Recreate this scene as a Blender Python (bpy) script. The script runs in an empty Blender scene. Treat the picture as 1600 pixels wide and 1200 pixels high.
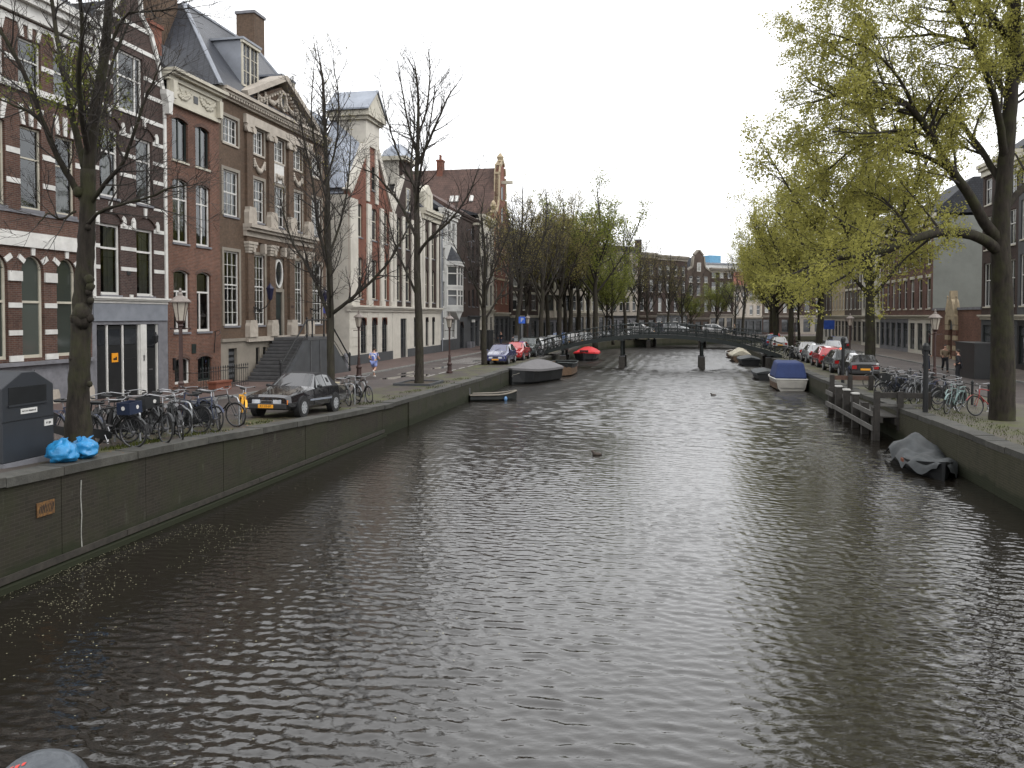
import bpy, math, random
import numpy as np
from mathutils import Vector, Matrix
R = math.radians
SC = bpy.context.scene
COL = SC.collection
# ------------------------------------------------------------------ camera
cam_d = bpy.data.cameras.new('camera'); cam = bpy.data.objects.new('camera', cam_d); COL.objects.link(cam)
PITCH = math.atan(33 / 1270)
CAMZ = 4.7
cam.location = (0, 0, CAMZ); cam.rotation_euler = (math.pi / 2 - PITCH, 0, 0)
cam_d.sensor_width = 36; cam_d.lens = 36 * 1270 / 1600; cam_d.shift_y = -73 / 1600
cam_d.clip_start = .1; cam_d.clip_end = 3000
SC.camera = cam
# ------------------------------------------------------------------ overcast sky and soft sun
SUN_EL, SUN_AZ = R(48), R(125)
w = bpy.data.worlds.new('World'); SC.world = w; w.use_nodes = True
nt = w.node_tree; nt.nodes.clear()
sky = nt.nodes.new('ShaderNodeTexSky'); sky.sky_type = 'NISHITA'; sky.sun_disc = False
sky.sun_elevation = SUN_EL; sky.sun_rotation = SUN_AZ; sky.dust_density = 6; sky.air_density = 1.0
bw = nt.nodes.new('ShaderNodeHueSaturation'); bw.inputs['Saturation'].default_value = .07
cl = nt.nodes.new('ShaderNodeMixRGB'); cl.inputs['Fac'].default_value = .78      # cloud deck: mostly even white light
cl.inputs['Color2'].default_value = (10.6, 10.7, 10.9, 1)
bg = nt.nodes.new('ShaderNodeBackground'); bg.inputs['Strength'].default_value = .145
wo = nt.nodes.new('ShaderNodeOutputWorld')
nt.links.new(sky.outputs[0], bw.inputs['Color']); nt.links.new(bw.outputs[0], cl.inputs['Color1'])
nt.links.new(cl.outputs[0], bg.inputs[0]); nt.links.new(bg.outputs[0], wo.inputs[0])
sd = bpy.data.lights.new('sun', 'SUN'); sd.energy = .5; sd.angle = R(25); sd.color = (1, .97, .93)
so = bpy.data.objects.new('sun', sd); COL.objects.link(so)
sdir = Vector((math.sin(SUN_AZ) * math.cos(SUN_EL), math.cos(SUN_AZ) * math.cos(SUN_EL), math.sin(SUN_EL)))
so.rotation_euler = (-sdir).to_track_quat('-Z', 'Y').to_euler(); so.location = (60, -60, 80)
vs = SC.view_settings
vs.view_transform = 'Standard'; vs.look = 'None'; vs.exposure = .45; vs.gamma = 1; vs.use_curve_mapping = False
cy = SC.cycles
cy.max_bounces = 6; cy.diffuse_bounces = 2; cy.glossy_bounces = 3; cy.transparent_max_bounces = 8
cy.transmission_bounces = 3; cy.caustics_reflective = False; cy.caustics_refractive = False
cy.use_denoising = True
try: cy.denoiser = 'OPENIMAGEDENOISE'
except Exception: pass

# ------------------------------------------------------------------ photograph geometry (plane layout, used only to place things)
def ray(px, py):
    a = (px - 800) / 1270; b = -(py - 527) / 1270
    return Vector((a, math.cos(PITCH) + b * math.sin(PITCH), -math.sin(PITCH) + b * math.cos(PITCH)))
def at_Y(px, py, Y):
    d = ray(px, py); return Vector((0, 0, CAMZ)) + d * (Y / d.y)
def at_z(px, py, z):
    d = ray(px, py); return Vector((0, 0, CAMZ)) + d * ((z - CAMZ) / d.z)

# ------------------------------------------------------------------ mesh builder
class MB:
    def __init__(s): s.v = []; s.f = []; s.m = []
    def add(s, vs, fs, m=0):
        o = len(s.v); s.v += [tuple(p) for p in vs]
        s.f += [tuple(i + o for i in f) for f in fs]; s.m += [m] * len(fs); return s
    def quad(s, a, b, c, d, m=0): return s.add([a, b, c, d], [(0, 1, 2, 3)], m)
    def box(s, x0, y0, z0, x1, y1, z1, m=0):
        return s.add([(x0, y0, z0), (x1, y0, z0), (x1, y1, z0), (x0, y1, z0), (x0, y0, z1), (x1, y0, z1), (x1, y1, z1), (x0, y1, z1)],
                     [(3, 2, 1, 0), (4, 5, 6, 7), (0, 1, 5, 4), (1, 2, 6, 5), (2, 3, 7, 6), (3, 0, 4, 7)], m)
    def hexa(s, b, t, m=0):     # bottom ring of 4, top ring of 4, counter-clockwise from above
        return s.add(list(b) + list(t), [(3, 2, 1, 0), (4, 5, 6, 7), (0, 1, 5, 4), (1, 2, 6, 5), (2, 3, 7, 6), (3, 0, 4, 7)], m)
    def prism(s, poly, y0, y1, m=0):   # polygon in (x,z), counter-clockwise seen from -y
        n = len(poly); vs = [(x, y0, z) for x, z in poly] + [(x, y1, z) for x, z in poly]
        return s.add(vs, [tuple(range(n)), tuple(range(2 * n - 1, n - 1, -1))] + [(i, i + n, (i + 1) % n + n, (i + 1) % n) for i in range(n)], m)
    def prismx(s, poly, x0, x1, m=0):  # polygon in (y,z)
        n = len(poly); vs = [(x0, y, z) for y, z in poly] + [(x1, y, z) for y, z in poly]
        return s.add(vs, [tuple(range(n - 1, -1, -1)), tuple(range(n, 2 * n))] + [(i, (i + 1) % n, (i + 1) % n + n, i + n) for i in range(n)], m)
    def prismz(s, poly, z0, z1, m=0):
        n = len(poly); vs = [(x, y, z0) for x, y in poly] + [(x, y, z1) for x, y in poly]
        return s.add(vs, [tuple(range(n - 1, -1, -1)), tuple(range(n, 2 * n))] + [(i, (i + 1) % n, (i + 1) % n + n, i + n) for i in range(n)], m)
    def tube(s, pts, rad, n=6, m=0, cap=True, squash=1):
        P = [Vector(p) for p in pts]
        if not hasattr(rad, '__len__'): rad = [rad] * len(P)
        o = len(s.v); ref = None; k = len(P)
        for i in range(k):
            t = (P[min(i + 1, k - 1)] - P[max(i - 1, 0)]).normalized()
            if ref is None:
                ref = Vector((0, 0, 1)) if abs(t.z) < .9 else Vector((1, 0, 0))
            a = (ref - t * ref.dot(t))
            if a.length < 1e-5: a = t.orthogonal()
            a.normalize(); ref = a; b = t.cross(a)
            for j in range(n):
                g = 2 * math.pi * j / n
                s.v.append(tuple(P[i] + (a * math.cos(g) * squash + b * math.sin(g)) * rad[i]))
        for i in range(k - 1):
            for j in range(n):
                s.f.append((o + i * n + j, o + i * n + (j + 1) % n, o + (i + 1) * n + (j + 1) % n, o + (i + 1) * n + j)); s.m.append(m)
        if cap and n > 2:
            s.f.append(tuple(o + j for j in range(n - 1, -1, -1))); s.m.append(m)
            s.f.append(tuple(o + (k - 1) * n + j for j in range(n))); s.m.append(m)
        return s
    def lathe(s, prof, n=10, c=(0, 0, 0), m=0, cap=True):
        o = len(s.v); k = len(prof)
        for r, z in prof:
            for j in range(n):
                g = 2 * math.pi * (j + .5) / n; s.v.append((c[0] + r * math.cos(g), c[1] + r * math.sin(g), c[2] + z))
        for i in range(k - 1):
            for j in range(n):
                s.f.append((o + i * n + j, o + i * n + (j + 1) % n, o + (i + 1) * n + (j + 1) % n, o + (i + 1) * n + j)); s.m.append(m)
        if cap:
            s.f.append(tuple(o + j for j in range(n - 1, -1, -1))); s.m.append(m)
            s.f.append(tuple(o + (k - 1) * n + j for j in range(n))); s.m.append(m)
        return s
    def ball(s, c, r, n=8, k=5, m=0):
        if not hasattr(r, '__len__'): r = (r, r, r)
        o = len(s.v)
        for i in range(k + 1):
            th = math.pi * i / k
            for j in range(n):
                g = 2 * math.pi * j / n
                s.v.append((c[0] + r[0] * math.sin(th) * math.cos(g), c[1] + r[1] * math.sin(th) * math.sin(g), c[2] - r[2] * math.cos(th)))
        for i in range(k):
            for j in range(n):
                s.f.append((o + i * n + j, o + i * n + (j + 1) % n, o + (i + 1) * n + (j + 1) % n, o + (i + 1) * n + j)); s.m.append(m)
        return s
    def disc(s, c, axis, r0, r1, d, n=16, m=0):    # solid ring/cylinder: axis 'x','y','z'
        pr = [(r0, -d / 2), (r1, -d / 2), (r1, d / 2), (r0, d / 2)]
        o = len(s.v); k = 4
        for r, h in pr:
            for j in range(n):
                g = 2 * math.pi * j / n; a, b = r * math.cos(g), r * math.sin(g)
                p = {'y': (a, h, b), 'x': (h, a, b), 'z': (a, b, h)}[axis]
                s.v.append((c[0] + p[0], c[1] + p[1], c[2] + p[2]))
        for i in range(4):
            i2 = (i + 1) % 4
            if i == 3 and r0 <= 1e-6: continue
            for j in range(n):
                s.f.append((o + i * n + j, o + i * n + (j + 1) % n, o + i2 * n + (j + 1) % n, o + i2 * n + j)); s.m.append(m)
        return s
    def ring(s, c, axis, Rr, r, n=20, k=6, m=0):   # torus
        o = len(s.v)
        for i in range(n):
            g = 2 * math.pi * i / n
            for j in range(k):
                h = 2 * math.pi * j / k; q = Rr + r * math.cos(h); a, b, d = q * math.cos(g), q * math.sin(g), r * math.sin(h)
                p = {'y': (a, d, b), 'x': (d, a, b), 'z': (a, b, d)}[axis]
                s.v.append((c[0] + p[0], c[1] + p[1], c[2] + p[2]))
        for i in range(n):
            for j in range(k):
                s.f.append((o + i * k + j, o + ((i + 1) % n) * k + j, o + ((i + 1) % n) * k + (j + 1) % k, o + i * k + (j + 1) % k)); s.m.append(m)
        return s
    def mesh(s, name, mats, smooth=False, fixn=False):
        me = bpy.data.meshes.new(name); me.from_pydata(s.v, [], s.f)
        if not isinstance(mats, (list, tuple)): mats = [mats]
        for mm in mats: me.materials.append(mm)
        if any(s.m): me.polygons.foreach_set('material_index', s.m)
        if smooth: me.polygons.foreach_set('use_smooth', [True] * len(me.polygons))
        if fixn:
            import bmesh
            bm = bmesh.new(); bm.from_mesh(me); bmesh.ops.recalc_face_normals(bm, faces=bm.faces); bm.to_mesh(me); bm.free()
        me.update(); return me
    def build(s, name, mats, parent=None, loc=(0, 0, 0), rot=(0, 0, 0), smooth=False, bevel=0, fixn=False):
        return obj(name, s.mesh(name, mats, smooth, fixn), parent, loc, rot, bevel)
def obj(name, me, parent=None, loc=(0, 0, 0), rot=(0, 0, 0), bevel=0):
    o = bpy.data.objects.new(name, me); COL.objects.link(o); o.location = loc; o.rotation_euler = rot
    if parent is not None: o.parent = parent
    if bevel:
        b = o.modifiers.new('bevel', 'BEVEL'); b.width = bevel; b.segments = 2; b.limit_method = 'ANGLE'
    return o
def empty(name, loc=(0, 0, 0), rz=0):
    o = bpy.data.objects.new(name, None); COL.objects.link(o); o.location = loc; o.rotation_euler = (0, 0, rz); o.empty_display_size = .2
    return o
def tag(o, label, cat, group=None):
    o['label'] = label; o['category'] = cat
    if group: o['group'] = group
    return o
def kind(o, k): o['kind'] = k; return o
KIDS = {}
def copy_tree(o, parent=None):
    c = o.copy(); COL.objects.link(c); c.parent = parent
    for ch in list(o.children): copy_tree(ch, c)
    return c
def text(name, body, size, mat, parent, loc, rot, ext=.002, align='CENTER'):
    cu = bpy.data.curves.new(name, 'FONT'); cu.body = body; cu.size = size; cu.extrude = ext; cu.align_x = align; cu.align_y = 'CENTER'
    t = bpy.data.objects.new(name, cu); COL.objects.link(t); bpy.context.view_layer.update()
    me = bpy.data.meshes.new_from_object(t.evaluated_get(bpy.context.evaluated_depsgraph_get())); me.materials.clear(); me.materials.append(mat)
    bpy.data.objects.remove(t); bpy.data.curves.remove(cu)
    return obj(name, me, parent, loc, rot)

# ------------------------------------------------------------------ materials
def newmat(name):
    m = bpy.data.materials.new(name); m.use_nodes = True; return m, m.node_tree, m.node_tree.nodes['Principled BSDF']
def L(nt, a, b): nt.links.new(a, b)
def N(nt, t, **kw):
    n = nt.nodes.new('ShaderNode' + t)
    for k, v in kw.items():
        if k.startswith('i_'):
            key = k[2:].replace('_', ' '); n.inputs[key].default_value = v
        else: setattr(n, k, v)
    return n
def c4(c): return (c[0], c[1], c[2], 1)
def ramp(nt, fac, stops):
    r = N(nt, 'ValToRGB'); e = r.color_ramp.elements
    while len(e) < len(stops): e.new(.5)
    for q, (p, c) in zip(e, stops): q.position = p; q.color = c4(c)
    L(nt, fac, r.inputs[0]); return r
def mat(name, c, rough=.6, metal=0, var=.25, vs=3., bump=0, bs=20., c2=None, spec=.5, coat=0, rand=0, dirt=0):
    m, nt, b = newmat(name)
    b.inputs['Roughness'].default_value = rough; b.inputs['Metallic'].default_value = metal
    b.inputs['Specular IOR Level'].default_value = spec; b.inputs['Coat Weight'].default_value = coat
    tc = N(nt, 'TexCoord')
    no = N(nt, 'TexNoise', i_Scale=vs, i_Detail=5.0, i_Roughness=.65); L(nt, tc.outputs['Object'], no.inputs['Vector'])
    d = [x * (1 - var) for x in c] if c2 is None else c2
    rp = ramp(nt, no.outputs['Fac'], [(.3, d), (.7, [min(1, x * (1 + var * .6)) for x in c] if c2 is None else c)])
    out = rp.outputs[0]
    if dirt:
        n2 = N(nt, 'TexNoise', i_Scale=.9, i_Detail=8.0, i_Roughness=.75); L(nt, tc.outputs['Object'], n2.inputs['Vector'])
        mp = N(nt, 'MapRange'); mp.inputs[1].default_value = .45; mp.inputs[2].default_value = .75; mp.inputs[3].default_value = 0; mp.inputs[4].default_value = dirt
        L(nt, n2.outputs['Fac'], mp.inputs[0])
        mx = N(nt, 'MixRGB', blend_type='MIX'); L(nt, mp.outputs[0], mx.inputs[0]); L(nt, out, mx.inputs[1]); mx.inputs[2].default_value = (.05, .045, .035, 1); out = mx.outputs[0]
    if rand:
        oi = N(nt, 'ObjectInfo'); hs = N(nt, 'HueSaturation'); mr = N(nt, 'MapRange')
        mr.inputs[3].default_value = 1 - rand; mr.inputs[4].default_value = 1 + rand
        L(nt, oi.outputs['Random'], mr.inputs[0]); L(nt, mr.outputs[0], hs.inputs['Value']); L(nt, out, hs.inputs['Color']); out = hs.outputs[0]
    L(nt, out, b.inputs['Base Color'])
    if bump:
        nb = N(nt, 'TexNoise', i_Scale=bs, i_Detail=4.0); L(nt, tc.outputs['Object'], nb.inputs['Vector'])
        bp = N(nt, 'Bump', i_Strength=bump, i_Distance=.02); L(nt, nb.outputs['Fac'], bp.inputs['Height']); L(nt, bp.outputs[0], b.inputs['Normal'])
    return m
def brick(name, c1, c2, mortar=(.22, .2, .17), bw=.22, bh=.068, ms=.011, stain=.45, rough=.85, swap=False, tint=None, msc=.35, bumpd=.006):
    """brickwork on vertical walls (u = x + y, v = z); swap=True lays it on the ground"""
    m, nt, b = newmat(name); b.inputs['Roughness'].default_value = rough; b.inputs['Specular IOR Level'].default_value = .25
    tc = N(nt, 'TexCoord'); sp = N(nt, 'SeparateXYZ'); L(nt, tc.outputs['Object'], sp.inputs[0]); cb = N(nt, 'CombineXYZ')
    if swap:
        L(nt, sp.outputs[0], cb.inputs[0]); L(nt, sp.outputs[1], cb.inputs[1])
    else:
        ad = N(nt, 'Math', operation='ADD'); L(nt, sp.outputs[0], ad.inputs[0]); L(nt, sp.outputs[1], ad.inputs[1])
        L(nt, ad.outputs[0], cb.inputs[0]); L(nt, sp.outputs[2], cb.inputs[1])
    br = N(nt, 'TexBrick', i_Scale=1., i_Mortar_Size=ms, i_Brick_Width=bw, i_Row_Height=bh, i_Mortar_Smooth=.3, i_Bias=-.1)
    c1, c2, mortar = ([x * .68 for x in c] for c in (c1, c2, mortar))
    br.inputs['Color1'].default_value = c4(c1); br.inputs['Color2'].default_value = c4(c2); br.inputs['Mortar'].default_value = c4(mortar)
    L(nt, cb.outputs[0], br.inputs['Vector'])
    no = N(nt, 'TexNoise', i_Scale=msc, i_Detail=9.0, i_Roughness=.7); L(nt, tc.outputs['Object'], no.inputs['Vector'])
    mp = ramp(nt, no.outputs['Fac'], [(.32, [1 - stain] * 3), (.68, [1.15] * 3)])
    if tint: mp.color_ramp.elements[0].color = c4(tint)
    mx = N(nt, 'MixRGB', blend_type='MULTIPLY'); mx.inputs[0].default_value = 1
    L(nt, br.outputs['Color'], mx.inputs[1]); L(nt, mp.outputs[0], mx.inputs[2])
    n3 = N(nt, 'TexNoise', i_Scale=7., i_Detail=3.0); L(nt, tc.outputs['Object'], n3.inputs['Vector'])
    r3 = ramp(nt, n3.outputs['Fac'], [(.3, (.78,) * 3), (.7, (1.15,) * 3)])
    m2 = N(nt, 'MixRGB', blend_type='MULTIPLY'); m2.inputs[0].default_value = 1; L(nt, mx.outputs[0], m2.inputs[1]); L(nt, r3.outputs[0], m2.inputs[2])
    L(nt, m2.outputs[0], b.inputs['Base Color'])
    bp = N(nt, 'Bump', i_Strength=.6, i_Distance=bumpd); bp.invert = True; L(nt, br.outputs['Fac'], bp.inputs['Height']); L(nt, bp.outputs[0], b.inputs['Normal'])
    return m
def clear_glass(name):
    m, nt, b = newmat(name); nt.nodes.remove(b); out = nt.nodes['Material Output']
    tr = N(nt, 'BsdfTransparent'); tr.inputs[0].default_value = (.62, .66, .64, 1)
    gl = N(nt, 'BsdfGlossy'); gl.inputs['Roughness'].default_value = .02; gl.inputs[0].default_value = (.9, .93, .95, 1)
    tc = N(nt, 'TexCoord'); no = N(nt, 'TexNoise', i_Scale=1.3, i_Detail=1.0); L(nt, tc.outputs['Object'], no.inputs['Vector'])
    bp = N(nt, 'Bump', i_Strength=.12, i_Distance=.05); L(nt, no.outputs['Fac'], bp.inputs['Height']); L(nt, bp.outputs[0], gl.inputs['Normal'])
    fr = N(nt, 'Fresnel', i_IOR=1.9); mx = N(nt, 'MixShader')
    L(nt, fr.outputs[0], mx.inputs[0]); L(nt, tr.outputs[0], mx.inputs[1]); L(nt, gl.outputs[0], mx.inputs[2]); L(nt, mx.outputs[0], out.inputs[0])
    return m
def far_glass(name, lo=(.02, .022, .025), hi=(.3, .3, .28), p=.72):
    """window glass seen from far: dark room or a pale blind behind it, one or the other for each window"""
    m, nt, b = newmat(name); b.inputs['Roughness'].default_value = .06; b.inputs['IOR'].default_value = 1.7
    oi = N(nt, 'ObjectInfo'); rp = ramp(nt, oi.outputs['Random'], [(p - .2, lo), (p, [.4 * a + .6 * b_ for a, b_ in zip(lo, hi)]), (1, hi)])
    L(nt, rp.outputs[0], b.inputs['Base Color'])
    tc = N(nt, 'TexCoord'); no = N(nt, 'TexNoise', i_Scale=1.1, i_Detail=1.0); L(nt, tc.outputs['Object'], no.inputs['Vector'])
    bp = N(nt, 'Bump', i_Strength=.1, i_Distance=.05); L(nt, no.outputs['Fac'], bp.inputs['Height']); L(nt, bp.outputs[0], b.inputs['Normal'])
    return m
def emit(name, c, s):
    m, nt, b = newmat(name); b.inputs['Base Color'].default_value = c4(c); b.inputs['Emission Color'].default_value = c4(c); b.inputs['Emission Strength'].default_value = s; return m
def roof_mat(name, c, bw=.3, bh=.2, diag=False, gloss=.45):
    m, nt, b = newmat(name); b.inputs['Roughness'].default_value = gloss; b.inputs['Specular IOR Level'].default_value = .4
    tc = N(nt, 'TexCoord'); sp = N(nt, 'SeparateXYZ'); L(nt, tc.outputs['Object'], sp.inputs[0]); cb = N(nt, 'CombineXYZ')
    ad = N(nt, 'Math', operation='ADD'); L(nt, sp.outputs[0], ad.inputs[0]); L(nt, sp.outputs[1], ad.inputs[1])
    L(nt, ad.outputs[0], cb.inputs[0]); L(nt, sp.outputs[2], cb.inputs[1])
    src = cb.outputs[0]
    if diag:
        mpg = N(nt, 'Mapping'); mpg.inputs['Rotation'].default_value = (0, 0, R(38)); L(nt, src, mpg.inputs[0]); src = mpg.outputs[0]
    br = N(nt, 'TexBrick', i_Scale=1., i_Mortar_Size=.016, i_Brick_Width=bw, i_Row_Height=bh, i_Mortar_Smooth=.4)
    if diag: br.offset = 0
    br.inputs['Color1'].default_value = c4(c); br.inputs['Color2'].default_value = c4([x * .72 for x in c]); br.inputs['Mortar'].default_value = c4([x * .3 for x in c])
    L(nt, src, br.inputs['Vector'])
    no = N(nt, 'TexNoise', i_Scale=.6, i_Detail=8.0, i_Roughness=.7); L(nt, tc.outputs['Object'], no.inputs['Vector'])
    rp = ramp(nt, no.outputs['Fac'], [(.3, (.6,) * 3), (.7, (1.2,) * 3)])
    mx = N(nt, 'MixRGB', blend_type='MULTIPLY'); mx.inputs[0].default_value = 1; L(nt, br.outputs[0], mx.inputs[1]); L(nt, rp.outputs[0], mx.inputs[2]); L(nt, mx.outputs[0], b.inputs['Base Color'])
    bp = N(nt, 'Bump', i_Strength=.8, i_Distance=.015); bp.invert = True; L(nt, br.outputs['Fac'], bp.inputs['Height']); L(nt, bp.outputs[0], b.inputs['Normal'])
    return m
MT = {}
MT['white'] = mat('white_paint', (.6, .59, .56), .5, var=.15, vs=2, dirt=.25)
MT['offwhite'] = mat('cream_paint', (.47, .44, .36), .6, var=.16, vs=1.5, dirt=.25)
MT['cream_wall'] = mat('cream_render', (.52, .49, .43), .8, var=.12, vs=.8, dirt=.25, bump=.1)
MT['white_wall'] = mat('white_render', (.5, .5, .48), .8, var=.14, vs=.8, dirt=.3, bump=.1)
MT['stone'] = mat('grey_stone', (.16, .16, .175), .75, var=.3, vs=2.5, dirt=.35, bump=.2)
MT['sand'] = mat('sandstone', (.36, .29, .19), .8, var=.22, vs=3, dirt=.45, bump=.3)
MT['pale_stone'] = mat('pale_stone', (.4, .355, .3), .75, var=.18, vs=3, dirt=.35, bump=.2)
MT['plinth'] = mat('painted_plinth', (.22, .195, .16), .7, var=.15, vs=1.2, dirt=.3)
MT['black'] = mat('black_paint', (.012, .013, .014), .35, var=.3)
MT['dkgreen'] = mat('dark_green_paint', (.012, .02, .018), .35, var=.3)
MT['dkgrey'] = mat('dark_grey_render', (.055, .058, .062), .75, var=.25, vs=1.4, dirt=.2)
MT['iron'] = mat('iron', (.018, .019, .02), .5, metal=.3, var=.35, bump=.1, bs=40)
MT['lead'] = mat('lead_flashing', (.22, .235, .265), .5, metal=.2, var=.2, vs=1.5)
MT['zinc'] = mat('zinc_sheet', (.26, .285, .33), .45, metal=.3, var=.2, vs=1.2)
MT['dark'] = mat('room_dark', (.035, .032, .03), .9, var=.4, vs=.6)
MT['curtain'] = mat('curtain', (.5, .48, .43), .9, var=.15, vs=2)
MT['curtain_beige'] = mat('beige_blind', (.46, .4, .3), .9, var=.15, vs=2)
MT['brickA'] = brick('brick_dark_red', (.175, .083, .058), (.115, .056, .043), (.2, .165, .14))
MT['brickA2'] = brick('brick_purple_brown', (.105, .06, .05), (.07, .042, .036), (.14, .12, .11))
MT['brickB'] = brick('brick_warm_red', (.235, .095, .058), (.15, .062, .042), (.28, .22, .18))
MT['brickC'] = brick('brick_brown', (.175, .108, .07), (.135, .085, .058), (.16, .13, .1), stain=.25)
MT['brickD'] = brick('brick_orange_red', (.3, .105, .068), (.24, .085, .058), (.26, .16, .12), stain=.35)
MT['brickE'] = brick('brick_dark_brown', (.085, .05, .04), (.06, .038, .032), (.085, .07, .062))
MT['brickF'] = brick('brick_rose', (.22, .1, .075), (.17, .08, .062), (.2, .16, .14))
MT['brickG'] = brick('brick_grey_brown', (.13, .09, .065), (.1, .072, .055), (.12, .1, .09))
MT['grey_wall'] = mat('grey_render', (.2, .21, .19), .85, var=.12, vs=.5, dirt=.2)
MT['slate'] = roof_mat('slate_roof', (.05, .054, .066), .28, .2, diag=True)
MT['slate2'] = roof_mat('slate_roof_plain', (.045, .048, .056), .25, .18, gloss=.8)
MT['tile'] = roof_mat('brown_pantile', (.105, .06, .047), .26, .3, gloss=.7)
MT['tile_red'] = roof_mat('red_pantile', (.26, .09, .055), .26, .3, gloss=.75)
MT['glass'] = clear_glass('window_glass')
MT['fglass'] = far_glass('far_window_glass')
MT['gglass'] = far_glass('green_grey_window_glass', lo=(.035, .042, .036), hi=(.075, .085, .075))
MT['dglass'] = far_glass('dark_window_glass', hi=(.07, .075, .08))
MT['chrome'] = mat('chrome', (.36, .36, .37), .34, metal=1, var=.1)
MT['rubber'] = mat('rubber', (.016, .016, .016), .8, var=.3)
MT['terracotta'] = mat('terracotta', (.17, .055, .03), .8, var=.3, vs=8)
MT['gold'] = mat('gilded', (.5, .34, .1), .4, metal=.6, var=.3)
MT['blue_plate'] = mat('blue_enamel', (.02, .03, .2), .3)
MT['orange'] = mat('orange_print', (.7, .28, .01), .5, var=.1)
MT['yplate'] = mat('amber_plate', (.75, .33, .02), .4, var=.08)
# ------------------------------------------------------------------ the plan: canal, quays, street levels
def interp(pts, t):
    if t <= pts[0][0]: return pts[0][1]
    for (a, b), (c, d) in zip(pts, pts[1:]):
        if t <= c: return b + (d - b) * (t - a) / (c - a)
    return pts[-1][1]
GL = [(-5, 3.05), (1.5, 3.0), (8, 2.3), (13.7, 1.92), (19.4, 1.73), (22, 1.6), (26, 1.42), (32, 1.18), (40, 1.1), (48, 1.05)]
GR = [(-5, 3.05), (1.5, 3.0), (8, 2.1), (14, 1.55), (19, 1.34), (27, 1.27), (40, 1.12), (50, 1.05)]
def grL(Y): return interp(GL, Y)
def grR(Y): return interp(GR, Y)
K = math.hypot(1, .2)
ANG = math.atan2(1, .2)            # direction of the canal
DU = Vector((.2, 1, 0)) / K; DN = Vector((-1, .2, 0)) / K      # along the canal, and to the left of it
QLP = [(-13.4, -10), (-8.4, 15), (-1.4, 50), (3.6, 75), (7.8, 98), (13.5, 116), (24, 130), (42, 143), (85, 155), (160, 165)]
QRP = [(6.5, -10), (11.5, 15), (18.5, 50), (23.5, 75), (27.5, 95), (33, 110), (43, 121), (60, 130), (95, 139), (160, 146)]
def QL(Y): return -11.4 + .2 * Y
def QR(Y): return 8.5 + .2 * Y
def FLx(Y): return -23.3 + .2 * Y
def FRx(Y): return 23 + .2 * Y
def sY(s): return 28 + s / K                      # distance along the left house row -> Y
def PL(s): Y = sY(s); return Vector((FLx(Y), Y, 0))
def streetL(Y, e):                                # a point on the left street, e metres from the quay edge
    return Vector((QL(Y), Y, grL(Y))) + DN * e
def streetR(Y, e): return Vector((QR(Y), Y, grR(Y))) - DN * e

def resample(P, step):
    out = []
    for (x0, y0), (x1, y1) in zip(P, P[1:]):
        n = max(1, int(math.hypot(x1 - x0, y1 - y0) / step))
        out += [(x0 + (x1 - x0) * i / n, y0 + (y1 - y0) * i / n) for i in range(n)]
    return out + [P[-1]]
def strip(P, side, gr, e0, e1, dz, nx=1):
    """sheet between offsets e0 and e1 from a quay line"""
    P = resample(P, 3); mb = MB(); rows = []
    for i, (x, y) in enumerate(P):
        a = P[max(0, i - 1)]; b = P[min(len(P) - 1, i + 1)]; t = Vector((b[0] - a[0], b[1] - a[1], 0)).normalized()
        n = Vector((-t.y, t.x, 0)) * side
        rows.append([Vector((x, y, gr(y) + dz)) + n * (e0 + (e1 - e0) * j / nx) for j in range(nx + 1)])
    v = [p for r in rows for p in r]; w_ = nx + 1; f = []
    for i in range(len(rows) - 1):
        for j in range(nx):
            q = (i * w_ + j, i * w_ + j + 1, (i + 1) * w_ + j + 1, (i + 1) * w_ + j); f.append(q if side < 0 else q[::-1])
    return mb.add(v, f)
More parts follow.
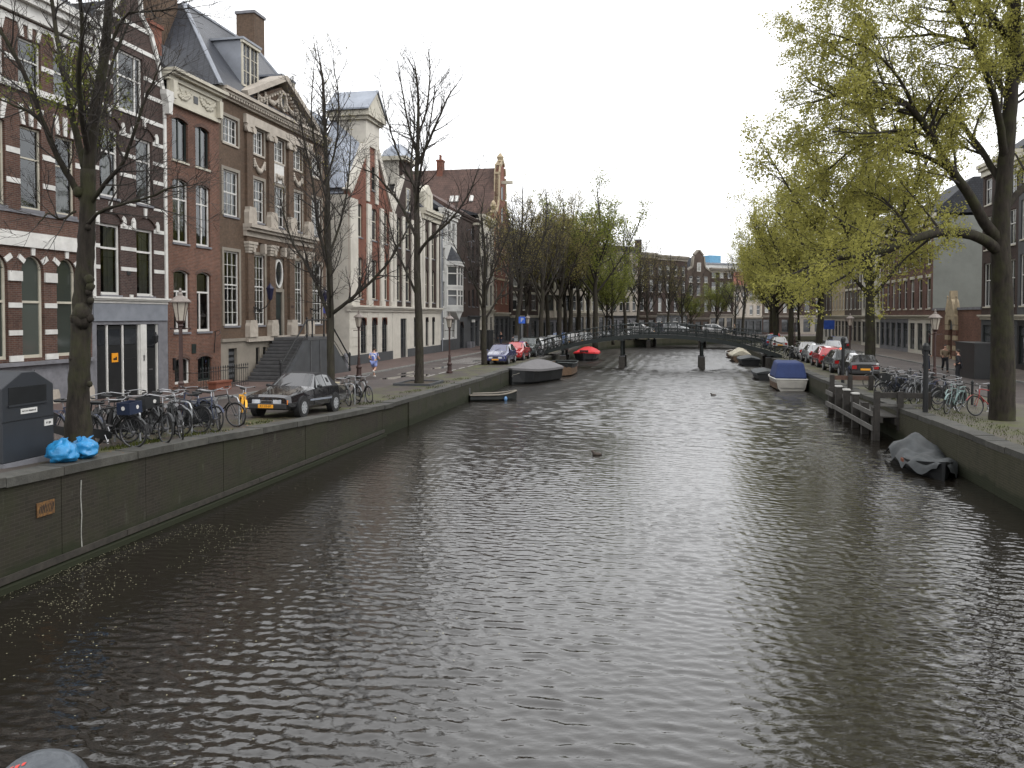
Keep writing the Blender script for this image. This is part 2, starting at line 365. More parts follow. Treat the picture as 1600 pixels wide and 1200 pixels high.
def paving(name, c1, c2, mortar, moss=0, wet=0, bw=.2, bh=.1, leaf=0):
    m, nt, b = newmat(name)
    tc = N(nt, 'TexCoord'); mpg = N(nt, 'Mapping'); mpg.inputs['Rotation'].default_value = (0, 0, R(11.3)); L(nt, tc.outputs['Object'], mpg.inputs[0])
    br = N(nt, 'TexBrick', i_Scale=1., i_Mortar_Size=.008, i_Brick_Width=bw, i_Row_Height=bh, i_Mortar_Smooth=.3)
    c1, c2, mortar = ([x * .8 for x in c] for c in (c1, c2, mortar)); br.inputs['Color1'].default_value = c4(c1); br.inputs['Color2'].default_value = c4(c2); br.inputs['Mortar'].default_value = c4(mortar); L(nt, mpg.outputs[0], br.inputs['Vector'])
    no = N(nt, 'TexNoise', i_Scale=.55, i_Detail=9.0, i_Roughness=.72); L(nt, tc.outputs['Object'], no.inputs['Vector'])
    rp = ramp(nt, no.outputs['Fac'], [(.3, (.55,) * 3), (.7, (1.25,) * 3)])
    mx = N(nt, 'MixRGB', blend_type='MULTIPLY'); mx.inputs[0].default_value = 1; L(nt, br.outputs[0], mx.inputs[1]); L(nt, rp.outputs[0], mx.inputs[2]); out = mx.outputs[0]
    if moss:
        n2 = N(nt, 'TexNoise', i_Scale=.8, i_Detail=8.0, i_Roughness=.7); mp2 = N(nt, 'Mapping'); mp2.inputs['Location'].default_value = (7, 3, 1); L(nt, tc.outputs['Object'], mp2.inputs[0]); L(nt, mp2.outputs[0], n2.inputs['Vector'])
        r2 = ramp(nt, n2.outputs['Fac'], [(.46, (0, 0, 0)), (.62, (moss,) * 3)]); m2 = N(nt, 'MixRGB'); L(nt, r2.outputs[0], m2.inputs[0]); L(nt, out, m2.inputs[1]); m2.inputs[2].default_value = (.075, .085, .02, 1); out = m2.outputs[0]
    L(nt, out, b.inputs['Base Color'])
    n3 = N(nt, 'TexNoise', i_Scale=.22, i_Detail=3.0); L(nt, tc.outputs['Object'], n3.inputs['Vector'])
    r3 = ramp(nt, n3.outputs['Fac'], [(.56, (.72 - wet * .1,) * 3), (.64 if wet > .4 else .8, (.72 - wet * .3,) * 3)]); L(nt, r3.outputs[0], b.inputs['Roughness'])
    bp = N(nt, 'Bump', i_Strength=.5, i_Distance=.006); bp.invert = True; L(nt, br.outputs['Fac'], bp.inputs['Height']); L(nt, bp.outputs[0], b.inputs['Normal'])
    return m
PV_SIDE = paving('sidewalk_clinker', (.15, .095, .078), (.115, .075, .065), (.06, .05, .045), wet=.3)
PV_ROAD = paving('road_clinker', (.098, .074, .064), (.078, .06, .054), (.045, .04, .036), wet=.7)
PV_STRIP = paving('quay_clinker', (.075, .056, .046), (.058, .044, .037), (.05, .045, .035), moss=.85, wet=.2)
PV_STRIP_R = paving('quay_clinker_pale', (.12, .105, .078), (.095, .082, .064), (.09, .08, .06), moss=.75, wet=.2)
PV_SIDE_R = paving('street_clinker_right', (.16, .125, .1), (.13, .105, .09), (.08, .07, .06), wet=.3)
GRANITE = mat('granite_coping', (.055, .054, .047), .65, var=.5, vs=4, dirt=.65, bump=.5, bs=30, rand=.2)
KERB = mat('kerb_stone', (.2, .2, .19), .8, var=.3, vs=3, dirt=.3, bump=.2)

# ------------------------------------------------------------------ water
def water_mat():
    m, nt, b = newmat('canal_water')
    b.inputs['Base Color'].default_value = (.011, .0092, .0068, 1); b.inputs['Roughness'].default_value = .075; b.inputs['IOR'].default_value = 1.7
    tc = N(nt, 'TexCoord'); mp = N(nt, 'Mapping'); mp.inputs['Scale'].default_value = (7, 13, 1); mp.inputs['Rotation'].default_value = (0, 0, R(-12)); L(nt, tc.outputs['Object'], mp.inputs[0])
    n = N(nt, 'TexNoise', i_Scale=1., i_Detail=2.0, i_Roughness=.5); L(nt, mp.outputs[0], n.inputs['Vector'])
    sp = N(nt, 'SeparateXYZ'); L(nt, tc.outputs['Object'], sp.inputs[0]); mr = N(nt, 'MapRange'); L(nt, sp.outputs[1], mr.inputs[0])
    for q, v_ in zip((1, 2, 3, 4), (14, 60, .09, .3)): mr.inputs[q].default_value = v_      # ripples finer than a pixel act as gloss loss far off
    L(nt, mr.outputs[0], b.inputs['Roughness'])
    bp = N(nt, 'Bump', i_Strength=.5, i_Distance=.012); L(nt, n.outputs['Fac'], bp.inputs['Height']); L(nt, bp.outputs[0], b.inputs['Normal'])
    return m
WATER = water_mat()
# ruffled surface of the canal as real waves (finer near the bridge), a still sheet below reaching out to the horizon
def water_mesh():
    rs_ = np.random.RandomState(8)
    ys = []; y = -12.
    while y < 175: ys.append(y); y += .3 if y < 6.5 else (.035 if y < 18 else (.035 + (y - 18) * .0032))
    ys = np.array(ys); V = []; cols = 520
    xl = np.interp(ys, [p[1] for p in QLP], [p[0] for p in QLP]) - .6; xr = np.interp(ys, [p[1] for p in QRP], [p[0] for p in QRP]) + .6
    t = np.linspace(0, 1, cols); Xg = xl[:, None] + (xr - xl)[:, None] * t; Yg = np.repeat(ys[:, None], cols, 1)
    Z = np.zeros_like(Xg); cell = np.maximum(np.gradient(ys)[:, None], ((xr - xl) / cols)[:, None])
    wind = R(68); E = np.zeros_like(cell); E0 = 0
    for k in range(104):
        far = k >= 60; lam = .092 * (3.9 ** rs_.rand()) if not far else .38 * (4 ** rs_.rand()); a = wind + rs_.normal(0, .5); kx, ky = math.cos(a) * 2 * math.pi / lam, math.sin(a) * 2 * math.pi / lam
        amp = .0031 * lam ** .95 * rs_.uniform(.5, 1.3); fade = np.clip((lam / cell - 2.2) / 2.0, 0, 1) * (np.clip((Yg[:, :1] - 16) / 40, .12, 1) if far else 1.); ph = rs_.uniform(0, 6.28)
        wob = .6 * np.sin(Xg * .31 + Yg * .17 + k) + .5 * np.sin(Xg * .9 - Yg * .6 + 2 * k)
        sl = (amp / lam) ** 2; E += sl * fade ** 2; E0 += 0 if far else sl
        Z += amp * fade * np.sin(kx * Xg + ky * Yg + ph + wob)
    gust = 1 + .28 * np.sin(Xg * .21 + Yg * .11 + 1) * np.sin(Yg * .09 - Xg * .13) + .2 * np.sin(Xg * .5 + Yg * .33)
    lee = np.clip((Xg - xl[:, None] - .6) / 7.5, 0, 1); lee = .3 + .7 * lee * lee * (3 - 2 * lee); lee2 = .6 + .4 * np.clip((xr[:, None] - Xg - .6) / 3, 0, 1)
    Z = Z * gust * lee * lee2 * np.clip(np.sqrt(E0 / np.maximum(E, 1e-9)), .3, 4) * (1 + .9 * np.clip((Yg - 30) / 40, 0, 1))
    co = np.stack([Xg, Yg, Z], -1).reshape(-1, 3); n0, n1 = Xg.shape
    i = np.arange(n0 - 1)[:, None] * n1 + np.arange(n1 - 1)[None, :]; q = np.stack([i, i + 1, i + n1 + 1, i + n1], -1).reshape(-1)
    me = bpy.data.meshes.new('water'); me.vertices.add(len(co)); me.vertices.foreach_set('co', co.ravel()); nf = len(q) // 4; me.loops.add(nf * 4); me.loops.foreach_set('vertex_index', q); me.polygons.add(nf); me.polygons.foreach_set('loop_start', np.arange(0, nf * 4, 4)); me.polygons.foreach_set('use_smooth', np.ones(nf, dtype=bool)); me.update(calc_edges=True); me.materials.append(WATER)
    return me
kind(obj('water', water_mesh()), 'structure')
wb = MB(); wb.quad((-700, -200, -.35), (700, -200, -.35), (700, 1200, -.35), (-700, 1200, -.35))
kind(wb.build('water_bed', mat('canal_bed', (.02, .017, .012), .9)), 'structure')

# ------------------------------------------------------------------ ground and street sheets
GROUND = mat('ground_earth', (.12, .1, .085), .9, var=.3, vs=.5)
def off_line(P, side, e):
    out = []
    for i, (x, y) in enumerate(P):
        a = P[max(0, i - 1)]; b = P[min(len(P) - 1, i + 1)]; t = Vector((b[0] - a[0], b[1] - a[1])).normalized(); out.append((x - t.y * side * e, y + t.x * side * e))
    return out
gb = MB()
lp = off_line(QLP, 1, 1.5); rp_ = off_line(QRP, -1, 1.5)
gb.add([(x, y, .93) for x, y in lp] + [(700, 175, .93), (700, 1200, .93), (-700, 1200, .93), (-700, -200, .93), (-17, -200, .93)], [tuple(range(len(lp) + 5))])
gb.add([(x, y, .93) for x, y in rp_[::-1]] + [(8, -200, .93), (700, -200, .93), (700, 150, .93)], [tuple(range(len(rp_) + 3))])
kind(gb.build('ground', GROUND, fixn=False), 'structure')
kind(strip(QLP, 1, grL, .5, 3.3, .0, 2).build('quay_path', PV_STRIP), 'structure')
kind(strip(QLP, 1, grL, 3.3, 7.6, .004, 3).build('road', PV_ROAD), 'structure')
kind(strip(QLP, 1, grL, 7.72, 13.2, .1, 3).build('pavement', PV_SIDE), 'structure')
QRS = QRP[:6]
kind(strip(QRS, -1, grR, .5, 5.2, .0, 2).build('quay_path', PV_STRIP_R), 'structure')
kind(strip(QRS, -1, grR, 5.2, 10, .004, 3).build('road', PV_ROAD), 'structure')
kind(strip(QRS, -1, grR, 10.12, 15.4, .1, 3).build('pavement', PV_SIDE_R), 'structure')
def kerb_line(P, side, gr, e):
    a = strip(P, side, gr, e, e + .12, .1); b = strip(P, side, gr, e, e, .1); P2 = resample(P, 3); mb = MB()
    n = len(P2)
    for i in range(n - 1):
        p0, p1, q0, q1 = a.v[2 * i], a.v[2 * i + 2], a.v[2 * i + 1], a.v[2 * i + 3]
        lo = lambda p: (p[0], p[1], p[2] - .16); up = lambda p: (p[0], p[1], p[2] + .008)
        r = [p0, q0, q1, p1] if side < 0 else [p0, p1, q1, q0]
        mb.hexa([lo(p) for p in r], [up(p) for p in r])
    return mb
kind(kerb_line(QLP, 1, grL, 7.6).build('kerb', KERB), 'structure')
kind(kerb_line(QRS, -1, grR, 10.0).build('kerb', KERB), 'structure')
# painted hatching on the road, mid distance
wl = MB()
for i in range(7):
    p = streetL(61.5 + i * 1.25, 3.9); q = streetL(62.1 + i * 1.25, 6.6)
    d = DU * .28
    wl.quad(p + Vector((0, 0, .012)), p + d + Vector((0, 0, .012)), q + d + Vector((0, 0, .012)), q + Vector((0, 0, .012)))
for e in (3.42,):
    for i in range(12):
        p = streetL(46 + i * 2.4, e); wl.quad(p + Vector((0, 0, .012)), p + DN * .1 + Vector((0, 0, .012)), p + DN * .1 + DU * 1.6 + Vector((0, 0, .012)), p + DU * 1.6 + Vector((0, 0, .012)))
kind(wl.build('road_marking', mat('road_paint', (.5, .49, .46), .7, var=.3, vs=9)), 'structure')
# puddles lying in the road
pud = MB(); rg = random.Random(4)
for (Y, e, a, b_) in [(46.5, 5.0, 2.6, .45), (48.6, 4.2, 1.8, .4), (51, 5.6, 1.5, .3), (44.0, 6.2, 1.2, .3), (57, 5.0, 2.2, .35), (40, 5.2, 1.6, .4), (66, 4.6, 2.2, .4)]:
    c = streetL(Y, e) + Vector((0, 0, .009)); pts = []
    for j in range(18):
        g = 2 * math.pi * j / 18; k_ = 1 + .25 * math.sin(3 * g + Y) + .15 * rg.uniform(-1, 1)
        pts.append(c + DU * math.cos(g) * a * k_ + DN * math.sin(g) * b_ * k_)
    pud.add(pts, [tuple(range(18))[::-1] if False else tuple(range(18))])
PUD = mat('puddle_water', (.03, .026, .023), .02, var=.1, spec=.6)
po = pud.build('puddle', PUD, fixn=False); kind(po, 'structure')

# ------------------------------------------------------------------ quay walls
def wallmat(name, base, moss, pale):
    m, nt, b = newmat(name); b.inputs['Roughness'].default_value = .85; b.inputs['Specular IOR Level'].default_value = .3
    tc = N(nt, 'TexCoord'); sp = N(nt, 'SeparateXYZ'); L(nt, tc.outputs['Object'], sp.inputs[0]); cb = N(nt, 'CombineXYZ'); L(nt, sp.outputs[0], cb.inputs[0]); L(nt, sp.outputs[2], cb.inputs[1])
    br = N(nt, 'TexBrick', i_Scale=1., i_Mortar_Size=.006, i_Brick_Width=.22, i_Row_Height=.066, i_Mortar_Smooth=.3); L(nt, cb.outputs[0], br.inputs['Vector'])
    br.inputs['Color1'].default_value = c4(base); br.inputs['Color2'].default_value = c4([x * .7 for x in base]); br.inputs['Mortar'].default_value = c4([x * 1.5 for x in base])
    def nz(sx, sz, det, lo, hi, top, seed):
        mp = N(nt, 'Mapping'); mp.inputs['Scale'].default_value = (sx, sx, sz); mp.inputs['Location'].default_value = (seed, seed * 2, seed); L(nt, tc.outputs['Object'], mp.inputs[0])
        n = N(nt, 'TexNoise', i_Scale=1., i_Detail=det, i_Roughness=.7); L(nt, mp.outputs[0], n.inputs['Vector'])
        return ramp(nt, n.outputs['Fac'], [(lo, (0, 0, 0)), (hi, (top,) * 3)]).outputs[0]
    out = br.outputs[0]
    for fac, c in ((nz(.7, .5, 8., .42, .62, .8, 3), moss), (nz(2.6, .5, 8., .55, .72, .6, 9), (.012, .012, .01)), (nz(3.5, 1.2, 9., .6, .74, .6, 17), pale)):
        mx = N(nt, 'MixRGB'); L(nt, fac, mx.inputs[0]); L(nt, out, mx.inputs[1]); mx.inputs[2].default_value = c4(c); out = mx.outputs[0]
    # algae below the high-water line
    nn = N(nt, 'TexNoise', i_Scale=1.4, i_Detail=6.0); L(nt, tc.outputs['Object'], nn.inputs['Vector']); ad = N(nt, 'Math', operation='MULTIPLY_ADD'); L(nt, nn.outputs['Fac'], ad.inputs[0]); ad.inputs[1].default_value = -.5; L(nt, sp.outputs[2], ad.inputs[2])
    rr_ = ramp(nt, ad.outputs[0], [(.02, (.85,) * 3), (.16, (0, 0, 0))]); mx = N(nt, 'MixRGB'); L(nt, rr_.outputs[0], mx.inputs[0]); L(nt, out, mx.inputs[1]); mx.inputs[2].default_value = (.016, .02, .008, 1); out = mx.outputs[0]
    L(nt, out, b.inputs['Base Color'])
    bp = N(nt, 'Bump', i_Strength=.7, i_Distance=.008); bp.invert = True; L(nt, br.outputs['Fac'], bp.inputs['Height']); L(nt, bp.outputs[0], b.inputs['Normal'])
    return m
QW1 = wallmat('quay_brick_wet', (.03, .026, .019), (.027, .03, .013), (.09, .09, .07))
QW2 = wallmat('quay_brick_mossy', (.036, .034, .025), (.03, .033, .016), (.11, .105, .085))
QW3 = wallmat('quay_brick_olive', (.052, .049, .032), (.045, .044, .024), (.12, .115, .09))
TIMBER = mat('wet_timber', (.035, .03, .024), .7, var=.5, vs=6, bump=.4, bs=14)
def quay(name, label, x0, Y0, Y1, gr, side, mats, joint_Y, rng):
    root = empty(name, (x0 + .2 * Y0, Y0, 0), ANG if side > 0 else ANG)
    tag(root, label, 'quay wall')
    yy = lambda e: e * side                       # local +y is the land on the left, the land on the right is -y
    zl = lambda u: gr(Y0 + u / K)
    W = (Y1 - Y0) * K
    def hx(u0, u1, e0, e1, zb0, zb1, zt0, zt1, m=0):
        a, b_ = sorted((yy(e0), yy(e1)))
        return MB().hexa([(u0, a, zb0), (u1, a, zb1), (u1, b_, zb1), (u0, b_, zb0)], [(u0, a, zt0), (u1, a, zt1), (u1, b_, zt1), (u0, b_, zt0)])
    # backing of the wall
    us = [i * 4. for i in range(int(W / 4) + 1)] + [W]; back = MB()
    for a, b_ in zip(us, us[1:]): h = hx(a, b_, .1, .6, -1, -1, zl(a) - .1, zl(b_) - .1); back.add(h.v, h.f)
    back.build('wall_core', mats[0], root)
    u = 0
    while u < W - .3:
        l = rng.uniform(2.2, 3.6); u1 = min(W, u + l); far = (Y0 + u / K) > joint_Y; pr = -.05 if far else 0
        hx(u + .008, u1 - .008, pr + rng.uniform(0, .012), .1, -.9, -.9, zl(u) - .131, zl(u1) - .131).build('wall_panel', mats[1 if far else 0], root)
        u = u1
    u = 0
    while u < W - .3:
        l = rng.uniform(.95, 1.45); u1 = min(W, u + l); dz = rng.uniform(-.012, .012); pr = rng.uniform(-.07, -.045)
        hx(u + .006, u1 - .006, pr, .52 + rng.uniform(-.02, .03), zl(u) - .13 + dz, zl(u1) - .13 + dz, zl(u) + .03 + dz, zl(u1) + .03 + dz).build('coping_stone', GRANITE, root)
        u = u1
    uj = (joint_Y - Y0) * K
    if uj > 0:
        hx(0, uj, -.13, .0, -.5, -.5, .1, .1).build('footing', mats[0], root)
        u = 0
        while u < uj - .5:
            u1 = min(uj, u + 5.5); hx(u + .01, u1 - .01, -.05, .0, .14, .14, .26, .26).build('fender_beam', TIMBER, root); u = u1
    return root
rq = random.Random(11)
qwl = quay('quay_wall', 'dark mossy brick quay wall with granite coping below the parked bicycles and black convertible', -11.4, 6, 98, grL, 1, (QW1, QW2), 31.8, rq)
qwr = quay('quay_wall', 'olive brown brick quay wall beside the wooden landing stage and tarp covered boat', 8.5, 6, 95, grR, -1, (QW2, QW3), -99, rq)
for P, side, gr, n in ((QLP[4:], 1, grL, 'dark quay wall curving away beyond the footbridge on the house side'), (QRP[4:], -1, grR, 'quay wall curving away beyond the footbridge on the tree side')):
    a = strip(P, side, gr, 0, .55, .03); mb = MB()
    for i in range(len(a.v) // 2 - 1):
        p0, q0, p1, q1 = a.v[2 * i], a.v[2 * i + 1], a.v[2 * i + 2], a.v[2 * i + 3]; r = [p0, q0, q1, p1] if side < 0 else [p0, p1, q1, q0]
        mb.hexa([(p[0], p[1], -.9) for p in r], [p for p in r])
    tag(mb.build('quay_wall', QW3), n, 'quay wall')
# rusty amber plate, white drip line and small drain opening on the near wall
def on_wall(Y, z, out=0): return Vector((QL(Y), Y, z)) - DN * out
pl_root = empty('wall_sign', on_wall(14.65, 1.22, .012), ANG); tag(pl_root, 'rusty amber plate with worn black lettering on the quay wall below the blue bags', 'sign')
RUST = mat('rusty_amber', (.2, .1, .025), .8, var=.5, vs=16, c2=(.045, .022, .012), bump=.2)
MB().box(-.21, -.012, -.13, .21, .0, .13).build('plate', RUST, pl_root)
worn = MB(); rw_ = random.Random(6)
for k in range(9): x = -.17 + k * .04; worn.prism([(x, -.09 + rw_.uniform(0, .04)), (x + .016, -.09 + rw_.uniform(0, .03)), (x + .05, .03 + rw_.uniform(0, .06)), (x + .03, .05 + rw_.uniform(0, .05))], -.015, -.012)
worn.build('worn_lettering', mat('worn_black', (.015, .012, .01), .8), pl_root)
dr = MB(); dr.tube([on_wall(15.55, z, .0 + .01 * math.sin(z * 9)) for z in np.linspace(1.55, .2, 9)], .011, 5)
tag(dr.build('drip_stain', mat('lime_streak', (.33, .33, .3), .9, var=.4, vs=20)), 'thin white lime streak running down the near quay wall joint', 'streak')
# floating seeds and pollen
sd_ = MB(); rs = random.Random(21)
def seed(x, y, r):
    a = rs.uniform(0, 6.28); z = .014; d1 = Vector((math.cos(a), math.sin(a), 0)) * r; d2 = Vector((-math.sin(a), math.cos(a), 0)) * r * rs.uniform(.4, .9); c = Vector((x, y, z))
    sd_.quad(c - d1, c - d2, c + d1, c + d2)
for i in range(5200):
    Y = 6.2 + 12 * rs.random() ** 1.5; e = abs(rs.gauss(0, 1.25)) + .12
    if math.sin(Y * 1.3 + e * 2.1) + math.sin(e * 3.7 - Y * .8) < rs.uniform(-1.2, 1.6): continue
    seed(QL(Y) + e, Y, rs.uniform(.006, .016))
for i in range(700):
    Y = rs.uniform(8, 45); seed(QL(Y) + rs.uniform(.2, 9) ** 1., Y, rs.uniform(.006, .02))
kind(tag(sd_.build('floating_seeds', mat('seed_flecks', (.33, .31, .2), .8, var=.3)), 'pale seeds and pollen floating on the water by the near quay wall', 'seeds'), 'stuff')
for (px, py) in ((933, 711), (1115, 618)):
    p = at_z(px, py, 0)
    b_ = MB(); b_.ball((0, 0, .03), (.17, .09, .07), 8, 5); b_.ball((.15, 0, .12), (.05, .04, .045), 6, 4); b_.tube([(.1, 0, .05), (.14, 0, .12)], [.04, .035], 6); b_.add([(-.15, -.03, .05), (-.15, .03, .05), (-.26, 0, .1)], [(0, 1, 2)]); b_.add([(.19, -.015, .12), (.19, .015, .12), (.24, 0, .11)], [(0, 1, 2)])
    tag(b_.build('duck', mat('duck_brown', (.06, .045, .035), .7, var=.5, vs=20), None, p, (0, 0, px), smooth=True), 'small dark duck swimming in the middle of the canal' if px < 1000 else 'small dark duck swimming just before the footbridge', 'duck')
# ------------------------------------------------------------------ houses
CACHE = {}
def arc(w, a, n=8, z=0):
    """points of a segmental arch of span w and rise a, left to right, springing at z"""
    if a <= 0: return [(-w / 2, z), (w / 2, z)]
    r = (w * w / 4 + a * a) / (2 * a); cz = z + a - r; h = math.asin(min(1, w / 2 / r)); 
    if a > w / 2 - 1e-6: h = math.pi / 2
    return [(r * math.sin(-h + 2 * h * i / n), cz + r * math.cos(-h + 2 * h * i / n)) for i in range(n + 1)]
def frame_mesh(w, h, fw, mids, mull, cols, rows, archr, m, dep=.07):
    key = ('f', round(w, 3), round(h, 3), fw, tuple(mids), tuple(mull), cols, rows, round(archr, 3), m.name)
    if key in CACHE: return CACHE[key]
    b = MB(); hs = h - archr
    b.box(-w / 2, 0, 0, -w / 2 + fw, dep, hs); b.box(w / 2 - fw, 0, 0, w / 2, dep, hs); b.box(-w / 2 + fw, 0.002, 0, w / 2 - fw, dep + .02, fw * 1.15)
    if archr > 0:
        A = arc(w, archr, 8, hs); B = arc(w - 2 * fw, max(.02, archr - fw * .4), 8, hs)
        for (p, q, r_, s_) in zip(A, A[1:], B[1:], B): b.prism([s_, r_, q, p], 0, dep)
    else: b.box(-w / 2 + fw, 0.001, h - fw, w / 2 - fw, dep, h)
    for z in mids: b.box(-w / 2 + fw, -.006, z * h - fw * .42, w / 2 - fw, dep - .01, z * h + fw * .42)
    for x, za, zb_ in mull: b.box(x * w - fw * .4, .004, za * h + .01, x * w + fw * .4, dep - .012, zb_ * h - .01)
    t = .014
    for i in range(1, cols): x = -w / 2 + fw + (w - 2 * fw) * i / cols; b.box(x - t, .012, fw, x + t, dep - .015, h - fw * .6 - (archr * .3 if archr else 0))
    for j in range(1, rows): z = fw + (h - 2 * fw) * j / rows; b.box(-w / 2 + fw, .014, z - t, w / 2 - fw, dep - .017, z + t)
    CACHE[key] = b.mesh('window', m); return CACHE[key]
def pane_mesh(w, h, fw, za, zb_, archr, top, m):
    key = ('p', round(w, 3), round(h, 3), fw, za, zb_, round(archr, 3), top, m.name)
    if key in CACHE: return CACHE[key]
    b = MB(); z0 = max(za * h, fw * .9); z1 = min(zb_ * h, h - fw * .9)
    x = w / 2 - fw * .9
    if top and archr > 0:
        A = arc(2 * x, max(.02, archr - fw * .3), 8, h - archr); b.add([(-x, .045, z0), (x, .045, z0)] + [(p, .045, q) for p, q in A[::-1]], [tuple(range(len(A) + 2))])
    else: b.quad((-x, .045, z0), (x, .045, z0), (x, .045, z1), (-x, .045, z1))
    CACHE[key] = b.mesh('pane', m); return CACHE[key]
def curtain_mesh(w, h, sty, m):
    key = ('c', round(w, 2), round(h, 2), sty, m.name)
    if key in CACHE: return CACHE[key]
    b = MB()
    def sheet(x0, x1, z0, z1):
        n = max(6, int((x1 - x0) * 26)); r0 = len(b.v)
        for i in range(n + 1):
            x = x0 + (x1 - x0) * i / n; y = .03 * math.sin(i * 1.7) + .012 * math.sin(i * .61)
            b.v += [(x, y, z0), (x, y * .6, z1)]
        for i in range(n): b.f.append((r0 + 2 * i, r0 + 2 * i + 2, r0 + 2 * i + 3, r0 + 2 * i + 1)); b.m.append(0)
    if sty == 'sides': sheet(-w / 2, -w * .2, .05, h); sheet(w * .22, w / 2, .05, h)
    elif sty == 'full': sheet(-w / 2, w / 2, .05, h)
    elif sty == 'half': sheet(-w / 2, w / 2, .05, h * .5)
    elif sty == 'top': sheet(-w / 2, w / 2, h * .66, h)
    elif sty == 'right': sheet(-w * .05, w / 2, .05, h)
    CACHE[key] = b.mesh('curtain', m); return CACHE[key]
class House:
    def __init__(s, name, label, P0, ang, W, D, zb, cat='house'):
        s.zb = zb; s.W = W; s.D = D; s.op = []; s.fill = MB()
        s.root = empty(name, (P0.x, P0.y, zb), ang); tag(s.root, label, cat)
    def part(s, name, mb, mats, parent=None, **kw):
        return mb.build(name, mats, parent or s.root, (0, 0, -s.zb) if parent is None else (0, 0, 0), **kw)
    def win(s, u0, u1, z0, z1, mids=(), mull=(), cols=0, rows=0, archr=0, fm='white', gm='glass', fw=.08, sill='stone', curtain=None, y=.1, name='window', cm='curtain', open_=True, so=.06, lintel=None):
        w_, h = u1 - u0, z1 - z0; cu = (u0 + u1) / 2
        if open_:
            s.op.append((u0, u1, z0, z1))
            if archr > 0:
                A = [(cu + a, b) for a, b in arc(w_, archr, 8, z1 - archr)]; k = len(A) // 2
                s.fill.prism([(u0, z1)] + A[:k + 1][:] if False else A[:k + 1] + [(u0, z1)], .0, .2); s.fill.prism(A[k:] + [(u1, z1)], .0, .2)
        o = obj(name, frame_mesh(w_, h, fw, mids, mull, cols, rows, archr, MT[fm]), s.root, (cu, y, z0 - s.zb))
        zs = [0] + list(mids) + [1]
        for i, (a, b) in enumerate(zip(zs, zs[1:])): obj('pane', pane_mesh(w_, h, fw, a, b, archr, i == len(zs) - 2, MT[gm]), o)
        if sill:
            key = ('s', round(w_, 2), so, sill)
            if key not in CACHE: CACHE[key] = MB().box(-w_ / 2 - .05, -.0, -.1, w_ / 2 + .05, .16 + so, -.004).mesh('sill', MT[sill])
            obj('sill', CACHE[key], o, (0, -y - so, 0))
        if curtain: obj('curtain', curtain_mesh(w_ - 2 * fw, h - fw, curtain, MT[cm]), o, (0, .2, 0))
        return o
    def wall(s, z0, z1, m, u0=0, u1=None, y=0, depth=.2, name='wall', box=True, side=None, fillers=True):
        """front wall with real openings, and the side and back walls"""
        u1 = s.W if u1 is None else u1; b = MB()
        ops = [o for o in s.op if o[1] > u0 and o[0] < u1 and o[3] > z0 and o[2] < z1]
        us = sorted({u0, u1} | {min(max(q, u0), u1) for o in ops for q in o[:2]}); zs = sorted({z0, z1} | {min(max(q, z0), z1) for o in ops for q in o[2:]})
        for a, c in zip(us, us[1:]):
            run = None
            for d, e in list(zip(zs, zs[1:])) + [(None, None)]:
                hole = d is None or any(o[0] - 1e-6 <= (a + c) / 2 <= o[1] + 1e-6 and o[2] <= (d + e) / 2 <= o[3] for o in ops)
                if not hole: run = (run[0], e) if run else (d, e)
                if hole and run: b.quad((a, y, run[0]), (c, y, run[0]), (c, y, run[1]), (a, y, run[1])); run = None
        for (a, c, d, e) in ops:
            d = max(d, z0); e = min(e, z1)
            b.quad((a, y, d), (a, y, e), (a, y + depth, e), (a, y + depth, d)); b.quad((c, y, e), (c, y, d), (c, y + depth, d), (c, y + depth, e))
            b.quad((a, y, e), (c, y, e), (c, y + depth, e), (a, y + depth, e)); b.quad((c, y, d), (a, y, d), (a, y + depth, d), (c, y + depth, d))
        if box:
            b.quad((u0, s.D, z0), (u0, y, z0), (u0, y, z1), (u0, s.D, z1), 1); b.quad((u1, y, z0), (u1, s.D, z0), (u1, s.D, z1), (u1, y, z1), 1); b.quad((u1, s.D, z0), (u0, s.D, z0), (u0, s.D, z1), (u1, s.D, z1), 1)
        if fillers and s.fill.v:
            b.add(s.fill.v, s.fill.f); s.fill = MB()
        return s.part(name, b, [m, side or m])
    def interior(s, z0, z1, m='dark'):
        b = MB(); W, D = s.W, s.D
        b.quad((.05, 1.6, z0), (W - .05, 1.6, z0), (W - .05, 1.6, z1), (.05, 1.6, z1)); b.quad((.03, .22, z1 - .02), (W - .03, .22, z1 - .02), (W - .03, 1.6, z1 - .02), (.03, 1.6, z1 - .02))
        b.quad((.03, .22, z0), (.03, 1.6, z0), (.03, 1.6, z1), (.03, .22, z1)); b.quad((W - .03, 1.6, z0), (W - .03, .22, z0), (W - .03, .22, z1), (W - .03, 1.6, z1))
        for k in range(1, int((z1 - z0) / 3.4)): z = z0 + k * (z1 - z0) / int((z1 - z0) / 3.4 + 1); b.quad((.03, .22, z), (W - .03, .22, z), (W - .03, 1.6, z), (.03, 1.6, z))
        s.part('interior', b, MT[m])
    def band(s, name, u0, u1, z0, z1, proj, m, y=0, back=None): return s.part(name, MB().box(u0, y - proj, z0, u1, y + .0 if back is None else back, z1), MT[m])
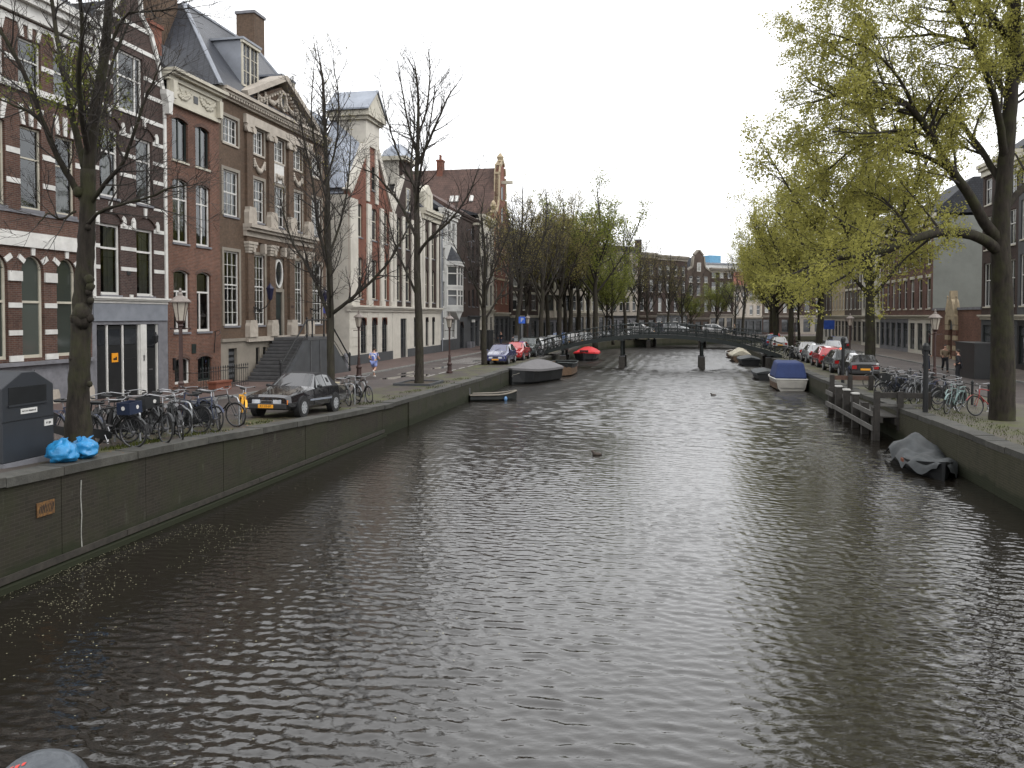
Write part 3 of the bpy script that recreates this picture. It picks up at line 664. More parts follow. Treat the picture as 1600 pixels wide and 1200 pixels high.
    def cornice(s, u0, u1, z0, z1, proj, m, dent=0, name='cornice', y=0):
        b = MB(); h = z1 - z0
        b.box(u0, y - proj * .35, z0, u1, y + .15, z0 + h * .45); b.box(u0 - .02, y - proj * .75, z0 + h * .45 + .001, u1 + .02, y + .15, z0 + h * .7); b.box(u0 - .04, y - proj, z0 + h * .7 + .001, u1 + .04, y + .2, z1)
        o = s.part(name, b, MT[m])
        if dent:
            d = MB(); n = int((u1 - u0) / dent)
            for i in range(n): d.box(u0 + (i + .25) * dent, y - proj * .7, z0 + h * .2, u0 + (i + .75) * dent, y - proj * .35, z0 + h * .44)
            d.build('dentils', MT[m], o)
        return o
    def gable_roof(s, z, zr, m, u0=0, u1=None, y0=.3, over=.1):      # ridge runs back from the street
        u1 = s.W if u1 is None else u1; c = (u0 + u1) / 2; b = MB()
        b.quad((u0 - over, y0, z), (c, y0, zr), (c, s.D, zr), (u0 - over, s.D, z)); b.quad((c, y0, zr), (u1 + over, y0, z), (u1 + over, s.D, z), (c, s.D, zr))
        b.add([(u0, s.D, z), (u1, s.D, z), (c, s.D, zr)], [(1, 0, 2)])
        return s.part('roof', b, MT[m])
    def side_roof(s, z, zr, m, y1=4., over=.15, d2=None):            # ridge along the street, hipped ends optional
        b = MB(); W, D = s.W, s.D; b.quad((0, -over, z), (W, -over, z), (W, y1, zr), (0, y1, zr)); b.quad((0, y1, zr), (W, y1, zr), (W, D, zr if d2 is None else d2), (0, D, zr if d2 is None else d2))
        b.add([(0, -over, z), (0, y1, zr), (0, D, zr if d2 is None else d2), (0, D, z)], [(0, 1, 2, 3)]); b.add([(W, -over, z), (W, y1, zr), (W, D, zr if d2 is None else d2), (W, D, z)], [(3, 2, 1, 0)])
        return s.part('roof', b, MT[m])
    def chimney(s, u, y, z0, z1, w=.9, d=.7, m='brickC', cap='stone', parent=None):
        b = MB(); b.box(u - w / 2, y - d / 2, z0, u + w / 2, y + d / 2, z1, 0); b.box(u - w / 2 - .08, y - d / 2 - .08, z1 + .001, u + w / 2 + .08, y + d / 2 + .08, z1 + .18, 1)
        return s.part('chimney', b, [MT[m], MT[cap]])
    def pots(s, u, y, z, n=2, h=.6):
        for i in range(n): s.part('chimney_pot', MB().lathe([(.13, 0), (.11, h * .8), (.15, h * .82), (.15, h)], 8, (u + i * .4, y, z)), MT['terracotta'], smooth=False)
    def prof(s, name, pts, y0, y1, m): return s.part(name, MB().prism(pts, y0, y1), MT[m])
    def edge_trim(s, pts, t, y0, y1, m, name='gable_trim'):
        """band following a polyline in (u,z)"""
        b = MB()
        for (p, q) in zip(pts, pts[1:]):
            d = Vector((q[0] - p[0], q[1] - p[1])).normalized(); n = Vector((d.y, -d.x)) * t; e = d * t * .3
            b.prism([(p[0] - e.x, p[1] - e.y), (p[0] - e.x + n.x, p[1] - e.y + n.y), (q[0] + e.x + n.x, q[1] + e.y + n.y), (q[0] + e.x, q[1] + e.y)], y0, y1)
        return s.part(name, b, MT[m], fixn=True)

# ---- house with round-arched ground floor at the left edge
s0 = -3.8
h = House('town_house', 'dark red brick house with white striped piers and round arched ground floor windows', PL(s0), ANG, 8.4, 12, 1.25)
X = lambda s: s - s0
cs = [3.25, 1.58, -.09, -1.76, -3.2]
for c in cs:
    u = X(c)
    h.win(u - .52, u + .52, 3.18, 6.88, mids=(.55,), archr=.5, fm='offwhite', gm='gglass', fw=.1, sill=None, y=.12)
    h.win(u - .5, u + .5, 8.56, 11.5, mids=(.62,), fm='offwhite', fw=.07, curtain='half' if c > 3 else None, sill='stone')
    h.win(u - .53, u + .53, 12.98, 14.62, mids=(.55,), fm='white', fw=.07, curtain='half', sill=None)
    for (z, t) in ((6.9, .62), (11.54, .72), (14.66, .6)):          # wedge stones
        for k in ((-.36, 0, .36) if z > 7 else (0,)):
            dx = k * .35
            h.prof('keystone', [(u + k - .075, z), (u + k + .075, z), (u + k + dx + .11, z + t), (u + k + dx - .11, z + t)], -.05, .0, 'white')
    for sg in (-1, 1):
        a = .62; p = (u + sg * .5 * math.cos(a), 6.36 + .5 * math.sin(a)); q = (u + sg * .83 * math.cos(a), 6.36 + .83 * math.sin(a)); n_ = (math.sin(a) * .09 * sg, -math.cos(a) * .09)
        pts = [(p[0] + n_[0], p[1] + n_[1]), (q[0] + n_[0], q[1] + n_[1]), (q[0] - n_[0], q[1] - n_[1]), (p[0] - n_[0], p[1] - n_[1])]
        h.prof('keystone', pts if sg > 0 else pts[::-1], -.045, .0, 'white')
    pu = u + .835
    for z0_, z1_, pr in ((3.09, 3.3, .06), (4.02, 4.2, .035), (5.0, 5.18, .035), (5.95, 6.3, .07), (9.4, 9.58, .03), (10.45, 10.65, .03), (13.7, 13.88, .03)):
        h.band('stone_band', pu - .3, min(pu + .3, h.W - .01), z0_, z1_, pr, 'white')
h.wall(3.05, 16.2, MT['brickA'], name='wall')
h.wall(1.0, 3.05, MT['stone'], name='plinth', box=True)
h.prof('ledge', [(0, 2.93), (8.4, 2.93), (8.4, 3.06), (0, 3.06)], -.2, .0, 'stone')
for u in np.arange(.2, 8.2, 1.67): h.band('plinth_panel', u + .15, u + 1.35, 1.7, 2.75, .03, 'stone')
for u in (X(4.28), X(2.42), X(.7)): h.prof('plinth_block', [(u - .26, 1.0), (u + .26, 1.0), (u + .26, 1.75), (u + .18, 1.95), (u - .18, 1.95), (u - .26, 1.75)], -.14, 0, 'pale_stone')
h.band('belt', 0, 8.38, 7.18, 7.5, .1, 'white'); h.band('belt', 0, 8.38, 7.505, 7.72, .05, 'white'); h.band('belt', 0, 8.38, 12.72, 12.96, .09, 'white'); h.band('belt', 0, 8.38, 8.36, 8.46, .05, 'stone')
h.cornice(0, 8.4, 15.35, 16.35, .55, 'white'); h.band('belt', 0, 8.38, 15.1, 15.28, .04, 'white')
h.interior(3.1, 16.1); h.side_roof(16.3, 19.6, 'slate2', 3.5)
lad = h.part('ladder', MB().tube([(X(1.35), .7, 5.2), (X(2.0), .5, 3.2)], .035, 5).tube([(X(1.2), .75, 4.9), (X(1.6), .6, 3.2)], .02, 5), MT['offwhite'])
# ---- house with shop doors and curved gable
s0 = 4.6
h = House('town_house', 'purple brown brick house with white stone bands, curved gable and black shop doors', PL(s0), ANG, 4.95, 12, 1.15)
X = lambda s: s - s0
for (a, b) in ((5.13, 6.35), (7.4, 8.58)):
    h.win(X(a), X(b), 5.58, 8.5, mids=(.66,), fm='white', fw=.1, curtain='right', sill='stone'); h.win(X(a + .03), X(b - .06), 9.6, 12.42, mids=(.66,), fm='white', fw=.09, curtain='right', sill='stone')
    for z in (8.5, 12.42):
        m_ = (a + b) / 2; A = arc(1.5, .42, 8, z + .16); B = arc(1.32, .38, 8, z + .14); t = MB()
        for (p, q, r_, s_) in zip(A, A[1:], B[1:], B): t.prism([(X(m_) + s_[0], s_[1]), (X(m_) + r_[0], r_[1]), (X(m_) + q[0], q[1]), (X(m_) + p[0], p[1])], -.07, 0)
        h.part('brick_arch', t, MT['brickE'])
        for sg in (-1, 1):
            u = X(m_) + sg * .82; h.prof('arch_stone', [(u - .1, z - .02), (u + .1, z - .02), (u + .1, z + .28), (u, z + .42), (u - .1, z + .26)], -.09, 0, 'white')
        h.prof('arch_stone', [(X(m_) - .06, z + .5), (X(m_) + .06, z + .5), (X(m_) + .09, z + .92), (X(m_) - .09, z + .92)], -.07, 0, 'white')
h.win(X(6.05), X(7.95), 13.4, 15.9, mids=(.58,), mull=((-.28, 0, 1), (.28, 0, 1)), fm='white', fw=.09, curtain='half', sill='white')
h.op.append((X(4.86), X(8.86), 1.1, 4.35))
h.wall(5.4, 13.1, MT['brickA2']); h.wall(1.0, 5.4, MT['stone'], name='shop_front')
gp = [(0, 13.1), (0, 14.7), (.22, 15.2), (.5, 16.2), (.95, 17.2), (1.6, 17.8), (1.7, 18.7), (3.25, 18.7), (3.35, 17.8), (4.0, 17.2), (4.45, 16.2), (4.73, 15.2), (4.95, 14.7), (4.95, 13.1)]
gb_ = MB(); o_ = (X(6.05), X(7.95), 13.4, 15.9)
# gable wall in pieces round the big window
gb_.prism([(0, 13.1), (o_[0], 13.1), (o_[0], 15.9), (.41, 15.9), (.22, 15.2), (0, 14.7)], 0, .3); gb_.prism([(o_[1], 13.1), (4.95, 13.1), (4.95, 14.7), (4.73, 15.2), (4.54, 15.9), (o_[1], 15.9)], 0, .3)
gb_.prism([(o_[0], 13.1), (o_[1], 13.1), (o_[1], 13.4), (o_[0], 13.4)], 0, .3); gb_.prism([(.41, 15.9)] + [(4.54, 15.9)] + gp[10:5:-1][0:1] + gp[9:2:-1], 0, .3)
h.part('gable', gb_, MT['brickA2'])
h.edge_trim(gp[1:7], .2, -.1, .36, 'white'); h.edge_trim(gp[7:13], .2, -.1, .36, 'white')
h.prof('gable_top', [(1.5, 18.7), (3.45, 18.7), (3.3, 18.95), (2.5, 19.5), (1.65, 18.95)], -.15, .4, 'white')
for z0_ in (13.22, 14.3, 15.05, 16.15, 17.1): 
    ins = 0 if z0_ < 14.6 else (.3 if z0_ < 16 else (.55 if z0_ < 17 else 1.0))
    if z0_ < 15.9:
        h.band('stone_band', ins + .02, X(5.98), z0_, z0_ + .17, .03, 'white'); h.band('stone_band', X(8.02), 4.93 - ins, z0_, z0_ + .17, .03, 'white')
    else: h.band('stone_band', ins + .02, 4.93 - ins, z0_, z0_ + .17, .03, 'white')
for z0_ in (6.62, 7.48, 8.4, 9.42, 10.6, 11.45, 12.3):
    for a, b in ((.2, X(5.1)), (X(6.38), X(7.37)), (X(8.6), 4.74)): h.band('stone_band', a, b, z0_, z0_ + (.16 if z0_ not in (9.42,) else .1), .025, 'white')
for u in (.02, 4.76): h.band('quoin_strip', u, u + .17, 5.5, 14.7, .07, 'white')
for u in (.05, 4.9): h.part('console', MB().prism([(u - .32, 14.95), (u - .32, 14.75), (u - .16, 14.4), (u - .13, 13.9), (u + .13, 13.9), (u + .16, 14.4), (u + .32, 14.75), (u + .32, 14.95)][::1], -.32, 0), MT['white'])
h.cornice(.0, 4.9, 5.24, 5.5, .22, 'white', name='shop_cornice'); h.band('shop_lintel', .05, 4.88, 4.5, 5.22, .06, 'lead')
for k, (a, b) in enumerate(((4.9, 5.5), (5.57, 6.47), (6.55, 7.5))):
    d = h.part('door_leaf', MB().box(X(a), .1, 1.2, X(b), .16, 4.3), MT['black'])
    pn = MB(); pn.box(X(a) + .1, .08, 3.5, X(b) - .1, .1, 4.15); pn.build('door_light', MT['dglass'], d)
    MB().box(X(a) + .08, .075, 1.35, X(b) - .08, .1, 2.9).build('door_panel', MT['black'], d)
for a in (5.5, 6.47, 7.52): h.part('mullion', MB().box(X(a), .04, 1.15, X(a) + .07, .15, 4.33), MT['white'])
h.part('door_post', MB().box(X(7.6), -.02, 1.15, X(8.0), .2, 4.34), MT['white'])
d = h.part('door_leaf', MB().box(X(8.04), .12, 1.2, X(8.8), .18, 4.3), MT['black'])
MB().box(X(8.14), .1, 3.3, X(8.7), .12, 4.1).build('door_light', MT['dglass'], d); MB().box(X(8.3), .09, 2.3, X(8.55), .12, 2.36).build('letter_slot', MT['chrome'], d); MB().box(X(8.16), .1, 1.4, X(8.68), .12, 2.1).build('door_panel', MT['black'], d)
h.part('mullion', MB().box(X(8.8), .04, 1.15, X(8.88), .15, 4.33), MT['white'])
sg = h.part('door_sign', MB().box(X(5.82), .05, 2.78, X(6.2), .074, 3.16), MT['orange']); tri = MB().add([(X(5.9), .045, 2.87), (X(6.12), .045, 2.87), (X(6.12), .045, 2.97), (X(6.06), .045, 3.02), (X(6.02), .045, 2.95), (X(5.9), .045, 2.95)], [(0, 1, 2, 3, 4, 5)]); tri.build('print', MT['black'], sg)
wl_ = h.part('wall_lantern', MB().lathe([(.03, 0), (.09, .05), (.13, .32), (.05, .4), (.02, .5)], 6, (X(8.42), -.18, 3.5)).tube([(X(8.1), .05, 3.4), (X(8.2), -.12, 3.4), (X(8.42), -.18, 3.5)], .018, 5), MT['iron'])
h.part('house_number', MB().box(X(7.75), -.04, 2.75, X(7.83), -.022, 3.0), MT['chrome'])
h.part('vent_grille', MB().box(X(6.75), -.02, 6.45, X(6.98), .0, 6.72), MT['black'])
for u in (X(5.25), X(7.0), X(8.35)): h.part('sill_block', MB().box(u - .1, -.05, 5.5, u + .1, 0, 5.62), MT['white'])
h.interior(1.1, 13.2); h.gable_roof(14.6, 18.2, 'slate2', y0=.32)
# ---- narrow red brick house
s0 = 9.58
h = House('town_house', 'narrow warm red brick house with cream carved cornice beside the striped brick house', PL(s0), ANG, 4.42, 12, 1.12)
X = lambda s: s - s0
for i, (a, b) in enumerate(((10.03, 11.28), (11.9, 13.12))):
    h.win(X(a), X(b), 12.0, 13.98, archr=.14, fm='dkgreen', mull=((0, 0, 1),), fw=.08, curtain='right', sill='offwhite'); 
    h.win(X(a), X(b), 8.15, 11.15, mids=(.68,), archr=.12, fm='white', mull=((0, 0, .68), (0, .68, 1)), fw=.09, sill='stone')
    h.win(X(a), X(b), 3.95, 6.86, mids=(.66,), archr=.16, fm='white', mull=((-.18, 0, .66),), fw=.1, sill='stone', curtain='top', cm='curtain_beige')
    h.win(X(a) + .02, X(b), 1.5, 2.72, archr=.12, fm='white' if i == 0 else 'dkgreen', mull=((0, 0, 1),), fw=.09, sill=None)
    for z in (13.98, 11.15, 6.86, 2.72):
        m_ = X((a + b) / 2); A = arc(1.5, .3, 8, z - .12); B = arc(1.25, .15, 8, z - .14); t = MB()
        for (p, q, r_, s_) in zip(A, A[1:], B[1:], B): t.prism([(m_ + s_[0], s_[1]), (m_ + r_[0], r_[1]), (m_ + q[0], q[1]), (m_ + p[0], p[1])], -.02, 0)
        h.part('brick_arch', t, MT['brickA'])
h.wall(1.0, 14.6, MT['brickB'])
h.band('frieze', .1, 4.32, 14.55, 15.55, .1, 'offwhite'); h.cornice(0, 4.42, 15.55, 16.05, .55, 'offwhite')
h.band('frieze_moulding', .1, 4.32, 14.5, 14.66, .17, 'offwhite')
for u in (.28, 4.14):
    h.part('console', MB().prism([(u - .12, 14.7), (u + .12, 14.7), (u + .16, 15.54), (u - .16, 15.54)], -.34, -.1), MT['offwhite'])
for u0_, u1_ in ((.55, 1.85), (2.6, 3.9)):
    t = MB(); rr = random.Random(int(u0_ * 10))
    for k in range(40): q = k / 39; t.ball((u0_ + (u1_ - u0_) * q, -.12, 15.32 - .42 * 4 * q * (1 - q) * .8 + rr.uniform(-.09, .09)), (.09, .06, .08), 6, 4)
    for k in range(16): t.ball(((u0_ + u1_) / 2 + rr.uniform(-.45, .45), -.11, 15.22 + rr.uniform(-.12, .16)), (.07, .05, .06), 6, 4)
    h.part('carved_relief', t, MT['offwhite'], smooth=True)
h.part('attic_light', MB().box(2.05, -.125, 14.95, 2.4, -.1, 15.3), MT['black'])
h.part('name_stone', MB().box(X(11.42), -.03, 2.9, X(11.75), 0, 3.35), MT['dkgreen'])
lb = MB(); lb.tube([(X(13.35), -.02, 2.85), (X(13.35), -.1, 3.9)], .02, 5).tube([(X(13.35), 0, 3.9), (X(13.5), -.25, 4.0), (X(13.3), -.4, 3.85), (X(13.15), -.3, 3.7)], .018, 5); h.part('wall_bracket', lb, MT['iron'])
h.part('meter_box', MB().box(X(9.9), -.08, 2.2, X(10.02), 0, 2.75), MT['black'])
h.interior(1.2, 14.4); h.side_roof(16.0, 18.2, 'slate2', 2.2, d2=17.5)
h.chimney(.45, 1.2, 16, 18.1, .95, .8, 'brickD', 'terracotta')
# ---- double-width house with temple front
s0 = 14.0
h = House('mansion', 'wide brown brick mansion with white pilasters, carved pediment and slate hipped roof', PL(s0), ANG, 12.9, 13, 1.08, 'mansion')
X = lambda s: s - s0
bays = [(14.35, 15.82), (17.42, 18.6), (19.74, 21.04), (22.15, 23.36), (24.78, 26.2)]
for i, (a, b) in enumerate(bays):
    a_, b_ = X(a), X(b)
    h.win(a_, b_, 13.7, 15.05, cols=4, rows=3, mull=((0, 0, 1),), fm='white', fw=.09, sill='pale_stone', curtain='sides')
    h.win(a_, b_, 9.94, 12.3, mids=(.52,), cols=3, rows=4, fm='white', fw=.08, sill='stone', curtain='sides' if i != 2 else 'right', y=.08)
    if i != 2:
        h.win(a_, b_, 4.2, 8.1, mids=(.55,), cols=3, rows=6, fm='white', fw=.08, sill='stone', curtain='full' if i >= 3 else 'sides', cm='curtain_beige', y=.08)
    else: h.op.append((a_ + .05, b_ - .05, 3.5, 8.1))
    for z0_, z1_, on in ((9.94, 12.3, True), (4.2, 8.1, i != 2), (13.7, 15.05, True)):
        if not on: continue
        t = MB(); f = .17
        t.box(a_ - f, -.03, z0_, a_ - .001, .0, z1_); t.box(b_ + .001, -.03, z0_, b_ + f, 0, z1_); t.box(a_ - f, -.031, z1_ + .001, b_ + f, 0, z1_ + f); h.part('window_surround', t, MT['plinth'])
h.op.append((X(14.72), X(15.55), 1.1, 3.0))
for a in (17.55, 18.35): h.win(X(a), X(a) + .42, 2.0, 2.95, fm='black', fw=.04, sill=None)
h.wall(3.42, 16.0, MT['brickC'], side=MT['brickC']); h.wall(1.0, 3.42, MT['plinth'], name='plinth')
dd = h.part('basement_door', MB().box(X(14.74), .14, 1.1, X(15.53), .2, 2.98), MT['black'])
for k in range(5): MB().box(X(14.82), .115, 1.45 + k * .3, X(15.45), .14, 1.62 + k * .3).build('louvre', MT['dkgrey'], dd)
h.band('belt', 0, 12.9, 3.36, 3.52, .1, 'plinth')
c0, c1 = X(16.45), X(24.55)
h.band('centre_wall_base', c0, c1, 3.3, 3.56, .22, 'pale_stone')
for u in (X(16.52), X(18.95), X(21.38), X(23.75)):
    h.part('pilaster', MB().box(u, -.16, 4.5, u + .66, 0, 8.2), MT['brickC']); h.part('pilaster', MB().box(u + .02, -.14, 10.35, u + .64, 0, 14.7), MT['brickC'])
    for z in (3.56, 9.72): h.prof('pedestal', [(u - .1, z), (u + .76, z), (u + .76, z + .62), (u + .68, z + .78), (u + .68, z + .92), (u - .02, z + .92), (u - .02, z + .78), (u - .1, z + .62)], -.3, 0, 'pale_stone')
    t = MB(); 
    for k, (wd, z) in enumerate(((.7, 8.15), (.78, 8.3), (.92, 8.46), (.98, 8.62))): t.box(u + .33 - wd / 2, -.2 - .04 * k, z, u + .33 + wd / 2, 0, z + .14)
    h.part('capital', t, MT['pale_stone'])
    t = MB(); t.box(u - .05, -.24, 14.98, u + .71, 0, 15.12)
    for k in (0, .66): t.disc((u + k, -.2, 14.85), 'y', 0, .19, .14, 12)
    t.box(u, -.2, 14.72, u + .66, 0, 14.97); h.part('capital', t, MT['pale_stone'])
h.cornice(c0 - .15, c1 + .15, 9.05, 9.7, .55, 'pale_stone', name='mid_cornice'); h.band('mid_frieze', c0, c1, 8.78, 9.05, .14, 'brickC')
for u in np.arange(c0 + .45, c1 - .2, 1.21): h.part('bracket', MB().box(u, -.3, 8.2, u + .22, 0, 8.75), MT['pale_stone'])
h.band('upper_architrave', c0 - .05, c1 + .05, 15.14, 15.62, .2, 'pale_stone')
h.cornice(0, 12.9, 15.9, 16.45, .5, 'pale_stone', dent=.26)
pd0, pd1, pa = X(16.25), X(24.85), X(20.55)
h.prof('pediment', [(pd0 + .3, 16.46), (pd1 - .3, 16.46), (pa, 18.15)], -.12, .5, 'brickC')
h.edge_trim([(pd0 - .05, 16.5), (pa, 18.5)][::-1], .3, -.5, .6, 'pale_stone', 'raking_cornice'); h.edge_trim([(pa, 18.5), (pd1 + .05, 16.5)][::-1], .3, -.5, .6, 'pale_stone', 'raking_cornice')
t = MB()
for k in range(12):
    for sg_ in (-1, 1): uu = pa + sg_ * (.35 + k * .31); zz = 18.02 - (.35 + k * .31) * .47; t.box(uu - .07, -.4, zz - .12, uu + .07, -.12, zz)
h.part('dentils', t, MT['pale_stone'])
pr_ = MB(); pr_.quad((pd0, .6, 16.5), (pa, .6, 18.5), (pa, 3.6, 18.5), (pd0, 2.2, 16.5)); pr_.quad((pa, .6, 18.5), (pd1, .6, 16.5), (pd1, 2.2, 16.5), (pa, 3.6, 18.5)); h.part('pediment_roof', pr_, MT['lead'])
t = MB(); n_ = 16
for k in range(n_):
    g0, g1 = 2 * math.pi * k / n_, 2 * math.pi * (k + 1) / n_
    t.prism([(pa + .3 * math.cos(g0), 17.3 + .44 * math.sin(g0)), (pa + .44 * math.cos(g0), 17.3 + .6 * math.sin(g0)), (pa + .44 * math.cos(g1), 17.3 + .6 * math.sin(g1)), (pa + .3 * math.cos(g1), 17.3 + .44 * math.sin(g1))], -.3, -.12)
h.part('oval_surround', t, MT['pale_stone'])
h.part('oval_window', MB().add([(pa + .31 * math.cos(2 * math.pi * k / 16), -.13, 17.3 + .45 * math.sin(2 * math.pi * k / 16)) for k in range(16)], [tuple(range(16))]), MT['dglass'])
def festoon(u0, u1, z, sag, name='festoon', seed=0, y=-.06):
    t = MB(); rr = random.Random(seed)
    for k in range(26):
        q = k / 25; u = u0 + (u1 - u0) * q; zz = z - sag * 4 * q * (1 - q); r_ = .07 + .09 * (1 - abs(2 * q - 1)); t.ball((u, y, zz + rr.uniform(-.03, .03)), (r_, r_ * .8, r_ * rr.uniform(.8, 1.2)), 6, 4)
    for u in (u0, u1):
        for k in range(4): t.ball((u, y, z - .12 * k), (.085, .07, .09), 6, 4)
    h.part(name, t, MT['pale_stone'], smooth=True)
festoon(X(17.45), X(18.6), 13.35, .55, seed=1); festoon(X(22.2), X(23.35), 13.35, .55, seed=2)
festoon(pa - 2.1, pa - .55, 17.25, .35, seed=3, y=-.2); festoon(pa + .55, pa + 2.1, 17.25, .35, seed=4, y=-.2); festoon(pa - 2.9, pa - 1.9, 16.95, .15, seed=5, y=-.2); festoon(pa + 1.9, pa + 2.9, 16.95, .15, seed=6, y=-.2)
h.part('relief_panel', MB().box(X(19.8), -.03, 12.5, X(20.98), .0, 13.62), MT['white']); festoon(X(20.0), X(20.8), 12.95, .1, 'relief', 7, -.05)
# door bay
h.part('door_surround', MB().box(X(19.79), .02, 6.12, X(20.99), .2, 6.3).box(X(19.79), .02, 3.5, X(19.9), .2, 6.12).box(X(20.75), .02, 3.5, X(20.99), .2, 6.12), MT['plinth'])
h.part('overdoor_panel', MB().box(X(19.79), .1, 6.3, X(20.99), .2, 8.1), MT['plinth'])
t = MB(); A_ = X(20.38)
for k in range(20):
    g0, g1 = 2 * math.pi * k / 20, 2 * math.pi * (k + 1) / 20
    t.prism([(A_ + .4 * math.cos(g0), 7.2 + .72 * math.sin(g0)), (A_ + .5 * math.cos(g0), 7.2 + .84 * math.sin(g0)), (A_ + .5 * math.cos(g1), 7.2 + .84 * math.sin(g1)), (A_ + .4 * math.cos(g1), 7.2 + .72 * math.sin(g1))], .02, .1)
ov = h.part('oval_surround', t, MT['white']); MB().add([(A_ + .42 * math.cos(2 * math.pi * k / 20), .095, 7.2 + .74 * math.sin(2 * math.pi * k / 20)) for k in range(20)], [tuple(range(20))]).build('pane', MT['fglass'], ov)
d = h.part('front_door', MB().box(X(19.9), .12, 3.5, X(20.75), .18, 6.12), MT['black'])
for z in (3.65, 4.6, 5.35): MB().box(X(20.0), .1, z, X(20.65), .12, z + .6).build('door_panel', MT['dkgreen'], d)
h.part('name_plate', MB().box(X(21.55), -.185, 5.2, X(21.85), -.165, 5.35), MT['brickE'])
bp_ = h.part('street_sign', MB().box(X(26.35), -.03, 4.9, X(26.75), 0, 5.5), MT['blue_plate'])
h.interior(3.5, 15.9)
# roof: steep slated hip with flat top
zt, ze = 21.9, 16.42; o = .35; W, D = 12.9, 13
t = MB(); e_ = [(-o, -o, ze), (W + o, -o, ze), (W + o, D + o, ze), (-o, D + o, ze)]; r_ = [(2.7, 3.7, zt), (W - 2.2, 3.7, zt), (W - 2.2, D - 3.5, zt), (2.7, D - 3.5, zt)]
for k in range(4): t.quad(e_[k], e_[(k + 1) % 4], r_[(k + 1) % 4], r_[k])
t.quad(*r_, 1); rf = h.part('roof', t, [MT['slate'], MT['lead']])
t = MB(); t.tube([e_[0], r_[0]], .13, 6, squash=.6); rf2 = t.build('hip_flashing', MT['lead'], rf); MB().tube([e_[1], r_[1]], .1, 6).build('hip_flashing', MT['lead'], rf); MB().tube([r_[0], r_[1]], .12, 6).build('ridge_flashing', MT['lead'], rf)
for (su, wd, z0_, z1_) in ((17.75, 1.75, 17.35, 19.75), (22.0, 1.6, 17.3, 19.0)):
    u = X(su); yf = (z0_ - ze) / (zt - ze) * 4.05 - .35; yb = (z1_ - ze) / (zt - ze) * 4.05 - .35
    t = MB(); t.prismx([(yf, z0_), (yb, z1_), (yf, z1_)], u - wd / 2 + .01, u + wd / 2 - .01)
    dm = h.part('dormer', t, MT['lead'])
    MB().box(u - wd / 2 - .15, yf - .2, z1_, u + wd / 2 + .15, yb + .3, z1_ + .12).build('dormer_roof', MT['lead'], dm); MB().box(u - wd / 2 - .1, yf - .15, z1_ - .16, u + wd / 2 + .1, yf + .0, z1_ - .002).build('dormer_cornice', MT['offwhite'], dm)
    t = MB(); f = .12
    t.box(u - wd / 2, yf - .05, z0_, u - wd / 2 + f, yf + .03, z1_ - .17); t.box(u + wd / 2 - f, yf - .05, z0_, u + wd / 2, yf + .03, z1_ - .17); t.box(u - .07, yf - .045, z0_, u + .07, yf + .03, z1_ - .17); t.box(u - wd / 2 - .05, yf - .12, z0_ - .1, u + wd / 2 + .05, yf + .03, z0_)
    for k in (-.5, .5):
        t.box(u + k * wd * .5 - .02, yf - .03, z0_, u + k * wd * .5 + .02, yf + .02, z1_ - .17)
        for z in (.33, .66): t.box(u + k * wd * .5 - wd * .2, yf - .03, z0_ + (z1_ - z0_) * z - .02, u + k * wd * .5 + wd * .2, yf + .02, z0_ + (z1_ - z0_) * z + .02)
    t.build('dormer_window', MT['offwhite'], dm); MB().quad((u - wd / 2, yf, z0_), (u + wd / 2, yf, z0_), (u + wd / 2, yf, z1_ - .1), (u - wd / 2, yf, z1_ - .1)).build('pane', MT['fglass'], dm)
h.chimney(1.6, 4.4, 18, 23.6, 1.6, 1.1, 'brickC', 'stone'); h.chimney(11.2, 4.4, 18.0, 24.2, 1.35, 1.25, 'brickC', 'stone')
# gilded wall lanterns on scroll brackets
for su in (17.05, 24.1):
    u = X(su); t = MB(); t.tube([(u, -.16, 5.2), (u, -.5, 5.02), (u, -.9, 5.2), (u, -1.15, 5.55)], .03, 5); t.ring((u, -.36, 5.0), 'x', .17, .022, 14, 5); lt = h.part('lantern_bracket', t, MT['iron'])
    t = MB(); t.lathe([(.03, 0), (.12, .08), (.22, .62), (.25, .66), (.1, .82), (.03, .95)], 6, (u, -1.15, 5.55)); t.build('lantern', mat('lantern_blue_black', (.015, .015, .04), .3), lt)
# ---- double stair in front of the mansion (moves with the house: parts of it)
STOOP = mat('stoop_stone', (.075, .075, .078), .7, var=.3, vs=3, dirt=.3, bump=.2)
t = MB(); u0, u1 = X(19.2), X(22.4); zf = 3.48; gz = 1.08
fr = -2.35
h.part('stair_landing', MB().box(u0, fr, zf - .16, u1, -.24, zf), STOOP)
h.prof('stair_front', [(u0 - 3.0, gz - .1), (u1 + 3.0, gz - .1), (u1 + .1, zf - .17), (u0 - .1, zf - .17)], fr + .02, fr + .25, 'dkgrey')
for u in (u0 + .35, (u0 + u1) / 2, u1 - .35): h.part('stair_rib', MB().box(u - .06, fr - .03, gz, u + .06, fr + .02, zf - .2), STOOP)
ns = 12
for k in range(ns):
    z = zf - (k + 1) * (zf - gz) / (ns + 1)
    h.part('stair_step', MB().box(u0 - (k + 1) * .27, fr + .26, z - .13, u0 - k * .27 + .03, -.24, z), STOOP); h.part('stair_step', MB().box(u1 + k * .27 - .03, fr + .26, z - .13, u1 + (k + 1) * .27, -.24, z), STOOP)
    h.part('stair_riser', MB().box(u0 - (k + 1) * .27 + .03, fr + .28, gz - .1, u0 - k * .27 + .06, -.26, z - .131), STOOP)
for u in (u0 + .1, u0 + .8, u1 - .8, u1 - .1): h.part('railing_post', MB().lathe([(.06, 0), (.06, .15), (.035, .2), (.045, .7), (.06, 1.0), (.03, 1.04), (.06, 1.12), (.02, 1.18)], 8, (u, fr + .12, zf)), MT['iron'])
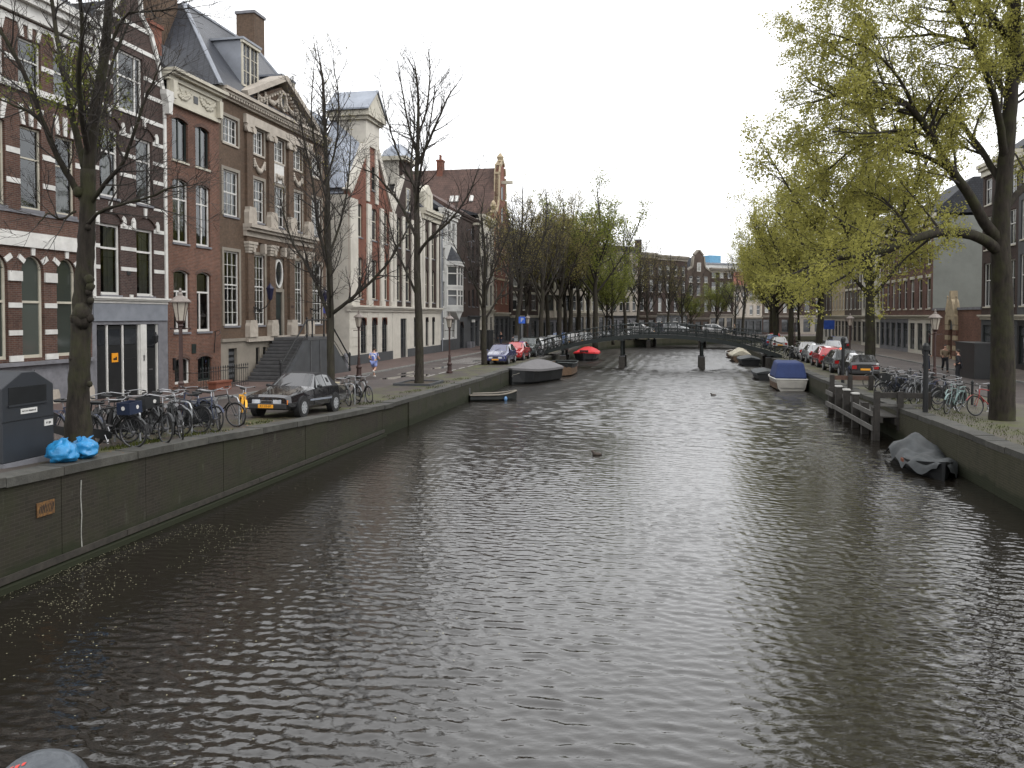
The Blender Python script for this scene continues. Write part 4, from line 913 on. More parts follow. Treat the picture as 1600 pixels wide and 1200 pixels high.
t = MB(); t.tube([(u0 - 3.1, fr + .12, gz + .95), (u0 - 1.6, fr + .12, gz + 2.1), (u0 + .1, fr + .12, zf + 1.0), (u1 - .1, fr + .12, zf + 1.0), (u1 + 1.6, fr + .12, gz + 2.1), (u1 + 3.1, fr + .12, gz + .95)], .045, 6)
t.tube([(u0 - 3.1, fr + .12, gz + .4), (u0 + .1, fr + .12, zf + .25)], .02, 5); t.tube([(u1 - .1, fr + .12, zf + .25), (u1 + 3.1, fr + .12, gz + .4)], .02, 5); h.part('handrail', t, MT['iron'])
for u in (u0 - 3.1, u1 + 3.1): h.part('newel_post', MB().lathe([(.08, 0), (.08, .3), (.05, .4), (.05, 1.1), (.09, 1.15), (.07, 1.28), (.02, 1.35)], 8, (u, fr + .12, gz - .05)), MT['iron'])
# ---- cream and orange-red gabled house with side wall to the alley
s0 = 30.8
h = House('town_house', 'orange red brick house with white pilasters, cream arched ground floor and zinc roofed gable tower', PL(s0), ANG, 9.1, 12, 1.05)
X = lambda s: s - s0
for (a, b) in ((32.5, 33.4), (35.25, 36.4), (37.95, 38.85)):
    h.win(X(a), X(b), 6.0, 9.05, mids=(.55,), fm='offwhite', gm='dglass', fw=.08, sill='stone', archr=.1); h.win(X(a), X(b), 10.55, 13.0, mids=(.6,), fm='offwhite', gm='dglass', fw=.08, sill='stone', archr=.1)
for c in (33.6, 35.9, 38.1): h.win(X(c) - .62, X(c) + .62, 1.9 if c < 38 else 1.2, 4.6, archr=.6, fm='black', gm='dglass', fw=.06, cols=2, rows=4, sill=None)
h.wall(5.25, 13.4, MT['brickD'], side=MT['cream_wall']); h.wall(1.0, 5.25, MT['cream_wall'], name='ground_floor')
h.band('plinth', .0, 9.1, 1.0, 1.85, .05, 'dkgrey'); h.cornice(-.1, 9.15, 5.05, 5.5, .35, 'cream_wall', name='belt_cornice')
for z in (2.5, 3.15, 3.8, 4.45): 
    for a, b in ((0.05, X(32.9)), (X(34.3), X(35.2)), (X(36.6), X(37.4))): h.band('rustication', a, b, z, z + .57, .03, 'cream_wall')
for (a, b) in ((30.85, 32.3), (34.2, 35.05), (37.0, 37.75), (39.2, 39.85)):
    h.band('pilaster', X(a), X(b), 5.9, 13.2, .12, 'cream_wall'); h.band('pilaster_base', X(a) - .06, X(b) + .06, 5.5, 5.9, .2, 'cream_wall')
gz = [(0, 13.4), (9.1, 13.4), (9.1, 13.9), (6.0, 17.6), (6.0, 19.7), (3.2, 19.7), (3.2, 17.6), (0, 13.9)]
g_ = MB(); wz = (X(35.35), X(36.3), 14.4, 16.2)
g_.prism([(0, 13.4), (wz[0], 13.4), (wz[0], 17.6), (3.2, 17.6), (0, 13.9)], 0, .3); g_.prism([(wz[1], 13.4), (9.1, 13.4), (9.1, 13.9), (6.0, 17.6), (wz[1], 17.6)], 0, .3); g_.prism([(wz[0], 13.4), (wz[1], 13.4), (wz[1], 14.4), (wz[0], 14.4)], 0, .3); g_.prism([(wz[0], 16.2), (wz[1], 16.2), (wz[1], 17.6), (wz[0], 17.6)], 0, .3)
h.part('gable', g_, MT['brickD']); h.win(*wz, mids=(.5,), fm='offwhite', gm='dglass', sill='stone', open_=False, archr=.08)
h.edge_trim([(0, 13.9), (3.2, 17.7)], .55, -.14, .45, 'cream_wall'); h.edge_trim([(6.0, 17.7), (9.1, 13.9)], .55, -.14, .45, 'cream_wall')
for u in (3.35, 5.2): h.band('gable_pilaster', u, u + .6, 13.4, 17.6, .1, 'cream_wall')
h.part('gable_tower', MB().box(3.2, -.1, 17.6, 6.0, 2.6, 19.7), MT['cream_wall']); h.part('tower_cornice', MB().box(2.75, -.5, 19.7, 6.45, 2.9, 20.1).box(2.95, -.3, 19.45, 6.25, 2.75, 19.7), MT['offwhite'])
t = MB(); t.prism([(2.75, 20.1), (6.45, 20.1), (4.6, 21.7)], -.45, 2.85); h.part('tower_pediment', t, MT['offwhite'])
t = MB(); 
for (a, b) in (((2.55, 20.1), (4.6, 21.85)), ((4.6, 21.85), (6.65, 20.1))): t.prism([a, b, (b[0], b[1] + .12), (a[0], a[1] + .12)], -.55, 3.0)
h.part('tower_roof', t, MT['zinc'], fixn=True)
t = MB(); t.quad((3.2, 2.6, 19.6), (3.2, .3, 17.6), (0, .3, 13.9), (0, 2.6, 13.9)); h.part('gable_return', t, MT['zinc'])
h.part('gable_cheek', MB().hexa([(0.05, .45, 13.5), (.5, .45, 13.5), (.5, 2.4, 13.5), (.05, 2.4, 13.5)], [(3.0, .45, 17.6), (3.19, .45, 17.6), (3.19, 2.4, 17.6), (3.0, 2.4, 17.6)]), MT['zinc'])
t = MB(); t.quad((-.05, 2.2, 13.9), (3.2, 4.2, 17.8), (3.2, 12, 17.8), (-.05, 12, 13.9)); t.quad((3.2, .4, 17.8), (6.0, .4, 17.8), (6, 12, 17.8), (3.2, 12, 17.8)); t.quad((6.0, .4, 17.7), (9.1, .4, 13.9), (9.1, 12, 13.9), (6.0, 12, 17.7)); t.quad((-.05, 2.2, 13.5), (-.05, 2.2, 13.95), (3.2, 4.2, 17.8), (3.2, 4.2, 13.5)); t.add([(-.05, 12, 13.4), (9.1, 12, 13.4), (9.1, 12, 13.9), (6, 12, 17.8), (3.2, 12, 17.8), (-.05, 12, 13.9)], [tuple(range(6))[::-1]]); h.part('roof', t, MT['slate2'])
h.part('roof_light', MB().hexa([(.55, 4.5, 14.75), (1.25, 4.5, 15.55), (1.25, 5.5, 15.55), (.55, 5.5, 14.75)], [(.45, 4.5, 14.85), (1.15, 4.5, 15.65), (1.15, 5.5, 15.65), (.45, 5.5, 14.85)]), MT['fglass'])
h.part('side_parapet', MB().box(-.12, 2.4, 13.3, .3, 12, 13.9), MT['cream_wall'])
h.part('side_gate', MB().box(-.06, 1.3, 1.05, -.01, 3.6, 4.6), MT['black']); h.part('side_gate_frame', MB().box(-.09, 1.1, 4.6, 0, 3.8, 4.85), MT['cream_wall']); h.band('side_plinth', -.08, -.01, 1, 1.85, -.1, 'dkgrey', back=1.0)
t = MB()
for k in range(26): t.tube([(2.9 - k * .05 * 0, 5 + k * .28, 17.85), (2.9, 5 + k * .28, 18.9)], .02, 4)
t.tube([(2.9, 5, 18.9), (2.9, 12, 18.9)], .03, 4); h.part('roof_terrace_railing', t, MT['iron'])
h.part('penthouse', MB().box(3.4, 6, 17.85, 9, 12, 20.6).box(2.4, 5.4, 20.6, 9.2, 12.2, 20.95), MT['zinc']); h.part('penthouse_window', MB().box(3.3, 6.6, 18.1, 3.4, 11.4, 20.3), MT['fglass'])
# ---- twin brown house
s0 = 39.95
h = House('town_house', 'brown brick house with white pilasters beside the orange red gabled house', PL(s0), ANG, 7.9, 12, 1.05)
X = lambda s: s - s0
def wins(h, us, zr, ww, **kw):
    for (z0_, z1_) in zr:
        for u in us: h.win(u - ww / 2, u + ww / 2, z0_, z1_, **kw)
wins(h, (1.5, 3.95, 6.4), ((6.0, 9.05), (10.5, 13.0)), 1.0, mids=(.55,), fm='offwhite', gm='dglass', sill='stone', archr=.1)
h.win(2.0, 3.6, 1.1, 4.5, fm='dkgrey', gm='dglass', sill=None, name='carriage_door', cols=3, rows=2); h.win(5.6, 6.5, 1.9, 4.6, archr=.44, fm='black', gm='dglass', sill=None)
h.wall(5.25, 13.4, MT['brickE']); h.wall(1, 5.25, MT['cream_wall'], name='ground_floor'); h.band('plinth', 3.8, 7.9, 1, 1.85, .05, 'dkgrey'); h.cornice(0, 7.9, 5.05, 5.5, .35, 'cream_wall', name='belt_cornice')
for u in (.15, 2.35, 4.8, 7.2): h.band('pilaster', u, u + .62, 5.5, 13.2, .12, 'cream_wall')
h.prof('gable', [(0, 13.4), (7.9, 13.4), (5.3, 16.6), (5.3, 18), (2.6, 18), (2.6, 16.6)], 0, .3, 'brickE'); h.edge_trim([(0, 13.4), (2.6, 16.7)], .4, -.1, .4, 'cream_wall'); h.edge_trim([(5.3, 16.7), (7.9, 13.4)], .4, -.1, .4, 'cream_wall')
h.part('tower_cornice', MB().box(2.3, -.4, 18, 5.6, 2.2, 18.35), MT['offwhite']); t = MB(); t.lathe([(1.5, 0), (1.2, .7), (.5, 1.2), (.05, 1.35)], 8, (3.95, .9, 18.35)); h.part('tower_roof', t, MT['zinc']); h.part('gable_tower', MB().box(2.6, .3, 16, 5.3, 2, 18), MT['cream_wall'])
h.win(3.45, 4.45, 13.8, 15.8, mids=(.5,), fm='offwhite', gm='dglass', sill='stone', open_=False, y=-.07)
h.gable_roof(13.4, 17, 'slate2')
s0 = 47.9
h = House('town_house', 'brown brick house with flat white cornice left of the white bay window house', PL(s0), ANG, 6.1, 12, 1.05)
wins(h, (1.3, 3.6), ((6.0, 9.05), (10.2, 12.8)), .95, mids=(.55,), fm='offwhite', gm='dglass', sill='stone', archr=.15); wins(h, (1.6, 3.7), ((1.9, 4.6),), .95, fm='black', gm='dglass', sill=None, archr=.45)
h.wall(5.25, 14.2, MT['brickE']); h.wall(1, 5.25, MT['cream_wall'], name='ground_floor'); h.band('plinth', 0, 6.1, 1, 1.85, .05, 'dkgrey'); h.cornice(0, 6.1, 5.05, 5.5, .35, 'cream_wall', name='belt_cornice')
for u in (.1, 2.15, 4.6): h.band('pilaster', u, u + .6, 5.5, 13.6, .12, 'cream_wall')
h.cornice(0, 6.1, 13.7, 14.7, .5, 'offwhite'); h.side_roof(14.6, 17.6, 'slate2', 3.2); h.prof('dormer_front', [(1.5, 14.7), (4.2, 14.7), (4.2, 16.4), (2.85, 17.2), (1.5, 16.4)], .2, 2, 'offwhite'); h.win(2.3, 3.4, 14.9, 16.3, fm='offwhite', gm='dglass', sill=None, open_=False, y=.16)
# ---- white house with bay window
s0 = 54.0
h = House('town_house', 'white rendered house with projecting two storey bay window and dark grey base', PL(s0), ANG, 6.2, 10, 1.05)
wins(h, (1.2,), ((5.6, 8.2), (9.2, 11.6), (12.4, 14.4)), 1.0, mids=(.6,), fm='white', gm='dglass', sill='white'); wins(h, (3.4, 5.0), ((12.4, 14.4),), 1.0, mids=(.6,), fm='white', gm='dglass', sill='white'); wins(h, (1.2, 3.4, 4.9), ((2.4, 4.6),), .95, fm='white', gm='dglass', sill=None, mids=(.7,))
h.wall(2.3, 15.1, MT['white_wall']); h.wall(1, 2.3, MT['dkgrey'], name='plinth'); h.cornice(0, 6.2, 14.7, 15.5, .45, 'white')
bx = [(2.3, 0), (2.9, -1.0), (5.1, -1.0), (5.7, 0)]
t = MB(); t.prismz(bx[::-1] if False else bx, 5.2, 5.7); t.prismz([(2.2, 0), (2.82, -1.12), (5.18, -1.12), (5.8, 0)], 9.9, 10.35); t.prismz(bx, 7.5, 7.75); by = h.part('bay_window', t, MT['white_wall'], fixn=True)
for (p, q, n_) in ((bx[0], bx[1], 1), (bx[1], bx[2], 2), (bx[2], bx[3], 1)):
    for z0_, z1_ in ((5.7, 7.5), (7.75, 9.9)):
        d = (Vector(q) - Vector(p)); a_ = math.atan2(d.y, d.x); l = d.length
        for k in range(n_):
            c = Vector(p) + d * (k + .5) / n_; o_ = obj('bay_sash', frame_mesh(l / n_, z1_ - z0_, .13, (.62,), (), 0, 0, 0, MT['white']), by, (c.x, c.y, z0_), (0, 0, a_)); 
            obj('pane', pane_mesh(l / n_, z1_ - z0_, .13, 0, 1, 0, True, MT['dglass']), o_) if False else None
t = MB(); t.prismz([(2.34, .1), (2.94, -.93), (5.06, -.93), (5.66, .1)], 5.7, 9.9); t.build('bay_glass', MT['dglass'], by)
t = MB(); q_ = [(2.2, 0, 10.35), (2.82, -1.12, 10.35), (5.18, -1.12, 10.35), (5.8, 0, 10.35)]
for a, b in zip(q_, q_[1:]): t.add([a, b, (4, 0, 12.0)], [(0, 1, 2)])
t.build('bay_roof', MT['slate2'], by)
h.prof('bay_console', [(2.6, 5.2), (4, 4.3), (5.4, 5.2)], -.85, 0, 'white_wall'); h.side_roof(15.4, 17.5, 'slate2', 3); h.part('downpipe', MB().tube([(.25, -.1, 1.2), (.25, -.1, 14.6)], .06, 6), MT['lead'])
# ---- dark brown warehouse house
s0 = 60.2
h = House('warehouse', 'dark brown brick warehouse with stacked hatches and black shop front', PL(s0), ANG, 10.4, 10, 1.05, 'warehouse')
wins(h, (7.2,), ((4.2 + 1.6, 7.8), (8.5, 10.3), (11, 12.8), (13.4, 15)), 1.1, fm='black', gm='dglass', sill='stone', rows=2); wins(h, (5.3, 9.1), ((5.8, 7.6), (8.6, 10.2), (11.1, 12.6)), .7, fm='black', gm='dglass', sill='stone'); wins(h, (1.6, 3.2), ((6.2, 7.6), (9, 10.2)), .55, fm='black', gm='dglass', sill='stone')
wins(h, (6.6, 8.9), ((1.2, 4.2),), 1.5, fm='dkgrey', gm='dglass', sill=None, mids=(.75,)); h.win(1.2, 2.9, 1.1, 4.1, archr=.7, fm='black', gm='dglass', sill=None, cols=2)
h.wall(4.6, 15.9, MT['brickE']); h.wall(1, 4.6, MT['dkgrey'], name='shop_front'); h.side_roof(15.9, 18.5, 'tile', 4); h.cornice(4.6, 10.4, 4.4, 4.75, .25, 'dkgrey', name='shop_cornice'); h.cornice(0, 10.4, 15.4, 16, .3, 'brickE')
h.part('shop_sign', MB().box(6.2, -.12, 4.0, 7.6, -.06, 4.3), MT['white']); h.part('hoist_beam', MB().box(7.0, -1.3, 15.2, 7.3, .3, 15.45), MT['offwhite'])
for z in (14.3, 13.0, 11.3, 9.6): h.part('wall_insulator', MB().tube([(4.3, 0, z), (4.3, -.5, z + .1), (4.3, -.5, z - .6)], .04, 5), MT['lead'])
for u in (5.2, 4.8 - .9): h.part('stone_block', MB().box(u, -.5, 1.05, u + .7, -.06, 1.8), MT['stone'])
# ---- cream narrow house
s0 = 70.7
h = House('town_house', 'narrow cream stone front house between dark warehouse and tall red gable house', PL(s0), ANG, 7.6, 10, 1.05)
wins(h, (1.5, 3.8, 6.1), ((6.0, 8.6), (9.5, 12), (12.9, 15)), 1.05, mids=(.6,), fm='dkgreen', gm='dglass', sill='white'); wins(h, (1.5, 3.8, 6.1), ((1.3, 4.6),), 1.15, fm='black', gm='dglass', sill=None, mids=(.75,))
h.wall(1, 16.4, MT['cream_wall']); h.cornice(0, 7.6, 16, 16.9, .5, 'offwhite'); h.cornice(0, 7.6, 5.1, 5.5, .3, 'offwhite', name='belt_cornice')
for u in (0.05, 7.1): 
    for z in np.arange(1.2, 15.6, .75): h.band('quoin', u, u + .45, z, z + .5, .06, 'offwhite')
h.side_roof(16.8, 17.8, 'slate2', 3)
# ---- tall red house with long pantile roof
s0 = 78.5
h = House('town_house', 'tall red brick house with sandstone neck gable, hoist beam and long brown pantile roof', PL(s0), ANG, 9.4, 13.5, 1.05)
wins(h, (1.6, 4.7, 7.8), ((6.4, 9.2), (10.2, 12.8), (13.6, 15.9)), 1.15, mids=(.6,), fm='offwhite', gm='dglass', sill='sand', cols=2); wins(h, (1.6, 4.7, 7.8), ((1.3, 4.4),), 1.9, fm='dkgrey', gm='dglass', sill=None, mids=(.75,))
wins(h, (4.7,), ((17.2, 19.2), (20.3, 22)), 1.0, fm='dkgreen', gm='dglass', sill='sand', open_=False, y=-.08)
h.wall(4.9, 17, MT['brickD'], side=MT['brickE']); h.wall(1, 4.9, MT['dkgrey'], name='shop_front'); h.cornice(0, 9.4, 4.7, 5.2, .35, 'offwhite', name='shop_cornice')
for z in (9.5, 13.0, 16.2): h.band('stone_band', 0, 9.38, z, z + .25, .05, 'sand')
gp = [(0, 17), (9.4, 17), (9.2, 18.2), (7.6, 19), (6.9, 20.5), (6.7, 23.6), (6.2, 24.8), (4.7, 25.6), (3.2, 24.8), (2.7, 23.6), (2.5, 20.5), (1.8, 19), (.2, 18.2)]
h.prof('gable', gp, 0, .45, 'brickD'); h.edge_trim(gp[1:8][::-1], -.45, -.15, .6, 'sand'); h.edge_trim([gp[7]] + gp[8:] + [gp[0]], -.45, -.15, .6, 'sand') if False else h.edge_trim((gp[7:] + [gp[0]])[::-1], .45, -.15, .6, 'sand')
h.part('gable_finial', MB().lathe([(.5, 0), (.35, .2), (.5, .6), (.3, .9), (.05, 1.2)], 8, (4.7, .2, 25.4)), MT['sand']); h.part('gable_vase', MB().lathe([(.3, 0), (.2, .3), (.45, .8), (.3, 1.3), (.05, 1.6)], 8, (.5, .2, 18.1)), MT['sand'])
t = MB(); t.quad((-.1, .45, 16.9), (4.7, .45, 24.6), (4.7, 13.5, 24.6), (-.1, 13.5, 16.9)); t.quad((4.7, .45, 24.6), (9.5, .45, 16.9), (9.5, 13.5, 16.9), (4.7, 13.5, 24.6)); t.add([(-.1, 13.5, 16.9), (9.5, 13.5, 16.9), (4.7, 13.5, 24.6)], [(1, 0, 2)]); h.part('roof', t, MT['tile'])
h.chimney(4.7, 8.5, 23.5, 25.7, 1.2, .8, 'brickD', 'terracotta'); h.pots(4.45, 8.5, 25.88, 2, .7); h.part('hoist_beam', MB().box(4.5, -1.5, 22.4, 4.9, .4, 22.8), MT['offwhite'])
for yy_ in (3.2, 5.2, 5.9): h.part('roof_light', MB().hexa([(1.6, yy_, 19.75), (2.1, yy_, 20.55), (2.1, yy_ + .5, 20.55), (1.6, yy_ + .5, 19.75)], [(1.5, yy_, 19.85), (2.0, yy_, 20.65), (2.0, yy_ + .5, 20.65), (1.5, yy_ + .5, 19.85)]), MT['white'])

# ------------------------------------------------------------------ generic canal houses for the far row and the right bank
def canal_house(P0, P1, label, wallm, ztop, rows, n, ww, top='cornice', ground=None, zg=4.6, fm='white', gm='fglass', roofm='slate2', trim='offwhite', zb=1.0, D=10, mids=(.6,), side=None, archr=0, lint=None, name='town_house', pil=None, rise=2.6, cols=0, shop='dkgreen'):
    d = P1 - P0; W_ = d.length; ang = math.atan2(d.y, d.x)
    h = House(name, label, P0, ang, W_, D, zb)
    us = [W_ * (i + .5) / n for i in range(n)]
    wins(h, us, rows, ww, mids=mids, fm=fm, gm=gm, sill=trim, archr=archr, cols=cols)
    gu = us
    if ground:
        wins(h, gu, ((1.5, zg - .55),), min(W_ / n * .72, 1.7), fm=shop, gm='dglass', sill=None, mids=(.74,))
        h.wall(zb - .1, zg, MT[ground], name='ground_floor'); h.cornice(0, W_, zg - .15, zg + .2, .3, trim, name='belt_cornice'); h.wall(zg, ztop, MT[wallm], side=MT[side or wallm])
    else:
        h.wall(zb - .1, ztop, MT[wallm], side=MT[side or wallm])
    if lint:
        for z0_, z1_ in rows:
            for u in us: h.band('lintel', u - ww * .62, u + ww * .62, z1_ + .02, z1_ + .3, .05, lint)
    if pil:
        for i in range(n + 1): u = min(max(W_ * i / n - .2, .02), W_ - .42); h.band('pilaster', u, u + .4, zg + .25, ztop - .4, .08, pil)
    if top == 'cornice': h.cornice(0, W_, ztop - .6, ztop + .3, .5, trim); h.side_roof(ztop + .25, ztop + rise, roofm, 3.2)
    elif top == 'flat': h.cornice(0, W_, ztop - .6, ztop + .3, .5, trim); h.part('roof', MB().quad((0, 0, ztop), (W_, 0, ztop), (W_, D, ztop), (0, D, ztop)), MT['lead'])
    elif top in ('neck', 'bell'):
        c = W_ / 2; k = W_ * .2
        if top == 'neck': gp = [(0, ztop), (W_, ztop), (W_, ztop + .5), (c + k * 1.3, ztop + 1.2), (c + k, ztop + 3.4), (c, ztop + 4.4), (c - k, ztop + 3.4), (c - k * 1.3, ztop + 1.2), (0, ztop + .5)]
        else: gp = [(0, ztop), (W_, ztop), (W_ - .2, ztop + .9), (c + k * 1.4, ztop + 1.9), (c + k * .9, ztop + 3.2), (c, ztop + 3.9), (c - k * .9, ztop + 3.2), (c - k * 1.4, ztop + 1.9), (.2, ztop + .9)]
        h.prof('gable', gp, 0, .3, wallm); h.edge_trim(gp[2:6][::-1], -.3, -.1, .4, trim); h.edge_trim(gp[5:9][::-1], .3, -.1, .4, trim) if False else h.edge_trim((gp[5:9])[::-1], -.3, -.1, .4, trim)
        h.win(c - .5, c + .5, ztop + .5, ztop + 2.1, fm=fm, gm=gm, sill=trim, open_=False, y=-.07); h.gable_roof(ztop, ztop + 3.2, roofm)
    elif top == 'step':
        st = []; c = W_ / 2; k = 5
        pts = [(0, ztop), (W_, ztop)]
        for i in range(k): x = W_ - (W_ / 2) * i / k; pts += [(x, ztop + .75 * (i + 1))]; pts += [(W_ - (W_ / 2) * (i + 1) / k + .0, ztop + .75 * (i + 1))] if i < k - 1 else []
        left = [(W_ - x, z) for x, z in pts[2:]][::-1]; pts += left
        h.prof('gable', pts, 0, .3, wallm); h.gable_roof(ztop, ztop + 3.4, roofm)
    return h
V3 = lambda p: Vector((p[0], p[1], 0))
def seg(A, B, t0, t1): A, B = V3(A), V3(B); return A.lerp(B, t0), A.lerp(B, t1)
R4 = ((5.6, 8.0), (9.0, 11.2), (12.0, 13.9))
# far left row, seen through the trees, then the row that closes the view
A0, A1, A2, A3, A4, A5, A6, A7 = (-.3 + .1, 116.2), (4, 124.5), (21.9, 142), (32.5, 151), (43, 158), (56, 164), (80, 172), (120, 180)
canal_house(V3(A0), V3(A1), 'dark brick house behind the bare trees just past the red gable house', 'brickE', 15.4, R4, 3, 1.5, ground='dkgrey', mids=(.6,), lint='offwhite')
B = lambda t0, t1: seg(A1, A2, t0, t1)
canal_house(*B(0, .3), 'cream fronted house behind the leafy trees, nearest the dark brick house', 'pale_stone', 14.6, R4, 4, 1.25, ground='stone', zg=4.3, pil='offwhite', fm='dkgreen', gm='dglass', trim='plinth')
canal_house(*B(.3, .64), 'pale stone house with tall window rows behind the green trees', 'pale_stone', 15.4, R4, 5, 1.1, ground='plinth', zg=5.1, fm='white', gm='dglass', pil='offwhite')
canal_house(*B(.64, 1), 'pale grey house with dark green roof edge before the brown corner house', 'pale_stone', 16.3, R4 + ((14.3, 15.5),), 5, 1.0, ground='stone', zg=4.6, fm='white', gm='dglass', top='flat', trim='dkgrey')
B = lambda t0, t1: seg(A2, A3, t0, t1)
canal_house(*B(0, .36), 'dark brown corner house with tall chimney closing the view over the footbridge', 'brickE', 15.6, R4, 2, 1.0, ground='brickE', lint=None, top='flat', trim='plinth').chimney(1.2, .9, 15, 18, .9, .8, 'brickE')
canal_house(*B(.36, 1), 'dark brown house with white ornamented windows and cream shop fascia', 'brickE', 15.4, R4, 4, 1.0, ground='dkgrey', zg=5.0, archr=.2, top='flat', trim='plinth', shop='white')
B = lambda t0, t1: seg(A3, A4, t0, t1)
canal_house(*B(0, .48), 'brown house with white neck gable in the row closing the view', 'brickG', 12.6, ((5.6, 7.8), (8.6, 10.6), (11, 12.2)), 3, 1.0, top='neck', ground='brickG', zg=4.2, trim='plinth')
canal_house(*B(.48, 1), 'grey brown house with tall white windows in the row closing the view', 'brickE', 13.6, R4, 3, 1.2, ground='plinth', zg=4.9, top='flat', trim='plinth')
B = lambda t0, t1: seg(A4, A5, t0, t1)
canal_house(*B(0, .5), 'pale house with low red tiled roof in the row closing the view', 'pale_stone', 10.4, ((5.0, 6.8), (7.6, 9.4)), 4, .9, ground='dkgrey', zg=4.3, roofm='tile_red', rise=3.2, trim='plinth')
canal_house(*B(.5, 1), 'brown house with red brick side wall in the row closing the view', 'brickG', 11.2, ((5.4, 7.2), (8.0, 10.0)), 3, 1.0, ground='brickE', zg=4.6, side='brickD', trim='plinth', roofm='tile')
B = lambda t0, t1: seg(A5, A6, t0, t1)
canal_house(*B(0, .33), 'dark house with striped awning behind the far right trees', 'brickE', 12.6, R4[:2], 3, 1.2, ground='plinth', lint='offwhite'); canal_house(*B(.33, .66), 'cream house behind the far right trees', 'cream_wall', 13.4, R4[:2], 3, 1.2, ground='dkgrey'); canal_house(*B(.66, 1), 'rose brick house behind the far right trees', 'brickF', 14, R4, 4, 1.2, ground='plinth', lint='offwhite')
canal_house(*seg(A6, A7, 0, .3), 'grey brown house at the far end behind the right hand trees', 'brickG', 14, R4, 4, 1.3, ground='cream_wall', lint='offwhite')
# blocks rising behind the closing row
def block(P, ang, W_, D, z, m, label, mm2='fglass'):
    h = House('apartment_block', label, V3(P), ang, W_, D, 1, 'building'); n = int(W_ / 2.4)
    for i in range(n):
        for z0_ in np.arange(z - 3.2, 8, -3.2): h.win(.5 + i * 2.4, 2.1 + i * 2.4, z0_, z0_ + 1.7, fm='white', gm='dglass', sill=None)
    h.wall(1, z, MT[m]); h.part('roof', MB().box(-.2, -.2, z, W_ + .2, D, z + .35), MT['lead']); return h
MT['blue_sheet'] = mat('blue_sheeting', (.1, .27, .42), .5, var=.12, vs=2)
b_ = block((42, 182), .45, 26, 12, 16.4, 'white_wall', 'pale modern block rising behind the closing row of houses'); b_.part('roof_plant', MB().box(4.4, 2, 16.6, 7.6, 6, 18.6), MT['blue_sheet'])
block((28, 176), .5, 12, 9, 15.2, 'brickD', 'red brick block end just behind the closing row of houses')
block((-16, 160), .75, 26, 12, 17.5, 'brickE', 'dark block standing behind the far left trees')
# ---- right bank, from the near dark house to the bend
def PRr(Y): return Vector((FRx(Y), Y, 0))
def rh(Ya, Yb, *a, **k): return canal_house(PRr(Yb), PRr(Ya), *a, **k)
rh(36, 48, 'dark grey house with tall white windows at the right edge behind the big tree', 'dkgrey', 16, ((5.6, 8.6), (9.6, 12.2), (13, 15)), 5, 1.5, ground='dkgrey', gm='dglass', cols=2)
rh(48, 54.6, 'black painted house with tall white sash windows beside the big right hand tree', 'dkgrey', 15, ((5.4, 8.8), (9.8, 12.4), (13, 14.4)), 3, 1.5, ground='black', gm='dglass', cols=2)
rh(54.6, 61, 'dark brown house with tall white sash windows next to the ornate gateway', 'brickE', 15.6, ((5.4, 8.6), (9.6, 12), (12.9, 14.8)), 3, 1.3, ground='dkgrey', gm='dglass', cols=2)
g = rh(72.5, 80, 'rose brick house with white lintels and grey rendered gable end above the gateway wall', 'brickF', 13.6, ((5.4, 8.2), (9.4, 12.4)), 3, 1.25, ground='cream_wall', lint='offwhite', side='grey_wall', top='cornice', D=11, rise=3.4)
rh(80, 91, 'long rose brick house with stone banded windows and grey green shop front', 'brickF', 13.8, ((5.4, 8.2), (9.2, 12.2)), 5, 1.15, ground='stone', lint='offwhite', trim='offwhite')
rh(91, 100, 'cream house with narrow tall windows on the right bank', 'cream_wall', 14, R4, 4, 1.2, ground='cream_wall', fm='dkgreen')
rh(100, 110, 'grey brown house with white window frames on the right bank', 'brickG', 14.5, R4, 4, 1.3, ground='plinth', lint='offwhite')
rh(110, 119, 'pale stone house with yellowish front on the right bank', 'sand', 13.5, R4[:2] + ((11.8, 13.1),), 4, 1.1, ground='pale_stone', fm='white')
rh(119, 131, 'brown corner house with cream ground floor at the bend of the right bank', 'brickG', 14, R4, 4, 1.3, ground='cream_wall', lint='offwhite', D=12)
# gateway wall
h = House('gateway_wall', 'low red brick wall with ornate striped sandstone portal', PRr(72.5), ANG + math.pi, 11.7, .5, 1.0, 'gateway')
c = 5.4
h.op.append((c - .55, c + .55, 1.0, 3.6)); h.wall(1, 5.2, MT['brickB'], depth=.4); h.band('wall_cap', 0, 11.7, 5.2, 5.4, .08, 'stone', back=.58)
for sg_ in (-1, 1):
    for k in range(7): u = c + sg_ * .95; h.part('portal_block', MB().box(u - .38 - .06 * (k % 2), -.2, 1.05 + k * .42, u + .38 + .06 * (k % 2), 0, 1.43 + k * .42), MT['sand' if k % 2 == 0 else 'brickB'])
    h.part('portal_obelisk', MB().lathe([(.22, 0), (.12, .15), (.2, .4), (.05, 1.5), (.1, 1.6), (.02, 1.75)], 4, (c + sg_ * 1.05, -.1, 4.7)), MT['sand'])
h.prof('portal_arch', [(c - 1.3, 4.0), (c - .55, 4.0), (c - .4, 4.3), (c, 4.45), (c + .4, 4.3), (c + .55, 4.0), (c + 1.3, 4.0), (c + 1.3, 4.7), (c - 1.3, 4.7)], -.22, 0, 'sand')
h.prof('portal_pediment', [(c - 1.2, 4.7), (c + 1.2, 4.7), (c + .75, 5.3), (c + .5, 5.9), (c + .25, 6.1), (c + .12, 6.8), (c - .12, 6.8), (c - .25, 6.1), (c - .5, 5.9), (c - .75, 5.3)], -.24, .3, 'sand')
